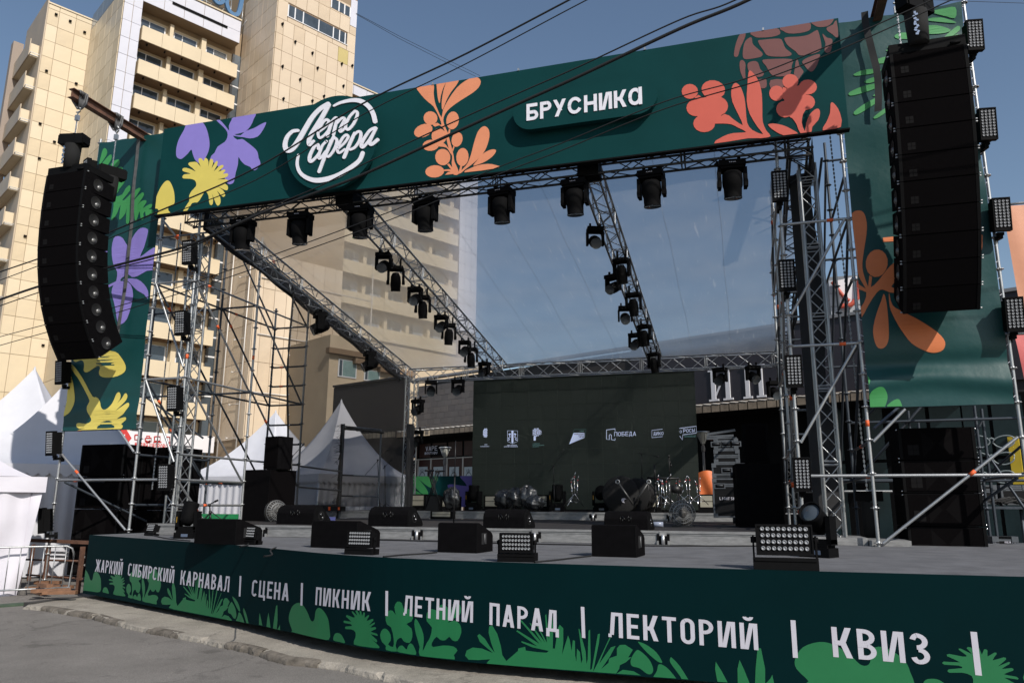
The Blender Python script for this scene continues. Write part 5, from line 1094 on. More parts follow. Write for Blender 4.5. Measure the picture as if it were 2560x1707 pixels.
for k, u in enumerate((1037, 1076, 1116, 1153)):
    s0, za = onmall(u-10, 1166); s1, zb_ = onmall(u+13, 1196)
    pp = mpart('poster', post, (s0, s1, -.47, -.455, zb_-.6, za)); m = MB(); cx, cz = (s0+s1)/2, za-.55
    ring = [mp_(cx+.2*math.cos(R(a)), -.45, cz+.30*math.sin(R(a))) for a in range(0, 361, 30)]; m.path(ring, .016, 4)
    for j in range(3): m.path([mp_(cx-.1+.07*j, -.45, cz+.28), mp_(cx-.13+.1*j, -.45, cz+.42+.04*(j % 2))], .012, 4)
    m.path([mp_(cx-.1, -.45, cz+.02), mp_(cx-.02, -.45, cz)], .012, 4).path([mp_(cx+.03, -.45, cz), mp_(cx+.1, -.45, cz+.02)], .012, 4).path([mp_(cx-.07, -.45, cz-.13), mp_(cx+.07, -.45, cz-.12)], .012, 4)
    P('poster_drawing', m, ink, pp, kind='stuff')
neon = mat('white_sign_print', (.75, .74, .85), .4)
def mall_text(s, pl, pr, ph, cw, t, mt, parent=None, p=-.44):
    a, b = onmall(*pl, p), onmall(*pr, p); h = onmall(*ph, p)[1]-a[1]; G, wd = text_polys(s, h, cw, t, .16); m = MB()
    for g in G:
        for j, pl_ in enumerate(g): m.flat([mp_(a[0]+(b[0]-a[0])*x/wd, p+.001*j, a[1]+y) for x, y in pl_])
    return P('lettering', m, mt, parent or ml, recalc=False)
sgn = mpart('shop_sign_panel', blackm, (onmall(1059, 1120)[0], onmall(1093, 1120)[0], -.468, -.45, onmall(1075, 1139)[1], onmall(1075, 1112)[1]))
mall_text('VAPE', (1064, 1127), (1093, 1127), (1063, 1116), .66, .12, neon, sgn); mall_text('BOUTIQU', (1062, 1136), (1093, 1135.5), (1062, 1130), .7, .16, neon, sgn)
# teal shop windows right of the stage, doors, yellow pillar
for u0, u1 in ((2030, 2072), (2075, 2095), (2150, 2200), (2240, 2310), (2320, 2400), (2405, 2470), (2480, 2560)):
    a, b = onmall(u0, 1100)[0], onmall(u1, 1100)[0]; mpart('shop_pane', teal, (a, b, -.5, -.47, .3, 3.0)); mpart('shop_pane', teal, (a, b, -.5, -.47, 3.1, ZA-.2))
ye = mat('yellow_pillar', (.55, .40, .03), .5, 0, .1, 1); a, b = onmall(2520, 1150)[0], onmall(2548, 1150)[0]
mpart('yellow_pillar', ye, (a, b, -.47, -.35, 2.3, 3.6))
# white spectacle frames as window display
sp = T('spectacles_display', 'three stacked white spectacle frames hung in the optician window', 'display', tuple(mp_(onmall(2500, 1150)[0], -.3, 1)))
fw = mat('spectacle_white', (.25, .29, .30), .5)
for vc in (1104, 1146, 1192):
    m = MB()
    for uc in (2448, 2509):
        ring = []
        for k in range(24):
            a = 2*math.pi*k/24; du = 27*math.cos(a)*(1.0+.12*math.sin(a)); dv = -15*math.sin(a)-4*math.cos(a)*(1 if uc > 2480 else -1)*(math.sin(a) > 0)
            s_, z_ = onmall(uc+du, vc+dv, -.3); ring.append(mp_(s_, -.3, z_))
        m.path(ring+[ring[0]], .020, 6)
    m.path([mp_(*(lambda q: (q[0], -.3, q[1]))(onmall(u, v, -.3))) for u, v in ((2472, vc-6), (2479, vc-9), (2485, vc-6))], .025, 6)
    P('spectacle_frame', m, fw, sp)
# printed hoarding in front of the shops
hy0, hy1 = 25.7, 25.9
hb = T('hoarding', 'low printed hoarding with green fern and purple petals under the shop windows', 'hoarding', (-10, 25.7, RZ))
pA, pB = at(1023, 1190, y=25.7), at(1179, 1267, y=25.7)
P('panel', MB().bb((pA.x, 25.7, pB.z), (pB.x, 25.76, pA.z)), green_v, hb)
Zh = zr(1000, 1100, 4.9)
kw = dict(x0=pA.x+.004, x1=pB.x-.004, z0=pB.z+.004, z1=pA.z-.004)
art('fern_print', leaf_g, [(Zh, [(110, 440), (190, 440), (300, 560), (345, 640), (330, 680), (250, 640), (110, 490)], 2), (Zh, [(105, 560), (200, 620), (310, 690), (330, 735), (280, 740), (105, 620)], 2), (Zh, [(200, 440), (340, 440), (410, 520), (400, 575), (350, 570), (260, 500)], 2), (Zh, [(105, 600), (180, 680), (240, 720), (105, 725)], 0), (Zh, [(410, 440), (460, 440), (465, 490), (440, 500)], 2)], hb, 25.7, **kw)
art('petal_print', mat('violet_print', (.16, .12, .42), .55), [(Zh, [(740, 436), (885, 436), (885, 620), (840, 800), (700, 830), (760, 700), (680, 700), (620, 620), (580, 550), (660, 540), (820, 560), (760, 480)], 2)], hb, 25.7, **kw)
# orange sheet near the cases
a, b = at(1746, 1181, y=23.4), at(1778, 1243, y=23.4)
t = T('orange_sheet', 'crumpled orange plastic sheet hanging by the road cases', 'sheet', (a.x, 23.4, b.z))
P('sheet', MB().grid(lambda u, v: (a.x+(b.x+.15-a.x)*u, 23.4+.05*math.sin(5*u+3*v), b.z+(a.z-b.z)*v+.06*math.sin(3*u)), 8, 8), mat('orange_plastic', (.70, .17, .05), .45, 0, .1, 3), t)
# street lamps
def lamp(label, u, vt, y, z_h=.42):
    p = at(u, vt, y=y); t = T('street_lamp', label, 'street lamp', (p.x, y, -.1), group='lamps in front of the shops')
    P('post', MB().tube((p.x, y, -.1), (p.x, y, p.z-z_h), .05, 10, .04).lathe([(.055, 1.0), (.07, 1.1), (.055, 1.2)], 10, Matrix.Translation((p.x, y, p.z-z_h-1.25))), mat('lamp_post_grey', (.16, .15, .14), .6) if 'lamp_post_grey' not in MATS else MATS['lamp_post_grey'], t)
    P('cap', MB().lathe([(0, .0), (.225, -.02), (.235, -.06), (.20, -.07)], 18, Matrix.Translation((p.x, y, p.z))), galv, t)
    P('lantern', MB().lathe([(.19, -.07), (.05, -z_h)], 14, Matrix.Translation((p.x, y, p.z)), False), mat('lamp_glass', (.42, .42, .38), .3) if 'lamp_glass' not in MATS else MATS['lamp_glass'], t)
    m = MB()
    for k in range(6):
        a = math.pi*k/3; m.tube((p.x+.2*math.cos(a), y+.2*math.sin(a), p.z-.07), (p.x+.055*math.cos(a), y+.055*math.sin(a), p.z-z_h), .009, 5)
    P('lantern_rib', m, galv, t, kind='stuff')
lamp('street lamp with conical lantern before the vape shop sign', 1113, 1116, 26.4)
lamp('street lamp with conical lantern between screen edge and road cases', 1756, 1077, 25.6)
# far grey building with red-edged sign
fg = T('office_building', 'distant pale grey panelled building with a red edged roof sign', 'building', tuple(at(2110, 900, y=70)))
a, b = at(2072, 718, y=70), at(2240, 860, y=70); gp = mat('grey_panel', (.36, .38, .42), .5, 0, .08, .5)
P('wall', MB().bb((a.x+.03, 70.1, -1), (b.x+6, 82, at(2100, 690, y=70).z)), mat('grey_panel_joint', (.16, .17, .19), .8), fg)
x = a.x
while x < b.x+6:
    z = 8.0
    while z < at(2100, 700, y=70).z: P('wall_panel', MB().bb((x+.03, 70.0, z+.03), (x+1.47, 70.095, z+1.17)), gp, fg); z += 1.2
    x += 1.5
w0, w1 = at(2114, 782, y=69.9), at(2120, 806, y=69.9); P('window', MB().bb((w0.x, 69.9, w1.z), (w1.x+.3, 69.99, w0.z)), pvc, fg)
s = [at(*p, y=69.5) for p in ((2082, 704), (2142, 690), (2146, 738), (2128, 756), (2102, 762))]
P('roof_sign', MB().prism([(q.x, 69.5, q.z) for q in s], (0, .3, 0)), signwhite, fg)
m = MB().path([at(*p, y=69.3) for p in ((2102, 766), (2128, 762), (2146, 742), (2148, 700))], .22, 6).path([at(*p, y=69.3) for p in ((2080, 705), (2112, 745), (2124, 752))], .16, 6); P('sign_edge', m, mat('sign_red_edge', (.45, .07, .04), .5), fg, kind='stuff')
m = MB()
for k in range(9): q = at(2058-.2*k, 758+k*6.5, y=60); m.box(q, (.5, .05, .16))
vs_ = T('upright_sign', 'narrow upright sign with white lettering behind the truss mast', 'sign', tuple(at(2058, 815, y=60)))
q = at(2058, 785, y=60.1); P('board', MB().box(q, (.8, .06, 2.2)), blackm, vs_); P('lettering', m, signwhite, vs_, kind='stuff')
# ================================================================ VIDEO SCREEN
sx0, sx1, sz0, sz1, SY = -8.76, -1.43, RZ+.06, 5.835, 24.2
sc_ = T('video_screen', 'large dark video wall showing a row of pale sponsor marks', 'screen', (-5.1, SY, sz0))
scr = mat('screen_face', (.013, .0165, .014), .5, 0, .1, 2, spec=.3)
t_ = scr.node_tree; b_ = t_.nodes['Principled BSDF']
tc = t_.nodes.new('ShaderNodeTexCoord'); wv = t_.nodes.new('ShaderNodeTexWave'); wv.bands_direction = 'Z'; wv.inputs['Scale'].default_value = 14; t_.links.new(tc.outputs['Object'], wv.inputs[0])
bp = t_.nodes.new('ShaderNodeBump'); bp.inputs['Strength'].default_value = .25; bp.inputs['Distance'].default_value = .01; t_.links.new(wv.outputs[1], bp.inputs['Height']); t_.links.new(bp.outputs[0], b_.inputs['Normal'])
b_.inputs['Emission Color'].default_value = (.35, .55, .42, 1); b_.inputs['Emission Strength'].default_value = .006
nx, nz = 15, 9; tw, th_ = (sx1-sx0)/nx, (sz1-sz0)/nz
tile = MB().bb((.001, 0, .001), (tw-.001, .08, th_-.001)).mesh('screen_tile', scr)
rr = random.Random(6)
for i in range(nx):
    for j in range(nz): P('screen_tile', tile, scr, sc_, Matrix.Translation((sx0+i*tw, SY+rr.uniform(0, .0015), sz0+j*th_)))
P('screen_back', MB().bb((sx0+.05, SY+.081, sz0+.05), (sx1-.05, SY+.2, sz1-.05)), blackm, sc_)
lit = mat('lit_mark', (.50, .56, .78), .5, emis=.42); lit2 = mat('lit_mark_teal', (.10, .22, .22), .5, emis=.25); litd = mat('dark_mark', (.03, .035, .05), .5)
Zl = zr(1160, 1040, 3.7935); LYs = SY-.004
def mk(name, polys, mt, off=0):
    m = MB()
    for k, p in enumerate(polys): m.flat([(q.x, LYs-off-.0004*k, q.z) for q in [at(*Zl(*a), y=SY) for a in p]])
    return P(name, m, mt, sc_, recalc=False)
def ln(pts, w=4):
    return blob_polys(pts, w, 1) if len(pts) > 2 else blob_polys(pts, w, 2)
def scr_text(s, x0, x1, yb, yt, mt, cw=.6, t=.14, slope=0):
    G, wd = text_polys(s, 1, cw, t, .18); return mk('screen_lettering', [[(x0+(x1-x0)*x/wd, yb-(yb-yt)*y+slope*(x/wd)) for x, y in pl] for g in G for pl in g], mt, .002)
rr = random.Random(8)
mk('leaf_mark', [ell(x, y, 4.2, 8, 25+rr.uniform(-25, 25), 8) for x, y in [(185+10*(j % 4)+(3 if i % 2 else 0), 122+12*i) for i in range(7) for j in range(4)] if abs(x-205) < 24-abs(y-160)*.12], lit)
mk('crest_mark', ln([(413, 138), (508, 138), (508, 240), (485, 248), (460, 262), (435, 248), (413, 240), (413, 138)], 3)+[[(450, 139), (470, 139), (470, 246), (460, 258), (450, 246)]]+[pl for sgn in (-1, 1) for pl in ln([(460+sgn*17, 170), (460+sgn*28, 178), (460+sgn*22, 200), (460+sgn*38, 205), (460+sgn*28, 222), (460+sgn*40, 228)], 8)+ln([(460+sgn*22, 165), (460+sgn*34, 172)], 8)], lit)
mk('tree_mark', [ell(x, y, 4, 7, rr.uniform(-50, 50), 8) for x, y in [(658+12*j+rr.uniform(-2, 2), 120+11*i+rr.uniform(-2, 2)) for i in range(7) for j in range(7)] if (x-690)**2/40**2+(y-152)**2/38**2 < 1.1]+[[(662, 190), (682, 188), (682, 230), (662, 232)]], lit)
mk('wedge_mark', [[(1040, 158), (1142, 158), (1142, 205), (997, 266)]], lit); mk('wedge_outline', ln([(1025, 190), (1045, 127), (1157, 125), (1150, 195)], 2), lit2)
for i, (s, yb) in enumerate((('НАЦИОНАЛЬНЫ', 176), ('ПРОЕКТЫ', 191), ('РОССИИ', 205))): scr_text(s.replace('Ы', 'Е') if i == 0 else s, (1045, 1085, 1095)[i], 1138, yb, yb-11, litd, .62, .2)
scr_text('ТУРИЗМ', 1095, 1140, 147, 139, lit2, .6, .2)
mk('arch_mark', ln([(1433, 138), (1433, 120), (1352, 130), (1352, 218), (1378, 222), (1378, 180), (1388, 172), (1398, 180), (1398, 222), (1433, 228), (1433, 212)], 6), lit)
scr_text('ПОБЕДА', 1425, 1632, 190, 150, lit, .78, .13, -4)
mk('frame_mark', ln([(1882, 123), (1782, 134), (1782, 203), (1882, 193)], 4), lit); scr_text('ДИКО', 1798, 1892, 180, 150, lit, .78, .14, -2)
mk('bubble_mark', ln([(2045, 115), (2203, 95), (2203, 160), (2075, 176), (2072, 225), (2047, 190)], 5), lit); scr_text('РОСЫ', 2080, 2188, 158, 124, lit, .8, .14, -8); scr_text('О', 2046, 2066, 160, 134, lit, .9, .14)
for k, (x0, x1, y, mt) in enumerate(((195, 222, 270, lit), (155, 245, 288, lit), (410, 505, 277, lit), (380, 512, 290, lit), (652, 722, 262, lit2), (652, 765, 277, lit2), (652, 715, 290, lit2), (2090, 2200, 187, lit2), (2090, 2195, 197, lit2))):
    n = int((x1-x0)/9); scr_text(''.join('НОИСПЕРТА'[(k*3+i*5) % 9] for i in range(n)), x0, x1, y+3, y-5, mt, .6, .2)

# ================================================================ LED FLOOD PANELS
lens_me = MB().lathe([(.0, .004), (.012, .006), (.0145, .010)], 8).lathe([(.0145, .010), (.0165, .012), (.0205, .010), (.022, 0)], 10).mesh('lens', mat('lens_ring', (.28, .29, .31), .5, .3))
lens_glass = mat('lens_glass', (.06, .065, .075), .08, spec=.8)
def flood(nx, nz, portrait):
    w_, h_ = (.255, .53) if portrait else (.52, .29)
    r = T('led_panel', 'proto panel lamp', 'stage light')
    P('housing', MB().bb((-w_/2, 0, -h_/2), (w_/2, .09, h_/2)).bb((-w_/2+.02, .09, -h_/2+.03), (w_/2-.02, .21, h_/2-.03)).bb((-w_/2, -.012, -h_/2), (-w_/2+.014, 0, h_/2)).bb((w_/2-.014, -.012, -h_/2), (w_/2, 0, h_/2)).bb((-w_/2+.014, -.012, h_/2-.02), (w_/2-.014, 0, h_/2)).bb((-w_/2+.014, -.012, -h_/2), (w_/2-.014, 0, -h_/2+.02)), blackm, r)
    m = MB()
    for k in range(7):
        z = -h_/2+.05+(h_-.1)*k/6; m.bb((-w_/2+.03, .21, z-.006), (w_/2-.03, .235, z+.006))
    P('cooling_fin', m, blackm, r, kind='stuff')
    sx, sz = w_*.86/nx, h_*.84/nz; rr = min(sx, sz)/2/.0265
    for i in range(nx):
        for j in range(nz):
            M = Matrix.Translation(((i-(nx-1)/2)*sx, -.0005, (j-(nz-1)/2)*sz+.01)) @ Matrix.Rotation(R(90), 4, 'X') @ Matrix.Diagonal((rr, rr, 1, 1)); P('lens', lens_me, None, r, M)
    if portrait:
        P('clamp_arm', MB().bb((-.03, .1, -h_/2-.10), (.03, .32, -h_/2-.04)).bb((-.05, .10, -h_/2-.045), (.05, .16, -h_/2)).tube((0, .3, -h_/2-.14), (0, .3, -h_/2+.0), .035, 8), blackm, r)
    else:
        P('yoke', MB().bb((-w_/2-.035, .03, -.24), (-w_/2-.018, .10, .04)).bb((-w_/2-.035, .031, -.262), (w_/2+.035, .099, -.241)).bb((w_/2+.018, .03, -.24), (w_/2+.035, .10, .04)).tube((-w_/2-.05, .06, 0), (-w_/2, .06, 0), .03, 8).tube((w_/2, .06, 0), (w_/2+.05, .06, 0), .03, 8), blackm, r)
        P('base_box', MB().bb((-w_/2-.035, -.01, -.28), (w_/2+.035, .24, -.165)).bb((-w_/2-.02, -.02, -.20), (w_/2+.02, -.01, -.18)), blackm, r)
    return r
pf = Proto(flood(4, 9, True), 'portrait panel lamps clamped to the scaffold poles')
for (x, z, rz_p, lb) in ((-14.44, 9.27, -25, 'blue-tinted panel lamp half hidden behind the hoist atop the speaker column'), (-14.45, 4.47, -12, 'panel lamp just under the speaker column beside the yellow daisy banner'), (-14.45, 2.91, -12, 'panel lamp on the outer pole below the daisy banner, before the white tents'), (-14.42, 1.28, -58, 'lowest panel lamp on the outer pole, turned sideways above the rusty railing'),
 (-11.34, 6.96, 0, 'topmost of the four panel lamps on the inner pole of the open tower'), (-11.35, 5.39, 0, 'second panel lamp from the top on the inner pole of the open tower'), (-11.35, 3.78, 0, 'third panel lamp from the top on the inner pole of the open tower'), (-11.38, 2.17, 0, 'lowest panel lamp on the inner pole of the open tower, beside the hanging chain'),
 (.78, 7.01, 4, 'panel lamp right under the header end on the tower by the clear film'), (.79, 5.42, 4, 'panel lamp below the header one on the mast tower, against the film edge'), (.79, 3.80, 4, 'panel lamp beside the two white serif letters on the mast tower'), (.80, 2.15, 3, 'lowest panel lamp on the mast tower, above the tilted beam light'),
 (3.98, 9.28, 10, 'topmost panel lamp beside the big black speaker column against the sky'), (3.99, 7.68, 8, 'second panel lamp down beside the big black speaker column'), (4.01, 6.14, 6, 'panel lamp in front of the top edge of the peach banner'), (4.00, 4.53, 2, 'panel lamp where the peach banner meets the pink one')):
    pf.place(MT((x+.02, 12.98, z), R(rz_p), R(6)), lb)
pl_ = Proto(flood(9, 4, False), 'landscape panel lamps standing on the front deck')
for (x, y, rz_p, tilt, lb) in ((-10.80, 12.15, -20, -14, 'small panel lamp at the far end of the deck under the open tower'), (-7.20, 10.10, -14, -8, 'panel lamp on deck overlapping the first plain black box'), (-4.55, 8.60, -4, -4, 'panel lamp on deck overlapping the second plain black box'), (-2.42, 8.10, 4, 4, 'panel lamp on deck between the third and fourth black boxes'), (.30, 8.02, 1, -4, 'nearest panel lamp at the deck edge beside the tilted beam light')):
    k = .52 if x < -10 else .62 if x < -6 else .66 if x < -3 else .70 if x < -1 else 1.0
    pl_.place(MT((x, y, DZ+.282*k), R(rz_p), R(tilt)) @ Matrix.Diagonal((k, k, k, 1)), lb)

# ================================================================ MOVING HEADS
hb_ = mat('moving_head_black', (.004, .004, .0045), .75, 0, .2, 10, spec=.06); hl = mat('head_lens', (.05, .06, .07), .05, spec=.9)
def head(kind):
    r = T('moving_head_light', 'proto moving head', 'stage light')
    if kind == 'profile':                                          # hangs from (0,0,0) downwards
        P('base', MB().bb((-.22, -.16, -.16), (.22, .16, -.06)).bb((-.19, -.13, -.20), (.19, .13, -.161)), hb_, r)
        P('clamp', MB().bb((-.15, -.03, -.06), (-.10, .03, .05)).bb((.10, -.03, -.06), (.15, .03, .05)).tube((-.22, 0, -.05), (-.26, 0, -.09), .04, 8), hb_, r)
        P('yoke', MB().bb((-.24, -.06, -.214), (.24, .06, -.2005)).bb((-.24, -.09, -.52), (-.185, .09, -.18)).bb((.185, -.09, -.52), (.24, .09, -.18)).tube((-.25, 0, -.44), (-.18, 0, -.44), .07, 10).tube((.18, 0, -.44), (.25, 0, -.44), .07, 10), hb_, r)
        M = Matrix.Translation((0, 0, -.42)) @ Matrix.Rotation(R(8), 4, 'X')
        h = P('lamp_head', MB().lathe([(0, .19), (.13, .19), (.165, .15), (.17, .02), (.165, -.06), (.15, -.10), (.145, -.24), (.150, -.25), (.150, -.27)], 20, M, True), hb_, r)
        P('head_lens', MB().lathe([(.150, -.272), (.13, -.262), (0, -.255)], 20, M), hl, h)
        mb = MB()
        for k in range(4): mb.bb((-.05+k*.028, -.167, -.12), (-.034+k*.028, -.161, -.108))
        P('maker_mark', mb, grey_l, r, kind='stuff')
    elif kind == 'spot':                                           # hanging, head swung forward
        P('base', MB().bb((-.17, -.13, -.13), (.17, .13, -.04)).bb((-.12, -.02, -.04), (-.08, .02, .06)).bb((.08, -.02, -.04), (.12, .02, .06)), hb_, r)
        P('yoke', MB().bb((-.185, -.05, -.142), (.185, .05, -.1305)).bb((-.185, -.07, -.42), (-.14, .07, -.13)).bb((.14, -.07, -.42), (.185, .07, -.13)), hb_, r)
        M = Matrix.Translation((0, 0, -.35)) @ Matrix.Rotation(R(-62), 4, 'X')
        h = P('lamp_head', MB().lathe([(0, .20), (.09, .20), (.125, .14), (.13, 0), (.115, -.14), (.12, -.17)], 16, M), hb_, r); P('head_lens', MB().lathe([(.12, -.172), (.1, -.16), (0, -.155)], 16, M), hl, h)
    elif kind == 'beam':                                           # hanging, elongated head pointing down
        P('base', MB().bb((-.17, -.12, -.12), (.17, .12, -.04)).bb((-.12, -.02, -.04), (-.08, .02, .16)).bb((.08, -.02, -.04), (.12, .02, .16)), hb_, r)
        P('yoke', MB().bb((-.20, -.04, -.132), (.20, .04, -.1205)).bb((-.20, -.05, -.46), (-.15, .05, -.12)).bb((.15, -.05, -.46), (.20, .05, -.12)).tube((-.21, 0, -.42), (-.15, 0, -.42), .055, 8).tube((.15, 0, -.42), (.21, 0, -.42), .055, 8), hb_, r)
        M = Matrix.Translation((0, 0, -.42)) @ Matrix.Rotation(R(14), 4, 'X')
        h = P('lamp_head', MB().lathe([(0, .24), (.07, .23), (.115, .14), (.125, -.02), (.11, -.16), (.115, -.20)], 14, M), hb_, r); P('head_lens', MB().lathe([(.115, -.202), (.09, -.19), (0, -.185)], 14, M), hl, h)
    else:                                                          # standing on the floor, base down
        P('base', MB().bb((-.22, -.17, 0), (.22, .17, .13)).bb((-.19, -.14, .13), (.19, .14, .17)), hb_, r)
        P('base_display', MB().bb((-.05, -.176, .04), (.10, -.171, .10)), mat('display_blue', (.09, .12, .18), .2) if 'display_blue' not in MATS else MATS['display_blue'], r)
        P('yoke', MB().bb((-.24, -.11, .19), (-.17, .11, .58)).bb((.17, -.11, .19), (.24, .11, .58)).bb((-.24, -.11, .17), (.24, .11, .25)), hb_, r)
        P('warning_label', MB().bb((-.215, -.1145, .34), (-.203, -.1105, .46)), mat('label_yellow', (.35, .2, .02), .5) if 'label_yellow' not in MATS else MATS['label_yellow'], r)
        h = P('lamp_head', MB().lathe([(0, -.24), (.10, -.24), (.155, -.15), (.165, .0), (.155, .15), (.165, .18), (.165, .24), (.145, .24), (.14, .20)], 20), hb_, r, MT((0, 0, .52), 0, 0, 0)); P('head_lens', MB().lathe([(.14, .2), (.08, .235), (0, .245)], 20), hl, h, MT((0, 0, .52)))
    return r
fx = [(-10.13, 'first profile head under the front truss, at the corner by the open tower'), (-8.72, 'second profile head along the front truss, left of the first rafter joint'), (-7.31, 'third profile head along the front truss, over the first rafter joint'), (-5.87, 'fourth profile head along the front truss, over the blurred facade'), (-4.27, 'fifth profile head along the front truss, first one against the sky'), (-2.82, 'sixth profile head along the front truss, beside the second rafter joint'), (-1.39, 'seventh profile head along the front truss, past the second rafter joint'), (.03, 'eighth and last profile head under the front truss, nearest the lamp tower')]
pp = Proto(head('profile'), 'profile heads hanging from the front truss')
rh = random.Random(12)
for x, lb in fx: pp.place(MT((x, 13.22, 7.70), R(rh.uniform(-10, 10))) @ Matrix.Diagonal((1.05, 1.05, 1.05, 1)), lb)
ps, pb_ = Proto(head('spot'), 'small spot heads on the roof trusses'), Proto(head('beam'), 'beam heads hanging from the rafter trusses')
o4 = ['first', 'second', 'third', 'fourth', 'fifth']
for i, y in enumerate((15.2, 17.0, 18.75, 20.6, 22.4)): ps.place(MT((-7.75, y, rz_(y)-.20), R(rh.uniform(-30, 30))), o4[i]+' small spot head counted from the front on the rafter over the blurred facade')
for i, y in enumerate((15.6, 17.2, 19.0, 20.8)): pb_.place(MT((-7.62, y, rz_(y)-.34), R(20+rh.uniform(-12, 12))), o4[i]+' beam head counted from the front on the rafter over the blurred facade')
for i, y in enumerate((15.0, 17.2, 19.0, 20.8)): ps.place(MT((-2.78, y, rz_(y)-.20), R(rh.uniform(-30, 30))), o4[i]+' small spot head counted from the front on the rafter against the sky')
for i, y in enumerate((16.4, 18.2, 20.2, 22.3)): pb_.place(MT((-2.45, y, rz_(y)-.22), R(-15+rh.uniform(-12, 12))), o4[i]+' beam head counted from the front on the rafter against the sky')
for y, lb in ((18.1, 'spot head on the side rafter over the ladder tower'), (21.1, 'spot head on the side rafter over the shaded window')): ps.place(MT((-11.1, y, rz_(y)-.16), R(-50), 0, 0) @ Matrix.Diagonal((1.3, 1.3, 1.3, 1)), lb)
for x, z, lb in ((-10.15, 5.83, 'spot head under the rear truss, nearest the corner mast by the grey wall'), (-9.17, 5.83, 'spot head under the rear truss, close to the screen edge'), (-.64, 5.83, 'spot head hanging over the first serif letter'), (.32, 5.85, 'spot head hanging over the second serif letter'), (.9, 5.35, 'spot head hanging beside the rear mast by the side fill stack'), (-10.62, 5.20, 'upper spot head on the side arms of the corner mast'), (-10.62, 4.15, 'lower spot head on the side arms of the corner mast, above the vape sign')):
    ps.place(MT((x, 23.8, z), R(rh.uniform(-25, 25))) @ Matrix.Diagonal((1.15, 1.15, 1.15, 1)), lb)
t = T('bracket_arm', 'pair of pale arms holding spot heads on the corner mast', 'bracket', (-10.7, 23.8, 4))
for z in (5.22, 4.17): rod('arm', (-10.95, 23.85, z+.03), (-10.3, 23.8, z+.03), .022, alu, t)
pfl = Proto(head('floor'), 'beam heads standing on the stage floors')
def floor_head(x, y, z, rz_p, pan, tilt, lb, k=1):
    r = pfl.place(MT((x, y, z), R(rz_p)) @ Matrix.Diagonal((k, k, k, 1)), lb)
    for c in [c for c in bpy.data.objects if c.parent == r and c.name.startswith('lamp_head')]:
        c.matrix_basis = Matrix.Translation((0, 0, .52)) @ Matrix.Rotation(R(tilt), 4, 'X')
        for d in [d for d in bpy.data.objects if d.parent == c]: d.matrix_parent_inverse = I4; d.matrix_basis = I4
q = at(2052, 1395, z=DZ); floor_head(q.x, q.y+.25, DZ+.0, -28, 0, 60, 'tilted beam head on deck with its big lens showing beside the platform end', .84)
q = at(452, 1346, z=DZ); floor_head(q.x, q.y+.15, DZ, 12, 0, -20, 'beam head on deck pointing up beneath the open tower', .80)
for u, lb in ((1184, 'beam head on the rear platform against the purple petals'), (1394, 'beam head on the rear platform behind the boom stand'), (1502, 'beam head on the rear platform between chrome stands and kick drum')):
    q = at(u, 1262, y=23.4); floor_head(q.x, 23.4, RZ, rh.uniform(-20, 20), 0, rh.uniform(-15, 25) if u < 1450 else -70, lb, 1.05)

# ================================================================ SPEAKER COLUMNS, HOISTS, BEAMS
def cabinet(parent, M, i, W=1.03, H=.394, Dp=.76, horn=True):
    poly = [(-W/2, 0), (W/2, 0), (W/2, .16), (W*.485, Dp), (-W*.485, Dp), (-W/2, .16)]
    m = MB(); n = 6; tap = .05
    lo = [Vector((x, y, -H+.002+tap*max(0, y-.16)/Dp)) for x, y in poly]; hi = [Vector((x, y, -.002-tap*max(0, y-.16)/Dp)) for x, y in poly]
    m.add(lo+hi, [tuple(range(n-1, -1, -1)), tuple(range(n, 2*n))]+[(k, (k+1) % n, n+(k+1) % n, n+k) for k in range(n)])
    c = P('cabinet', m, blackbox, parent, M)
    P('grille', MB().bb((-W/2+.046, -.012, -H+.008), (W/2-.046, -.001, -.008)), grille_m, c, M)
    P('front_rail', MB().bb((-W/2, -.016, -H+.004), (-W/2+.045, -.001, -.004)), blackm, c, M); P('front_rail', MB().bb((W/2-.045, -.016, -H+.004), (W/2, -.001, -.004)), blackm, c, M)
    lg = MB()
    for a in (0, 1):
        for b in (0, 1): lg.bb((-W/2+.13+a*.055, -.0145, -H+.06+b*.055), (-W/2+.18+a*.055, -.0125, -H+.11+b*.055))
    P('maker_logo', lg, MATS['logo_grey'], c, M, kind='stuff')
    if horn:
        ang = math.atan2(W*.015, Dp-.16)
        for sx in (1, -1):
            F_ = Matrix.Translation((sx*W*.4955, .33, -H/2)) @ Matrix.Rotation(sx*(R(90)+ang), 4, 'Z') @ Matrix.Rotation(R(90), 4, 'X')
            h = P('handle_recess', MB().lathe([(.13, .012), (.125, .014), (.118, .006), (0, .005)], 14), rubber, c, M @ F_)
            P('handle_cup', MB().lathe([(.055, .012), (.04, .035), (.0, .045)], 12), MATS['cup_grey'], h, M @ F_ @ Matrix.Translation((.035, -.04, 0)))
    pins = MB()
    for sx in (-1, 1):
        for z in (-.02, -H+.02):
            pins.tube((sx*W/2, .02, z), (sx*(W/2+.035), .02, z), .012, 6)
    P('rigging_pin', pins, galv, c, M, kind='stuff')
mat('grille_fold', (.0052, .0046, .005), .85, spec=.03); mat('logo_grey', (.0095, .009, .0095), .7, spec=.05); mat('cup_grey', (.14, .14, .14), .3, .3)
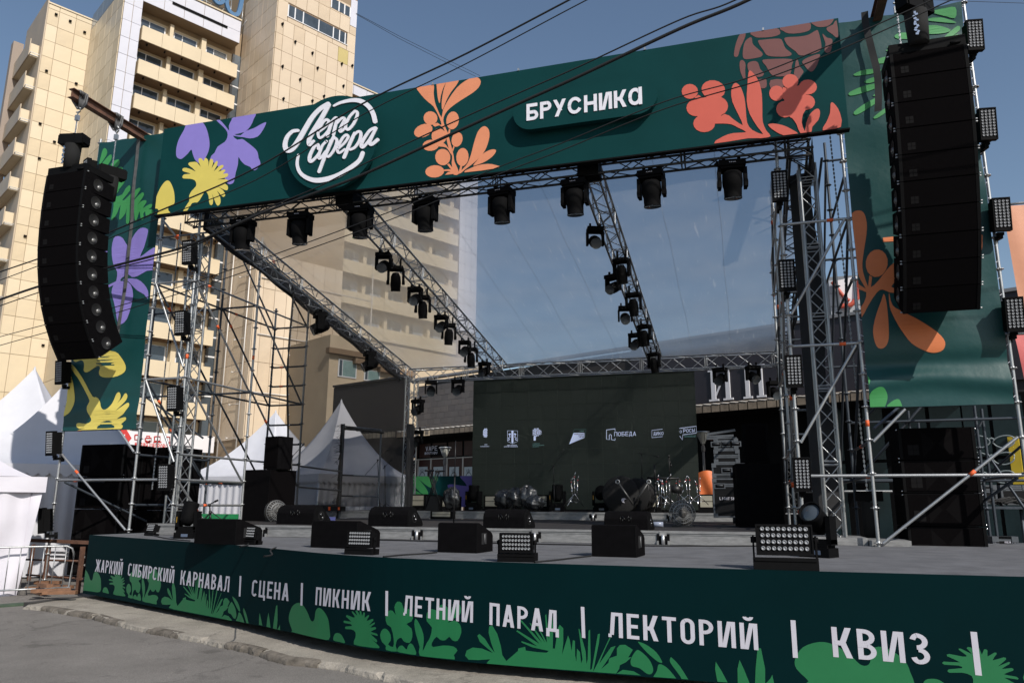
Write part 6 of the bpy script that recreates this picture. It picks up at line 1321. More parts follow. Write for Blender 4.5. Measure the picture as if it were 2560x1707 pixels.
def array(label, x, ytop, ztop, grp):
    t = T('speaker_column', label, 'line array', (x, ytop+.4, ztop), 0, grp)
    M = Matrix.Translation((x, ytop, ztop)) @ Matrix.Rotation(R(0), 4, 'X')
    P('flying_frame', MB().bb((-.51, .0, 0), (.51, .10, .16)).bb((-.51, .1, 0), (-.43, .70, .14)).bb((.43, .1, 0), (.51, .70, .14)).bb((-.35, .62, 0), (.35, .72, .13)).tube((.44, -.005, .05), (.30, -.03, .03), .02, 6), blackm, t, M)
    for k, a in enumerate((0, 3, 6, 9, 12, 15, 18, 22, 26, 31) if x > 0 else (-2, 0, 2, 4, 8, 12, 17, 23, 29, 35)):
        Mk = M @ Matrix.Rotation(R(a), 4, 'X')
        cabinet(t, Mk, k); M = M @ Matrix.Translation(Matrix.Rotation(R(a), 4, 'X') @ Vector((0, 0, -.395)))
    return t
array('shorter looking speaker column with round side handles before the lily banner', -13.10, 11.35, 8.31, 'flown speaker columns')
array('tall black speaker column hanging in front of the orange sprig banner', 2.90, 11.5, 8.29, 'flown speaker columns')
def hoist(label, x, y, z, zb, big, rz_p=0):
    t = T('chain_hoist', label, 'hoist', (x, y, z), 0, 'chain hoists over the speaker columns')
    M = MT((x, y, z), R(rz_p))
    if big: # body along x with hanging chain bag
        P('motor_body', MB().bb((-.26, -.12, -.10), (.26, .12, .12)).bb((-.29, -.10, -.08), (-.26, .10, .10)).bb((.26, -.10, -.08), (.29, .10, .10)).bb((.05, -.125, -.1), (.08, .125, .125)), blackm, t, M)
        P('chain_bag', MB().lathe([(.0, -.62), (.14, -.62), (.155, -.3), (.16, -.1)], 14), mat('bag_cloth', (.006, .006, .0065), .9, 0, .3, 8) if 'bag_cloth' not in MATS else MATS['bag_cloth'], t, M)
    m = MB(); rr = random.Random(3); k = 0; zz = .12
    while z+zz < zb:
        m.box((x, y, z+zz+.02), (.030 if k % 2 else .008, .008 if k % 2 else .030, .045)); zz += .035; k += 1
    P('chain', m, galv, t, kind='stuff')
    m = MB()
    for k in range(12): m.box((x-.05+.02*math.sin(k*2), y-.17, z-.2-k*.032), (.03, .012, .04), Matrix.Rotation(k*1.3, 3, 'Y'))
    P('loose_chain', m, chrome, t, kind='stuff')
    P('hook', MB().path([(x, y, zb+.12), (x+.05, y, zb+.08), (x+.05, y, zb+.01), (x, y, zb-.03), (x-.04, y, zb)], .018, 6).bb((x-.04, y-.03, zb-.2), (x+.04, y+.03, zb-.08)), galv if rz_p else MATS['hook_yellow'], t)
mat('hook_yellow', (.55, .30, .05), .5)
def beam(label, x, y0, y1, z):
    t = T('steel_beam', label, 'beam', (x, y0, z))
    P('web', MB().bb((x-.006, y0, z-.085), (x+.006, y1, z+.085)), rust, t); P('flange', MB().bb((x-.075, y0-.01, z+.085), (x+.075, y1, z+.10)), rust, t); P('flange', MB().bb((x-.075, y0-.01, z-.10), (x+.075, y1, z-.085)), rust, t)
    return t
sling_m = mat('grey_sling', (.14, .14, .145), .9, 0, .25, 12, .3, 40)
def sling(label, x, y, z):
    t = T('lifting_sling', label, 'sling', (x, y, z)); m = MB()
    for k in range(5):
        yy = y-.09+.045*k; m.path([(x-.095, yy, z-.09), (x-.10, yy, z+.105), (x, yy+.01, z+.13), (x+.10, yy, z+.105), (x+.095, yy, z-.09), (x+.03, y+.01*k, z-.24), (x-.03, y, z-.24), (x-.095, yy, z-.09)], .022, 6)
    P('strap', m, sling_m, t)
BX, BZ = -13.10, 10.04
beam('rusty steel beam jutting out over the lily banner against the tan block', BX, 11.20, 15.7, BZ); sling('grey sling at the free end of the rusty beam', BX, 11.42, BZ); sling('grey sling halfway along the rusty beam', BX, 12.40, BZ)
beam('dark steel beam jutting out above the tall speaker column', 2.62, 11.20, 15.7, BZ+.05); sling('sling at the free end of the dark beam above the tall column', 2.62, 11.42, BZ+.05); sling('sling halfway along the dark beam above the tall column', 2.62, 12.40, BZ+.05)
hoist('boxy hoist with hanging bag at the outer end of the shorter column', BX, 11.42, 9.05, 9.72, True, 12); hoist('smaller tilted hoist near the lily banner on the shorter column', BX+.12, 12.35, 8.72, 9.72, True, 62)
hoist('boxy hoist with hanging bag on top of the tall speaker column', 2.80, 11.50, 9.02, 9.72, True, 40); hoist('rear hoist of the tall speaker column', 2.75, 12.38, 8.6, 9.72, False, 1)
# straps that tie down the banners from the beams
def strap(label, x, z0, z1, y, m):
    t = T('tie_strap', label, 'strap', (x, y, z0)); P('strap', MB().grid(lambda u, v: (x+.055*(u-.5)*2+.05*math.sin(v*5), y-.01*math.sin(v*20)-.02*u, z0+(z1-z0)*v), 2, 30), m, t)
strap('long grey strap hanging down over the lily banner', -13.08, 5.25, 10.06, TY-.16, mat('grey_strap', (.11, .11, .11), .8, 0, .3, 10)); strap('black strap hanging from the dark beam beside the tall column', 2.45, 8.2, 10.1, TY-.20, rubber)

# ================================================================ GROUND STACKS, SIDE FILLS, MONITORS
def stack(label, x0, x1, y0, y1, z0, hs, cols=1, mark=True):
    t = T('subwoofer_stack', label, 'speaker stack', ((x0+x1)/2, (y0+y1)/2, z0))
    z = z0
    for h in hs:
        c = P('cabinet', MB().bb((x0, y0, z+.006), (x1, y1, z+h-.006)), blackbox, t)
        P('grille', MB().bb((x0+.05, y0-.012, z+.03), (x1-.05, y0-.001, z+h-.03)), grille_m, c)
        P('front_rail', MB().bb((x0, y0-.018, z+.012), (x0+.045, y0-.001, z+h-.012)), blackm, c); P('front_rail', MB().bb((x1-.045, y0-.018, z+.012), (x1, y0-.001, z+h-.012)), blackm, c)
        m = MB(); cx, cz = (x0+x1)/2, z+h/2
        for sg in (-1, 1): m.add([(cx+sg*.02, y0-.0135, cz), (cx+sg*h*.42, y0-.0125, cz-h*.42), (cx+sg*h*.42, y0-.0125, cz+h*.42)], [(0, 1, 2)])
        P('grille_shape', m, MATS['grille_fold'], c, kind='stuff')
        if mark:
            lg = MB()
            for a in (0, 1):
                for b in (0, 1): lg.bb((x0+.12+a*.085, y0-.0145, z+.08+b*.085), (x0+.20+a*.085, y0-.0125, z+.16+b*.085))
            P('maker_logo', lg, MATS['logo_grey'], c, kind='stuff')
        pins = MB()
        for sx, x in ((-1, x0), (1, x1)): pins.tube((x, y0+.02, z+.03), (x+sx*.03, y0+.02, z+.03), .012, 6).tube((x, y0+.02, z+h-.03), (x+sx*.03, y0+.02, z+h-.03), .012, 6)
        P('rigging_pin', pins, chrome, c, kind='stuff'); z += h
    return t
yS = 13.95
a, b = at(2240, 1070, y=yS), at(2455, 1361, y=yS); c = at(2430, 1063, y=yS)
stack('stack of large black bass cabinets in front of the dark shop glass', a.x+.02, c.x+.02, yS, yS+.9, at(2300, 1400, y=yS).z, [(a.z-at(2300, 1400, y=yS).z)/4]*4)
yL = 14.6
a, b = at(220, 1111, y=yL), at(330, 1111, y=yL); z0_ = .02
stack('tall stack of black bass cabinets beneath the daisy banner', a.x-.15, a.x+1.12, yL, yL+.9, z0_, [(a.z-z0_)/4]*4)
stack('second column of bass cabinets partly behind the tower poles', a.x+1.17, a.x+2.15, yL+.5, yL+1.4, z0_, [(a.z-.05-z0_)/4]*4, mark=False)
def sidefill(lb1, lb2, u0, u1, vt, vb, tu0, tu1, tvt, y, rz_p, side):
    p0, p1 = at(u0, vb, z=PZ), at(u1, vb, z=PZ); x0, x1 = at(u0, vb, y=y).x, at(u1, vb, y=y).x; zt = at((u0+u1)/2, vt, y=y).z; w_ = x1-x0
    t = T('subwoofer', lb1, 'speaker', ((x0+x1)/2, y, PZ)); xb = x0+w_*(.68 if side else 1)
    P('cabinet', MB().bb((x0, y, PZ), (xb, y+.8, zt)).bb((xb-.02, y+.02, PZ), (xb+.0, y+.78, zt)), blackbox, t, Matrix.Translation((xb, y, 0)) @ Matrix.Rotation(R(rz_p), 4, 'Z') @ Matrix.Translation((-xb, -y, 0)))
    Mx = Matrix.Translation((xb, y, 0)) @ Matrix.Rotation(R(rz_p), 4, 'Z') @ Matrix.Translation((-xb, -y, 0))
    P('side_panel', MB().bb((xb, y+.03, PZ+.03), (xb+.006, y+.77, zt-.03)), grille_m, t, Mx)
    m = MB()
    for z in (PZ+.12, zt-.2): m.tube((x0-.06, y+.6, z), (x0-.005, y+.6, z), .06, 12)
    P('castor', m, rubber, t, Mx)
    a, b, tz = at(tu0, tvt, y=y), at(tu1, tvt, y=y), at((tu0+tu1)/2, tvt, y=y).z
    t2 = T('top_speaker', lb2, 'speaker', ((a.x+b.x)/2, y+.1, zt)); ww = b.x-a.x; yy = y+.15
    pr = [(a.x, yy+.06), (a.x+.02, yy+.02), (a.x+.06, yy), (b.x-.05, yy), (b.x, yy+.05), (b.x-.06, yy+.45), (a.x+.1, yy+.45)]
    P('cabinet', MB().prism([(x, y_, zt+.02) for x, y_ in pr], (0, 0, tz-zt-.02)), blackbox, t2, Mx); P('grille', MB().bb((a.x+.065, yy-.008, zt+.06), (b.x-.055, yy-.001, tz-.04)), grille_m, t2, Mx); P('foot', MB().bb((a.x+.1, yy+.05, zt+.001), (b.x-.1, yy+.4, zt+.02)), rubber, t2, Mx)
sidefill('black side fill bass box with castors on the platform by the ladder tower', 'slim top speaker on the side fill box before a pointed tent', 583, 707, 1173, 1303, 640, 691, 1089, 15.4, -14, True)
sidefill('black side fill bass box hiding the lettered road case', 'dark top speaker on the side fill box beside the road cases', 1848, 1962, 1158, 1318, 1856, 1922, 1057, 15.6, 6, False)
def wedge(mark):
    r = T('floor_monitor', 'proto wedge', 'floor monitor'); prof = [(0, 0), (0, .20), (.03, .27), (.09, .325), (.17, .345), (.24, .33), (.50, .10), (.54, .04), (.53, 0)]
    W_ = .80; P('cabinet', MB().prism([(-W_/2, y, z) for y, z in prof], (W_, 0, 0)), blackbox, r)
    P('end_plate', MB().prism([(W_/2, y*.96+.01, z*.96+.004) for y, z in prof], (.022, 0, 0)), blackm, r); P('end_plate', MB().prism([(-W_/2-.022, y*.96+.01, z*.96+.004) for y, z in prof], (.022, 0, 0)), blackm, r)
    P('end_recess', MB().lathe([(.085, .026), (.08, .03), (.07, .018), (0, .016)], 14, MT((W_/2, .22, .15), 0, 0, R(90))), rubber, r); P('connector', MB().tube((W_/2+.02, .2, .18), (W_/2+.035, .2, .18), .02, 8).tube((W_/2+.02, .25, .12), (W_/2+.035, .25, .12), .02, 8), chrome, r, kind='stuff')
    m = MB()
    for x0, x1, za, zb in ((-.10, -.10, .14, .25), (-.06, 0, .25, .17), (0, .06, .17, .25), (.10, .10, .14, .25), (-.06, -.06, .14, .2), (.06, .06, .14, .2)): m.tube((x0, -.002, za), (x1, -.002, zb), .007, 4)
    P('maker_mark', m, MATS['mark_black'], r, kind='stuff'); return r
mat('mark_black', (.006, .006, .006), .3)
pw = Proto(wedge(True), 'rounded floor monitors along the platform edge')
Za, Zb = zr(0, 1000, 2.6133), zr(800, 1000, 2.6133)
for (p0, p1, lb, dy) in ((Za(1800, 800), Za(2050, 806), 'rounded floor monitor beside the side fill bass box', 0), (Zb(310, 823), Zb(575, 828), 'rounded floor monitor left of the round-based microphone stand', 0), (Zb(1065, 838), Zb(1335, 842), 'rounded floor monitor in front of the plastic-wrapped gear', 0), (Zb(1860, 848), Zb(2140, 852), 'rounded floor monitor in front of the kick drum', 0)):
    y = {0: 13.35, 1: 12.95, 2: 12.75, 3: 12.72}[('ladder' in lb)*0+[i for i, k in enumerate(('side fill', 'microphone', 'wrapped', 'kick')) if k in lb][0]]
    a, b = at(*p0, y=y), at(*p1, y=y); k = (b.x-a.x)/.80
    pw.place(MT(((a.x+b.x)/2, y, PZ+.002), R(-6)) @ Matrix.Diagonal((k, k, k, 1)), lb)
case_edge_ = mat('dull_handle', (.14, .14, .145), .5, .4)
def low_box():
    r = T('bass_monitor', 'proto box', 'floor monitor'); prof = [(0, 0), (0, .36), (.06, .37), (.46, .24), (.50, .20), (.50, 0)]; W_ = .72
    P('cabinet', MB().prism([(-W_/2, y, z) for y, z in prof], (W_, 0, 0)), blackbox, r)
    P('handle_recess', MB().bb((W_/2, .14, .10), (W_/2+.004, .30, .24)), rubber, r); P('handle_bar', MB().tube((W_/2+.012, .22, .11), (W_/2+.012, .22, .23), .012, 6), case_edge_, r); P('edge_strip', MB().bb((-W_/2-.003, -.004, .01), (-W_/2+.01, -.0005, .35)), blackm, r); P('edge_strip', MB().bb((W_/2-.01, -.004, .01), (W_/2+.003, -.0005, .35)), blackm, r)
    return r
plb = Proto(low_box(), 'plain black bass boxes on the front deck')
for p0, p1, wd, lb in ((Za(1245, 935), Za(1450, 945), .85, 'first plain black box on deck, farthest along the curved edge'), (Za(2010, 963), Za(2110, 965), .80, 'second plain black box on deck, mostly behind a panel lamp'), (Zb(765, 995), Zb(1028, 998), 0, 'third plain black box on deck with a steel handle in its side'), (Zb(1775, 1022), Zb(2068, 1027), 0, 'fourth plain black box on deck, nearest the platform end')):
    a, b = at(*p0, z=DZ), at(*p1, z=DZ); yy = (a.y+b.y)/2
    if wd: xm = at(*p0, y=yy).x+wd/2; k = wd/.72
    else: xm = (at(*p0, y=yy).x+at(*p1, y=yy).x)/2; k = (at(*p1, y=yy).x-at(*p0, y=yy).x)/.72
    plb.place(MT((xm, yy, DZ+.002), R(-4 if xm > -5 else -10)) @ Matrix.Diagonal((k, 1.05, 1.0, 1)), lb)
# ================================================================ BACKLINE ON THE STAGE
stand_m = mat('stand_black', (.012, .012, .013), .45, .3)
def mic_stand(label, base, top, boom=None, kind='round', r=.011, col=None):
    t = T('microphone_stand', label, 'microphone stand', base, 0, 'microphone stands'); c = col or stand_m; b = Vector(base); tp = Vector(top)
    P('tube', MB().tube(b+Vector((0, 0, .02)), b.lerp(tp, .6), r*1.3, 8).tube(b.lerp(tp, .6), tp, r, 8).tube(b.lerp(tp, .6)-Vector((0, 0, .04)), b.lerp(tp, .6)+Vector((0, 0, .03)), r*2, 8), c, t)
    if kind == 'round': P('round_base', MB().lathe([(0, .03), (.05, .03), (.16, .012), (.165, 0)], 20, Matrix.Translation(b)), c, t)
    else:
        for k in range(3):
            a = k*2.09+.4; P('leg', MB().tube(b+Vector((0, 0, .22)), b+Vector((.30*math.cos(a), .30*math.sin(a), .01)), .009, 6), c, t)
    if boom:
        e0, e1 = Vector(boom[0]), Vector(boom[1]); P('boom', MB().tube(e0, e1, .008, 6).tube(tp-Vector((0, 0, .03)), tp+Vector((0, 0, .03)), .025, 8), c, t); P('microphone', MB().tube(e1, e1+(e1-e0).normalized()*.09, .012, 8).tube(e1+(e1-e0).normalized()*.09, e1+(e1-e0).normalized()*.16, .022, 8), c, t)
    return t
q = at(1134, 1315, z=PZ); mic_stand('straight microphone stand with round base at the front of the platform', (q.x, q.y, PZ), tuple(at(1139, 1102, y=q.y)))
def pt(u, v, y): return tuple(at(u, v, y=y))
q = at(1386, 1263, y=22.6); mic_stand('boom microphone stand raised against the dark screen', (q.x, 22.6, RZ), pt(1384, 1164, 22.6), (pt(1373, 1180, 22.6), pt(1402, 1134, 22.6)))
mic_stand('microphone stand with level boom over the kick drum', (at(1604, 1212, y=23).x, 23, RZ), pt(1604, 1134, 23), (pt(1594, 1131, 23), pt(1634, 1139, 23)), 'tripod')
mic_stand('heavy microphone stand left of the drum rack', (at(1641, 1265, y=22.2).x, 22.2, RZ), pt(1636, 1160, 22.2), None, 'tripod', .02)
mic_stand('microphone stand with bent neck right of the drum rack', (at(1678, 1270, y=21.6).x, 21.6, RZ), pt(1672, 1140, 21.6), (pt(1672, 1140, 21.6), pt(1675, 1152, 21.6)), 'tripod', .012)
mic_stand('boom microphone stand with coiled cable near the netting frame', (at(729, 1262, y=16.5).x, 16.5, PZ), pt(730, 1140, 16.5), (pt(714, 1160, 16.5), pt(750, 1120, 16.5)), 'tripod', .014)
mic_stand('low tripod microphone stand before the corner mast', (at(964, 1268, y=21.5).x, 21.5, RZ), pt(962, 1165, 21.5), (pt(957, 1172, 21.5), pt(970, 1158, 21.5)), 'tripod', .012)
mic_stand('slanted boom stand crossing the netting frame', (at(950, 1265, y=22.5).x, 22.5, RZ), pt(944, 1150, 22.5), (pt(912, 1188, 22.5), pt(962, 1132, 22.5)), 'tripod', .01)
mic_stand('small tripod stand with red tape at the platform edge', (at(527, 1308, y=13.2).x, 13.2, PZ), pt(524, 1262, 13.2), (pt(520, 1262, 13.2), pt(528, 1258, 13.2)), 'tripod', .014)
# chrome drum hardware
red_dot = mat('red_felt', (.40, .04, .03), .7)
def cym(label, u, vb, vt, y, extra=3, seed=1):
    rr = random.Random(seed); b = at(u, vb, y=y); tp = at(u, vt, y=y); t = T('cymbal_stand', label, 'cymbal stand', tuple(b), 0, 'chrome cymbal stands')
    H_ = tp.z-b.z; m = MB()
    for k in range(3):
        a = k*2.09+rr.random(); m.tube(b+Vector((0, 0, H_*.38)), b+Vector((.34*math.cos(a), .34*math.sin(a), .01)), .010, 6).tube(b+Vector((0, 0, H_*.12)), b+Vector((.2*math.cos(a), .2*math.sin(a), H_*.16)), .007, 5)
    P('tripod_legs', m, chrome, t, kind='stuff')
    for k in range(extra):
        dx = (k-(extra-1)/2)*.10; zt = H_*(.75+.25*rr.random()); m = MB().tube(b+Vector((dx*.5, 0, .1)), b+Vector((dx, 0, zt)), .009, 8).tube(b+Vector((dx*.8, 0, zt*.55)), b+Vector((dx*.8, 0, zt*.62)), .019, 8).tube(b+Vector((dx*.9, -.03, zt*.8)), b+Vector((dx*.9, .03, zt*.8)), .018, 8).tube(b+Vector((dx, 0, zt)), b+Vector((dx+rr.uniform(-.06, .08), .02, zt+.09)), .011, 6)
        s_ = P('stand_tube', m, chrome, t); P('red_felt', MB().tube(b+Vector((dx, 0, zt*.94)), b+Vector((dx, 0, zt*.965)), .022, 8), red_dot, s_)
cym('cluster of folded chrome cymbal stands with red felts before the screen', 1437, 1266, 1182, 22.3, 3, 2)
cym('chrome cymbal stand at the left of the drum rack', 1652, 1268, 1186, 22.0, 2, 3); cym('chrome cymbal stand in the middle of the drum rack', 1668, 1270, 1188, 22.3, 3, 4); cym('chrome cymbal stand right of the wrapped fan', 1722, 1262, 1195, 22.2, 2, 5); cym('chrome cymbal stand in front of the orange sheet', 1748, 1262, 1195, 22.2, 2, 6); cym('low chrome stand behind the wrapped fan', 1697, 1262, 1188, 22.6, 2, 7)
t = T('drum_rack', 'black drum rack bar carrying chrome clamps', 'drum rack', tuple(at(1655, 1262, y=22.6)))
a, b = at(1618, 1194, y=22.6), at(1698, 1196, y=22.6); P('rack_bar', MB().tube(a, b, .03, 8), stand_m, t)
for u in (1620, 1655, 1695): P('rack_leg', MB().tube(at(u, 1195, y=22.6), at(u+3, 1262, y=22.6), .022, 8), stand_m, t)
m = MB(); rr = random.Random(2)
for k in range(16): q = at(rr.uniform(1640, 1712), rr.uniform(1200, 1245), y=22.4); m.tube(q, q+Vector((rr.uniform(-.08, .08), 0, rr.uniform(-.14, .14))), .014, 6)
P('clamp', m, chrome, t, kind='stuff'); P('tom_shell', MB().tube(at(1688, 1232, y=22.4), at(1690, 1214, y=22.4), .17, 16), stand_m, t)
# kick drum in black cover, mallets
t = T('kick_drum', 'large bass drum in a black cover with a pale crescent print', 'drum', tuple(at(1560, 1266, y=22.8))); c = at(1552, 1236, y=22.7); c2 = at(1595, 1238, y=22.9)
P('drum_cover', MB().lathe([(0, -.2), (.50, -.2), (.54, -.16), (.54, .16), (.50, .2), (0, .2)], 28, MT(c, R(10), R(90))), MATS['bag_cloth'], t); P('drum_cover', MB().lathe([(0, -.2), (.46, -.2), (.5, -.16), (.5, .16), (.46, .2), (0, .2)], 26, MT(c2, R(-18), R(90))), MATS['bag_cloth'], t)
m = MB(); q = [(at(1440+x/6.03, 1080+y/6.03, y=22.42)) for x, y in ((690, 1000), (720, 990), (760, 1005), (730, 1015), (720, 1040), (735, 1065), (700, 1055), (682, 1030))]; P('crescent_print', m.flat([tuple(p) for p in q]), grey_l, t, recalc=False)
for lb, ua, va, ub, vb in (('left', 1544, 1204, 1584, 1262), ('right', 1622, 1204, 1584, 1262)):
    y = 20.4 ; a, b = at(ua, va, y=y), at(ub, vb, y=y); t = T('tube_cane', f'dark tube with pale ring end leaning {"toward the screen centre" if lb == "left" else "toward the drum rack"} above a floor monitor', 'tube', tuple(b)); P('tube', MB().tube(a, b, .03, 10), MATS['dark_tube'] if 'dark_tube' in MATS else mat('dark_tube', (.05, .05, .05), .4, .4), t); P('ring_end', MB().lathe([(.045, -.03), (.06, -.03), (.06, .02), (.045, .02)], 16, MT(a, 0, R(75))), galv, t)
# plastic-wrapped gear
wrap = mat('clear_plastic_wrap', (.03, .031, .033), .16, 0, .5, 9, .8, 14, spec=.8)
def lump(label, u, v, y, rx, rz, seed, cat='wrapped gear'):
    rr = random.Random(seed); c = at(u, v, y=y); ph = [rr.uniform(0, 6) for _ in range(6)]
    def f(a, b):
        th, fi = 2*math.pi*a, math.pi*(b-.5); r = 1+.12*math.sin(3*th+ph[0]+2*fi)+.08*math.sin(7*th+ph[1])*math.cos(fi)+.06*math.sin(11*fi+ph[2]+3*th)
        return (c.x+rx*r*math.cos(th)*math.cos(fi), c.y+rx*.8*r*math.sin(th)*math.cos(fi), max(RZ+.0, c.z+rz*r*math.sin(fi)))
    o = P('wrapped_instrument', MB().grid(f, 36, 20), wrap); tag(o, label, cat, 'gear under plastic wrap')
lump('rounded plastic-wrapped gear at the left end of the heap', 1262, 1247, 22.6, .34, .27, 1); lump('squarish plastic-wrapped gear in the middle of the heap', 1289, 1246, 22.5, .34, .30, 2); lump('tall plastic-wrapped gear with a peak in the heap', 1320, 1243, 22.4, .28, .33, 3); lump('low crumpled plastic-wrapped gear at the right end of the heap', 1337, 1256, 22.2, .26, .20, 4); lump('slanted plastic-wrapped case beside the keyboard stand', 1130, 1246, 22.2, .26, .32, 5)
# keyboard X stand
t = T('keyboard_stand', 'black folding keyboard stand on the rear platform by the hoarding', 'keyboard stand', tuple(at(1083, 1268, y=22)))
m = [((1066, 1266), (1092, 1177)), ((1100, 1266), (1075, 1177)), ((1070, 1266), (1098, 1177)), ((1096, 1266), (1070, 1177))]
for i, (a, b) in enumerate(m): P('cross_leg', MB().tube(at(*a, y=22+(i > 1)*.35), at(*b, y=22+(i > 1)*.35), .022, 6), stand_m, t)
for (a, b) in (((1063, 1176), (1084, 1176)), ((1089, 1178), (1110, 1177))): P('support_arm', MB().tube(at(*a, y=22), at(*b, y=22.35), .03, 8), stand_m, t)
t = T('pedal_box', 'black gear heap at the foot of the keyboard stand', 'pedal box', tuple(at(1083, 1266, y=21.9))); c = at(1084, 1245, y=22.1); P('case_body', MB().box((c.x, 22.15, RZ+.22), (.42, .3, .44)), stand_m, t); P('lid', MB().box((c.x, 22.12, RZ+.46), (.34, .26, .03)), blackm, t)
# blinder boxes with cream panels
cream_p = mat('cream_reflector', (.33, .31, .25), .4)
for (u, v, y, w_, lb) in ((1037, 1255, 23.6, .62, 'cream-fronted blinder box below the green fern hoarding'), (1124, 1258, 23.5, .5, 'cream-fronted blinder box behind the slanted wrapped case'), (1236, 1257, 23.6, .60, 'cream-fronted blinder box left of the wrapped heap'), (1353, 1257, 23.6, .35, 'cream-fronted blinder box right of the wrapped heap'), (1631, 1257, 23.6, .35, 'cream-fronted blinder box by the chrome stands'), (1766, 1258, 23.0, .34, 'cream-fronted blinder box below the orange sheet'), (1103, 1287, 20.5, .54, 'cream-fronted blinder box on the platform in front of the rear step')):
    c = at(u, v, y=y); zb_ = RZ if y > 20.8 else PZ; t = T('blinder_box', lb, 'stage light', (c.x, y, zb_), 0, 'cream blinder boxes')
    h = max(.2, (c.z-zb_)*2); P('housing', MB().bb((c.x-w_/2-.06, y, zb_), (c.x+w_/2+.06, y+.25, zb_+h)), blackm, t)
    for k in (0, 1): P('reflector', MB().bb((c.x-w_/2, y-.012, zb_+h*(.30+.33*k)), (c.x+w_/2, y-.001, zb_+h*(.30+.33*k)+h*.29)), cream_p, t)
# small red-tagged case by the netting and floor bits
c = at(823, 1262, y=20.2); t = T('pedal_case', 'flat black case with red corner tags near the netting frame', 'case', tuple(c)); P('case_body', MB().box((c.x, 20.3, RZ+.05), (.8, .3, .14)), stand_m, t); P('corner_tag', MB().box((c.x+.05, 20.13, RZ+.06), (.06, .02, .1)).box((c.x+.36, 20.13, RZ+.06), (.05, .02, .08)), orange_tape, t, kind='stuff')
c = at(828, 1302, z=PZ); tag(P('tape_roll_box', MB().box((c.x, c.y, PZ+.05), (.17, .08, .09)), mat('blue_box', (.08, .09, .25), .5)), 'small blue box on the platform beside the floor monitor', 'box')
c = at(1645, 1317, z=PZ); tag(P('water_bottle_pack', MB().tube((c.x-.12, c.y, PZ+.05), (c.x+.1, c.y, PZ+.05), .05, 10), mat('clear_blue', (.25, .28, .36), .2)), 'clear plastic bottle lying by the floor monitor in front of the kick drum', 'bottle')
c = at(543, 1294, y=15.5); t = T('green_bench', 'green and white painted bench end under the ladder tower', 'bench', tuple(c)); P('board', MB().box((c.x, 15.5, c.z), (.95, .3, .18)), mat('bench_green', (.02, .22, .08), .5), t); P('white_leg', MB().box((c.x-.3, 15.6, c.z-.25), (.08, .25, .3)).box((c.x+.3, 15.6, c.z-.25), (.08, .25, .3)), pvc, t, kind='stuff')
# wrapped pedestal fans
cage = mat('wrapped_cage', (.06, .058, .055), .35, .2, .4, 12, .5, 30)
def fan(label, u, v, y, r, rz_p):
    c = at(u, v, y=y); t = T('stage_fan', label, 'fan', (c.x, y, PZ), 0, 'plastic-wrapped stage fans'); M = MT(c, R(rz_p), R(90))
    m = MB()
    for k in range(24):
        a = 2*math.pi*k/24; m.path([M @ Vector((.08*math.cos(a), .08*math.sin(a), .10)), M @ Vector((r*.6*math.cos(a), r*.6*math.sin(a), .10)), M @ Vector((r*math.cos(a), r*math.sin(a), .02))], .005, 4)
    for q in (.5, .75, 1): m.path([M @ Vector((r*q*math.cos(2*math.pi*k/28), r*q*math.sin(2*math.pi*k/28), .10 if q < .9 else .02)) for k in range(29)], .007, 4)
    P('wire_guard', m, galv, t, kind='stuff'); P('motor_hub', MB().lathe([(0, .12), (.07, .115), (.08, .0), (.07, -.18), (0, -.18)], 14, M), stand_m, t)
    for k in range(4):
        a = k*1.57; P('fan_blade', MB().grid(lambda s, q: M @ Vector(((.07+(r*.85-.07)*s)*math.cos(a+.6*q), (.07+(r*.85-.07)*s)*math.sin(a+.6*q), .03+.05*q)), 5, 4), cage, t)
    P('plastic_cover', MB().lathe([(0, .125), (r*.7, .12), (r*1.04, .03), (r*1.04, -.08), (r*.6, -.16)], 24, M), film_wrap, t); P('foot', MB().tube((c.x, y+.05, PZ), (c.x, y+.05, c.z-.05), .02, 8).bb((c.x-.2, y-.1, PZ), (c.x+.2, y+.2, PZ+.03)), stand_m, t)
film_wrap = bpy.data.materials.new('thin_plastic_film'); film_wrap.use_nodes = True; t_ = film_wrap.node_tree; b_ = t_.nodes['Principled BSDF']; b_.inputs['Base Color'].default_value = (.12, .115, .11, 1); b_.inputs['Roughness'].default_value = .3
n_ = t_.nodes.new('ShaderNodeTexNoise'); n_.inputs['Scale'].default_value = 22; bp = t_.nodes.new('ShaderNodeBump'); bp.inputs['Strength'].default_value = .9; bp.inputs['Distance'].default_value = .02; t_.links.new(n_.outputs[0], bp.inputs['Height']); t_.links.new(bp.outputs[0], b_.inputs['Normal'])
tr2 = t_.nodes.new('ShaderNodeBsdfTransparent'); mx = t_.nodes.new('ShaderNodeMixShader'); mx.inputs[0].default_value = .35; t_.links.new(tr2.outputs[0], mx.inputs[1]); t_.links.new(b_.outputs[0], mx.inputs[2]); t_.links.new(mx.outputs[0], t_.nodes['Material Output'].inputs[0])
fan('round stage fan wrapped in clear plastic before the drum stands', 1706, 1283, 15.2, .24, 10); fan('plastic-wrapped fan seen edge-on beside the side fill bass box', 690, 1278, 15.0, .24, 62)
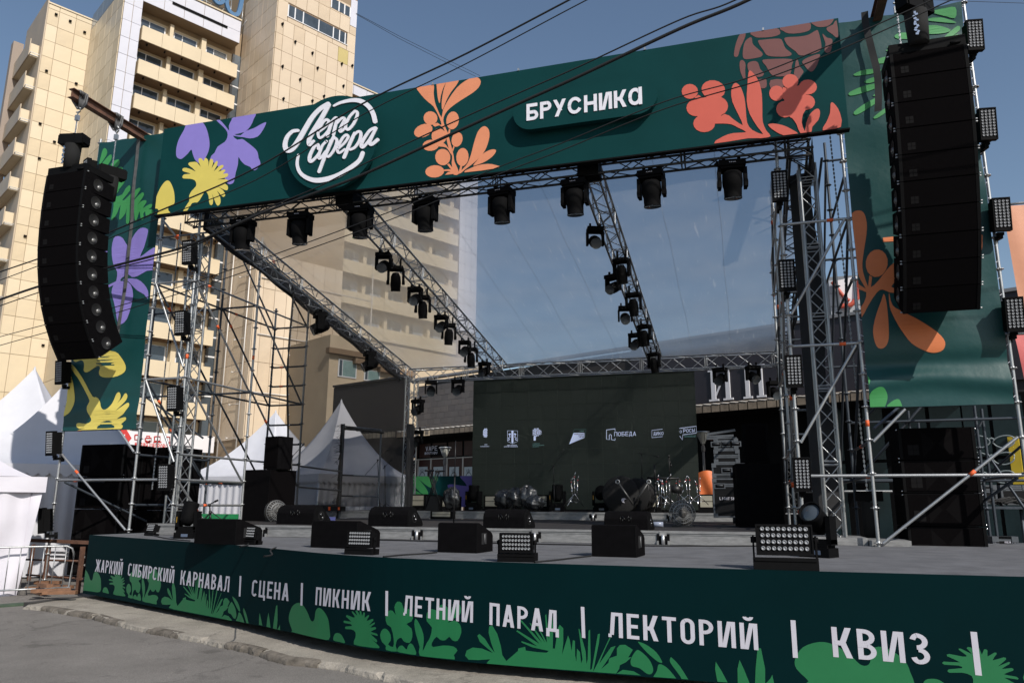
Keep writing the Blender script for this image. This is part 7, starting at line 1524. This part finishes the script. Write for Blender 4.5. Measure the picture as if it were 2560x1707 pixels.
# road cases
case_m = mat('case_laminate', (.007, .007, .008), .5, 0, .2, 5, spec=.2); case_alu = mat('case_edge', (.10, .11, .125), .5, .3, .2, 8)  # edge metal darkened in colour to stand for the shade on the stack
def case(label, u0, u1, vt, vb, y, text=None, handles=((.5, .5),), lid=.35):
    a, b = at(u0, vt, y=y), at(u1, vb, y=y); t = T('road_case', label, 'road case', ((a.x+b.x)/2, y, b.z), 0, 'stacked road cases'); zl = a.z-(a.z-b.z)*lid
    P('case_body', MB().bb((a.x+.01, y+.006, b.z+.004), (b.x-.01, y+.6, zl-.004)), case_m, t); P('case_lid', MB().bb((a.x+.01, y+.006, zl+.004), (b.x-.01, y+.6, a.z-.004)), case_m, t)
    m = MB(); e = .035
    for z in (b.z, zl-e-.003, zl+.003, a.z-e): m.bb((a.x+e+.001, y-.004, z+.001), (b.x-e-.001, y+.0055, z+e-.001))
    for x in (a.x, b.x-e): m.bb((x, y-.006, b.z), (x+e, y+.3, a.z))
    P('edge_profile', m, case_alu, t, kind='stuff'); m = MB()
    for x in (a.x, b.x-.09):
        for z in (b.z, a.z-.09): m.bb((x-.004, y-.014, z-.002), (x+.094, y-.0065, z+.092))
    P('corner_guard', m, case_alu, t, kind='stuff')
    for fx_, fz_ in handles:
        x = a.x+(b.x-a.x)*fx_; z = b.z+(a.z-b.z)*fz_; h = P('handle', MB().bb((x-.12, y-.012, z-.06), (x+.12, y-.0045, z+.06)), case_alu, t); P('handle_pocket', MB().bb((x-.095, y-.016, z-.04), (x+.095, y-.0125, z+.04)), blackm, h); P('handle_bar', MB().tube((x-.07, y-.03, z+.01), (x+.07, y-.03, z+.01), .012, 6), case_alu, h)
    if text:
        for s_, (ua, va), (ub, vb_), hv in text:
            p0, p1, ph = at(ua, va, y=y), at(ub, vb_, y=y), at(ua, hv, y=y); G, wd = text_polys(s_, ph.z-p0.z, .62, .2, .14); m = MB()
            for g in G:
                for j, pl in enumerate(g): m.flat([(p0.x+(p1.x-p0.x)*x/wd, y-.002-.0004*j, p0.z+z) for x, z in pl])
            P('lettering', m, grey_l, t, recalc=False, kind='stuff')
    return t
case('large lettered road case standing on the platform beside the side fill', 1780, 1880, 1195, 1294, 18.0, [('LIGHT SKY', (1799, 1249), (1842, 1249), 1242)], ((.2, .80),), .18)
case('road case with one recessed handle stacked on the lettered case', 1779, 1880, 1158, 1193, 18.0, None, ((.38, .5),), .85)
case('open black road case in the middle of the case stack', 1784, 1850, 1124, 1157, 18.1, None, (), .5)
case('topmost closed road case with a handle in the stack', 1784, 1846, 1097, 1123, 18.1, None, ((.52, .5), (.1, .5), (.9, .5)), .12)
t = T('aluminium_bars', 'pale metal bars and trays lying on top of the road cases', 'metal bars', tuple(at(1810, 1096, y=18.2)))
for (a, b) in (((1768, 1086), (1838, 1075)), ((1766, 1092), (1834, 1089)), ((1767, 1096), (1842, 1096))): P('bar', MB().box((at(*a, y=18.2)+at(*b, y=18.2))/2, ((at(*b, y=18.2)-at(*a, y=18.2)).length, .12, .05), Matrix.Rotation(-math.atan2((at(*b, y=18.2)-at(*a, y=18.2)).z, (at(*b, y=18.2)-at(*a, y=18.2)).x), 3, 'Y')), case_alu, t)
case('silver-lidded road case on the table behind the bass stack', 2444, 2496, 1212, 1260, 17.5, None, (), .3); case('grey road case next to the silver one behind the bass stack', 2500, 2575, 1212, 1262, 17.5, None, (), .2)
case('lettered mixer case on the ground behind the bass stack', 2480, 2548, 1340, 1372, 15.2, [('HEATH', (2512, 1357), (2539, 1356), 1350), ('LL', (2485, 1358), (2492, 1358), 1351)], (), .2)
t = T('gear_table', 'dark trestle table with cable heap behind the bass stack', 'table', tuple(at(2500, 1262, y=17.2)))
a = at(2440, 1265, y=17.2); b = at(2600, 1262, y=17.2); P('tabletop', MB().bb((a.x, 17.1, a.z-.05), (b.x, 17.9, a.z)), dsteel, t)
for x in (a.x+.2, b.x-.3): P('leg', MB().tube((x, 17.3, DZ-.9), (x, 17.3, a.z-.05), .03, 8), dsteel, t)
m = MB(); rr = random.Random(5)
for k in range(14): q = at(rr.uniform(2455, 2530), rr.uniform(1248, 1258), y=17.3); m.path([q, q+Vector((.15, 0, .05)), q+Vector((.3, .05, -.02))], .022, 5)
P('cable_heap', m, rubber, t, kind='stuff')
# hoist and chain waiting at the right tower foot
t = T('spare_hoist', 'idle chain hoist hanging low beside the bass stack', 'hoist', tuple(at(2165, 1240, y=14.6)))
c = at(2172, 1240, y=14.6); P('motor_body', MB().box(c, (.42, .2, .17)), blackm, t); P('chain_bag', MB().lathe([(0, -.75), (.12, -.75), (.14, -.1)], 12, Matrix.Translation(c)), MATS['bag_cloth'], t)
def chain(label, u0, v0, u1, v1, y, parent=None):
    a, b = at(u0, v0, y=y), at(u1, v1, y=y); m = MB(); n = int((b-a).length/.04)
    for k in range(n): m.box(a.lerp(b, k/n), (.030 if k % 2 else .008, .008 if k % 2 else .030, .048))
    o = P('hoist_chain', m, galv); tag(o, label, 'chain')
chain('long hoist chain hanging through the lamp tower', 2074, 330, 2168, 1230, 14.4); chain('pale hoist chain hanging inside the open tower', 452, 560, 380, 1225, 14.2)
# deck cables
def dcable(label, pts, z, r=.010):
    o = P('floor_cable', MB().path([Vector(p) for p in smooth_open([tuple(at(u, v, z=z+r)) for u, v in pts], 6)], r, 6), rubber); tag(o, label, 'cable')
dcable('black cable on the deck from the third box to the second lamp', [(958, 1391), (1010, 1386), (1060, 1383), (1092, 1380)], DZ); dcable('black cable on the deck behind the nearest lamp between the last boxes', [(1336, 1404), (1390, 1399), (1440, 1393), (1478, 1389)], DZ)
dcable('black cable along the deck at the far end by the small lamp', [(375, 1336), (400, 1342), (430, 1347), (475, 1351)], DZ); dcable('black cable loop behind the second plain black box', [(660, 1390), (680, 1386), (676, 1375), (690, 1368)], DZ); dcable('coiled cable tail beside the first deck lamp', [(600, 1366), (618, 1362), (622, 1354), (610, 1350)], DZ, .012)
dcable('long thin cable along the foot of the platform edge', [(800, 1346), (1000, 1350), (1300, 1358), (1600, 1363), (1800, 1364), (1990, 1363)], DZ, .012)
t = T('edge_cable', 'black cable drooping over the platform edge by the nearest lamp', 'cable', tuple(at(1990, 1330, y=12.5)))
P('cable', MB().path([at(u, v, y=12.5) for u, v in smooth_open([(1997, 1328), (1985, 1340), (1965, 1354), (1940, 1358), (1915, 1352), (1900, 1359)], 5)], .008, 5), rubber, t)

# ================================================================ TENTS, FENCES AND YARD THINGS ON THE FAR SIDE
def pagoda(label, u, vpk, dist, half, zpk, ze, rz_p, walls=True):
    d = ray(u, 1262); k = dist/math.hypot(d.x, d.y); cx, cy = d.x*k, d.y*k; t = T('pointed_tent', label, 'tent', (cx, cy, -.1), 0, 'white pointed tents'); q = Matrix.Rotation(R(rz_p), 4, 'Z')
    W2 = lambda x, y, z: Vector((cx, cy, 0))+q @ Vector((x, y, z))
    def prof(s):                                                   # concave from eave (0) to peak (1)
        return ze+(zpk-ze)*(s**1.9*.75+s*.25)
    def f(a, b):
        th = a*4; side = int(th) % 4; e = th-int(th) if th < 4 else 1; side = min(int(th), 3) if th < 4 else 3
        c = [(-1, -1), (1, -1), (1, 1), (-1, 1), (-1, -1)]; p0, p1 = c[side], c[side+1]; x = p0[0]+(p1[0]-p0[0])*e; y = p0[1]+(p1[1]-p0[1])*e
        r = half*(1-b)+.03; inw = 1-.10*math.sin(math.pi*b)*(math.sin(math.pi*e)); return W2(x*r*inw, y*r*inw, prof(b)-.05*math.sin(math.pi*e)*math.sin(math.pi*b))
    P('roof', MB().grid(f, 48, 16), tent_m, t, recalc=False)
    P('finial', MB().lathe([(.05, 0), (.03, .1), (0, .16)], 8, Matrix.Translation(W2(0, 0, zpk-.03))), tent_m, t)
    m = MB(); n = 20
    c = [(-1, -1), (1, -1), (1, 1), (-1, 1), (-1, -1)]
    for s in range(4):
        for i in range(n):
            for j in range(5):
                a, b = (i+j/5)/n, (i+(j+1)/5)/n; za, zb_ = .20+.09*math.sin(math.pi*j/5), .20+.09*math.sin(math.pi*(j+1)/5)
                pa = [c[s][k]+(c[s+1][k]-c[s][k])*a for k in (0, 1)]; pb = [c[s][k]+(c[s+1][k]-c[s][k])*b for k in (0, 1)]; h2 = half+.04
                m.add([W2(pa[0]*h2, pa[1]*h2, ze-za), W2(pb[0]*h2, pb[1]*h2, ze-zb_), W2(pb[0]*h2, pb[1]*h2, ze+.02), W2(pa[0]*h2, pa[1]*h2, ze+.02)], [(0, 1, 2, 3)], True)
    P('scalloped_valance', m, tent_m, t)
    if walls:
        for s in range(4):
            def wv_(a, b):
                x = c[s][0]+(c[s+1][0]-c[s][0])*a; y = c[s][1]+(c[s+1][1]-c[s][1])*a; r = half-.03+.025*math.sin(a*95)*(s in (0, 1)); return W2(x*r, y*r, -.1+(ze+.02)*b)
            P('wall', MB().grid(wv_, 90, 3), tent_m, t, recalc=False)
    for x, y in c[:4]: P('pole', MB().tube(W2(x*half, y*half, -.1), W2(x*half, y*half, ze), .035, 8), alu, t)
pagoda('white pointed tent at the far side edge below the end block', 40, 978, 29.5, 2.6, 5.95, 2.80, 30); pagoda('white pointed tent behind the daisy banner with tower shadows on it', 160, 950, 24.8, 2.35, 5.5, 2.58, 43)
pagoda('white pointed tent behind the side fill speaker', 673, 1040, 33.0, 2.5, 5.35, 2.65, -8); pagoda('white pointed tent beside the netting frame before the dark shop wall', 840, 1012, 28.8, 1.9, 5.35, 2.62, 62)
# pop-up canopy close by
g0 = at(40, 1492, z=-.17); t = T('canopy_tent', 'plain white pop-up canopy with a creased side wall near the barrier', 'tent', (g0.x-2, g0.y, -.17)); qd = Vector((-.6, -.8, 0))
zt = at(105, 1192, x=g0.x).z; zt = (CAM+ray(105, 1192)*((g0-CAM).to_2d().length/ray(105, 1192).to_2d().length)).z
rd = Vector((-.8, .6, 0))
def cw(a, b): p = g0+qd*(3.0*a-.22*b); fold = .03*math.sin(23*a+3*b)+.02*math.sin(9*b+11*a)+.015*math.sin(41*a-7*b); return Vector((p.x+fold*1.1, p.y-fold*.9, -.17+(zt-.28+.17)*b))
P('side_wall', MB().grid(cw, 60, 24), tent_b, t, recalc=False)
def cv(a, b): p = g0+qd*(3.0*a-.27); return Vector((p.x+.06+.015*math.sin(14*a+b), p.y-.05-.015*math.sin(14*a+b), zt-.31+.31*b))
P('valance', MB().grid(cv, 40, 6), tent_b, t, recalc=False)
def c2(a, b): p = g0+rd*(3.0*a); return Vector((p.x+.02*math.sin(13*a), p.y, zt-.31+.31*b))
P('valance', MB().grid(c2, 20, 4), tent_b, t, recalc=False)
def cs(a, b): p = g0+rd*(3.0*a); return Vector((p.x+.03*math.sin(17*a+2*b), p.y, -.17+(zt-.3+.17)*b))
P('side_wall', MB().grid(cs, 40, 12), tent_b, t, recalc=False)
pk = g0+qd*1.5+rd*1.5+Vector((0, 0, zt+1.35+.17)); A0, B0, C0, D0 = [Vector((p.x, p.y, zt)) for p in (g0+Vector((.06, -.06, 0)), g0+qd*3.0, g0+qd*3+rd*3, g0+rd*3)]
m = MB()
for p, q in ((A0, B0), (B0, C0), (C0, D0), (D0, A0)):
    def rf_(a, b, p=p, q=q): e = p.lerp(q, a).lerp(pk, b); return Vector((e.x, e.y, e.z-.16*math.sin(math.pi*b)*1.2))
    m.grid(rf_, 10, 10)
P('roof', m, tent_b, t, recalc=False)
for p in (g0, g0+qd*3): P('leg', MB().tube((p.x, p.y+.05, -.17), (p.x, p.y+.05, zt-.05), .02, 6), alu, t)
# steel crowd barrier
ga, gb = at(172, 1488, z=-.17), at(-60, 1500, z=-.17); top = (CAM+ray(175, 1364)*((ga-CAM).to_2d().length/ray(175, 1364).to_2d().length)).z; e = (gb-ga); L_ = e.to_2d().length; e = Vector((e.x, e.y, 0)).normalized()
t = T('crowd_barrier', 'galvanised crowd barrier with upright bars in front of the white canopy', 'barrier', tuple(ga)); B_p = lambda s, z: ga+e*s+Vector((0, 0, z))
zb_ = .16; zt_ = top+.17
P('frame', MB().path([B_p(.02, zb_), B_p(.0, zb_+.3), B_p(0, zt_-.15), B_p(.04, zt_-.05), B_p(.14, zt_), B_p(L_, zt_)], .02, 8).tube(B_p(0, zb_), B_p(L_, zb_), .018, 8), galv, t)
k = 0; s = .14
while s < L_: P('upright_bar', MB().tube(B_p(s, zb_), B_p(s, zt_), .0095, 6), galv, t); s += .195
P('foot', MB().tube(B_p(0, zb_), B_p(0.02, 0), .02, 8).path([B_p(.02, .02)+Vector((-e.y*.25, e.x*.25, 0)), B_p(.02, .03), B_p(.02, .02)+Vector((e.y*.25, -e.x*.25, 0))], .02, 6), galv, t)
# rusty railing
y = 12.9; t = T('rusty_railing', 'rusty angle-iron railing between the barrier and the deck end', 'railing', tuple(at(150, 1480, y=13)))
a, b = at(70, 1347, y=13.6), at(216, 1358, y=13.0)
P('top_rail', MB().box((a+b)/2, ((b-a).length, .07, .07), Matrix.Rotation(-math.atan2((b-a).z, (b-a).x), 3, 'Y') @ Matrix.Rotation(0, 3, 'Z')), rust, t)
for u0, v0, u1, v1, w_, y in ((120, 1362, 108, 1482, .085, 13.3), (205, 1366, 196, 1490, .085, 12.75), (82, 1360, 80, 1440, .06, 14.5)): P('post', MB().bb((at(u0, v0, y=y).x-w_/2, y, -.12), (at(u0, v0, y=y).x+w_/2, y+.05, at(u0, v0, y=y).z)).bb((at(u0, v0, y=y).x+w_/2-.012, y-.05, -.12), (at(u0, v0, y=y).x+w_/2, y-.001, at(u0, v0, y=y).z)), rust, t)
for v0, v1 in ((1398, 1402), (1436, 1446)): P('mid_rail', MB().tube(at(66, v0, y=13.6), at(205, v1, y=13.0), .022, 6), rust, t)
rr = random.Random(14)
for i, (u, v) in enumerate(((95, 1470), (128, 1475), (112, 1462), (140, 1466), (120, 1455), (150, 1480), (100, 1480))):
    q = at(u, v, z=-.02+.05*(i % 3)); o = P('timber_offcut', MB().box((q.x, q.y, q.z), (rr.uniform(.4, .8), .12, .06), Matrix.Rotation(rr.uniform(-.8, .8), 3, 'Z')), wood); tag(o, ['short plank at the bottom of the scrap timber by the rusty post', 'thick offcut nearest the rusty post in the scrap timber', 'broken board on top of the scrap timber', 'tilted offcut behind the barrier end in the scrap timber', 'highest board leaning in the scrap timber', 'offcut lying next to the barrier foot', 'plank lying under the white canopy edge'][i], 'timber', 'scrap timber behind the barrier')
a, b = at(66, 1512, z=-.10), at(208, 1496, z=-.10); o = P('rubber_ramp', MB().box((a+b)/2, ((b-a).length, .16, .09), Matrix.Rotation(math.atan2((b-a).y, (b-a).x), 3, 'Z')), mat('dark_sleeper', (.045, .042, .04), .9, 0, .3, 6, .4, 20)); tag(o, 'dark flat sleeper lying on the ground before the deck end', 'sleeper')
a, b = at(-40, 1518, z=-.13), at(64, 1510, z=-.13); o = P('green_strip', MB().box((a+b)/2, ((b-a).length, .3, .05), Matrix.Rotation(math.atan2((b-a).y, (b-a).x), 3, 'Z')), mat('dull_green_mat', (.05, .08, .05), .9, 0, .3, 8)); tag(o, 'dull green mat strip on the ground in front of the barrier', 'mat')
t = T('metal_trestle', 'pale metal frame pieces stored behind the rusty railing', 'metal frame', tuple(at(165, 1400, y=15)))
for (a, b) in (((128, 1380), (214, 1382)), ((128, 1390), (214, 1392)), ((150, 1402), (214, 1412))): P('bar', MB().tube(at(*a, y=15), at(*b, y=14.6), .03, 6), rough_alu, t)
# printed screens past the right tower
t = T('peach_banner', 'plain peach cloth banner laced to a rail behind the outer tower', 'banner', tuple(at(2540, 900, y=15.4)))
a, b = at(2506, 517, y=15.4), at(2700, 835, y=15.4); P('cloth', MB().grid(lambda u, v: (a.x+.08*(1-v)+(b.x-a.x)*u, 15.4+.01*math.sin(9*u+4*v), b.z+(a.z-b.z)*v), 16, 20), mat('peach_cloth', (.72, .33, .20), .5, 0, .04, 2, .15, 6), t, recalc=False); P('rail', MB().tube((a.x-.1, 15.43, a.z+.04), (b.x, 15.43, a.z+.06), .025, 8), galv, t)
t = T('pink_banner', 'coral pink cloth banner below the peach one', 'banner', tuple(at(2550, 1000, y=15.2)))
a, b = at(2536, 838, y=15.2), at(2720, 1010, y=15.2); P('cloth', MB().grid(lambda u, v: (a.x+.1*(1-v)+(b.x-a.x)*u, 15.2+.012*math.sin(9*u+6*v), b.z+(a.z-b.z)*v), 16, 14), mat('pink_cloth', (.62, .13, .13), .5, 0, .05, 2, .2, 6), t, recalc=False); P('rail', MB().tube((a.x-.1, 15.23, a.z+.02), (b.x, 15.23, a.z+.03), .025, 8), rough_alu, t)
t = T('rear_scaffold', 'dark scaffold bracing behind the bass stack under the wrinkled banner', 'scaffold', (3.6, 16.5, -.06))
for x, y in ((2.9, 15.6), (4.1, 15.6), (4.9, 15.3), (3.5, 17.9)): rod('pole', (x, y, -.06), (x, y, 3.4), POLE, dsteel, t, 8)
for a, b in (((4.1, 15.6, 3.2), (2.9, 15.6, 1.2)), ((4.9, 15.3, 3.0), (3.5, 17.9, 1.3)), ((2.0, 13.6, 2.9), (2.9, 15.6, 3.6)), ((4.9, 15.3, .8), (4.1, 15.6, 2.6))): rod('brace', a, b, .024, dsteel, t, 8)
for z in (2.12, 3.2): rod('ledger', (1.9, 15.6, z), (4.9, 15.4, z), .0245, dsteel, t, 8)
rod('ledger', (.9, 16.2, 1.95), (2.6, 16.2, 1.95), .024, galv, t, 8)

# ================================================================ OVERHEAD CABLES
def on_cable_plane(u, v, k=0):
    d = ray(u, v); den = d.y+.17*d.x; tt = (10.49+k)/den; return CAM+d*tt
def cable(label, pts, r, k=0, sag=True):
    q = [tuple(on_cable_plane(u, v, k)) for u, v in pts]; s = smooth_open(q, 8); a, b = Vector(s[0]), Vector(s[1])
    c, e = Vector(s[-1]), Vector(s[-2]); o = P('overhead_cable', MB().path([a+(a-b).normalized()*6]+[Vector(p) for p in s]+[c+(c-e).normalized()*8], r, 6), rubber); tag(o, label, 'cable', 'cables strung across the stage front')
cable('upper thick cable crossing the round logo', [(1640, -113), (1424, 0), (1165, 135), (902, 262), (640, 420), (400, 527), (200, 610), (-30, 690)], .016)
cable('thin cable just under the thick one across the round logo', [(1720, -125), (1468, 0), (1165, 160), (902, 290), (640, 450), (400, 545), (200, 625), (-30, 712)], .010, .05)
cable('thick bundled cable passing under the name plaque', [(2140, -140), (1872, 0), (1700, 72), (1450, 190), (1290, 262), (1080, 358), (900, 440), (790, 482), (650, 535), (480, 610), (380, 640), (272, 668), (100, 715), (-30, 760)], .026, .1)
cable('thin cable twisted along the bundled one under the name plaque', [(2120, -150), (1840, 0), (1700, 50), (1450, 166), (1290, 236), (1080, 330), (900, 415), (790, 470), (650, 530), (480, 618), (380, 648), (272, 676), (100, 730), (-30, 775)], .012, .12)
cable('upper of two thin parallel cables over the coral flowers', [(2520, -90), (2330, 0), (2090, 107), (1870, 195), (1660, 255), (1400, 360), (1247, 418), (1000, 520), (690, 635), (500, 700), (280, 770), (100, 815), (-30, 850)], .009, .15)
cable('lower of two thin parallel cables over the coral flowers', [(2560, -75), (2380, 0), (2140, 107), (1920, 195), (1660, 273), (1400, 378), (1247, 436), (1000, 540), (690, 652), (500, 717), (280, 785), (100, 835), (-30, 872)], .009, .2)
for i, (lb, pts) in enumerate((('hair-thin far wire crossing the sky beside the tan tower', [(890, 34), (1000, 92), (1110, 146), (1200, 190)]), ('second hair-thin far wire just below the first beside the tan tower', [(890, 36), (1000, 98), (1110, 154), (1190, 192)]), ('hair-thin wire across the sky above the tall speaker column', [(2290, -2), (2420, 4), (2600, 10)]))):
    o = P('far_wire', MB().path([atd(u, v, 45+20*j/len(pts)) for j, (u, v) in enumerate(pts)], .018, 4), rubber); tag(o, lb, 'wire', 'far wires in the sky')
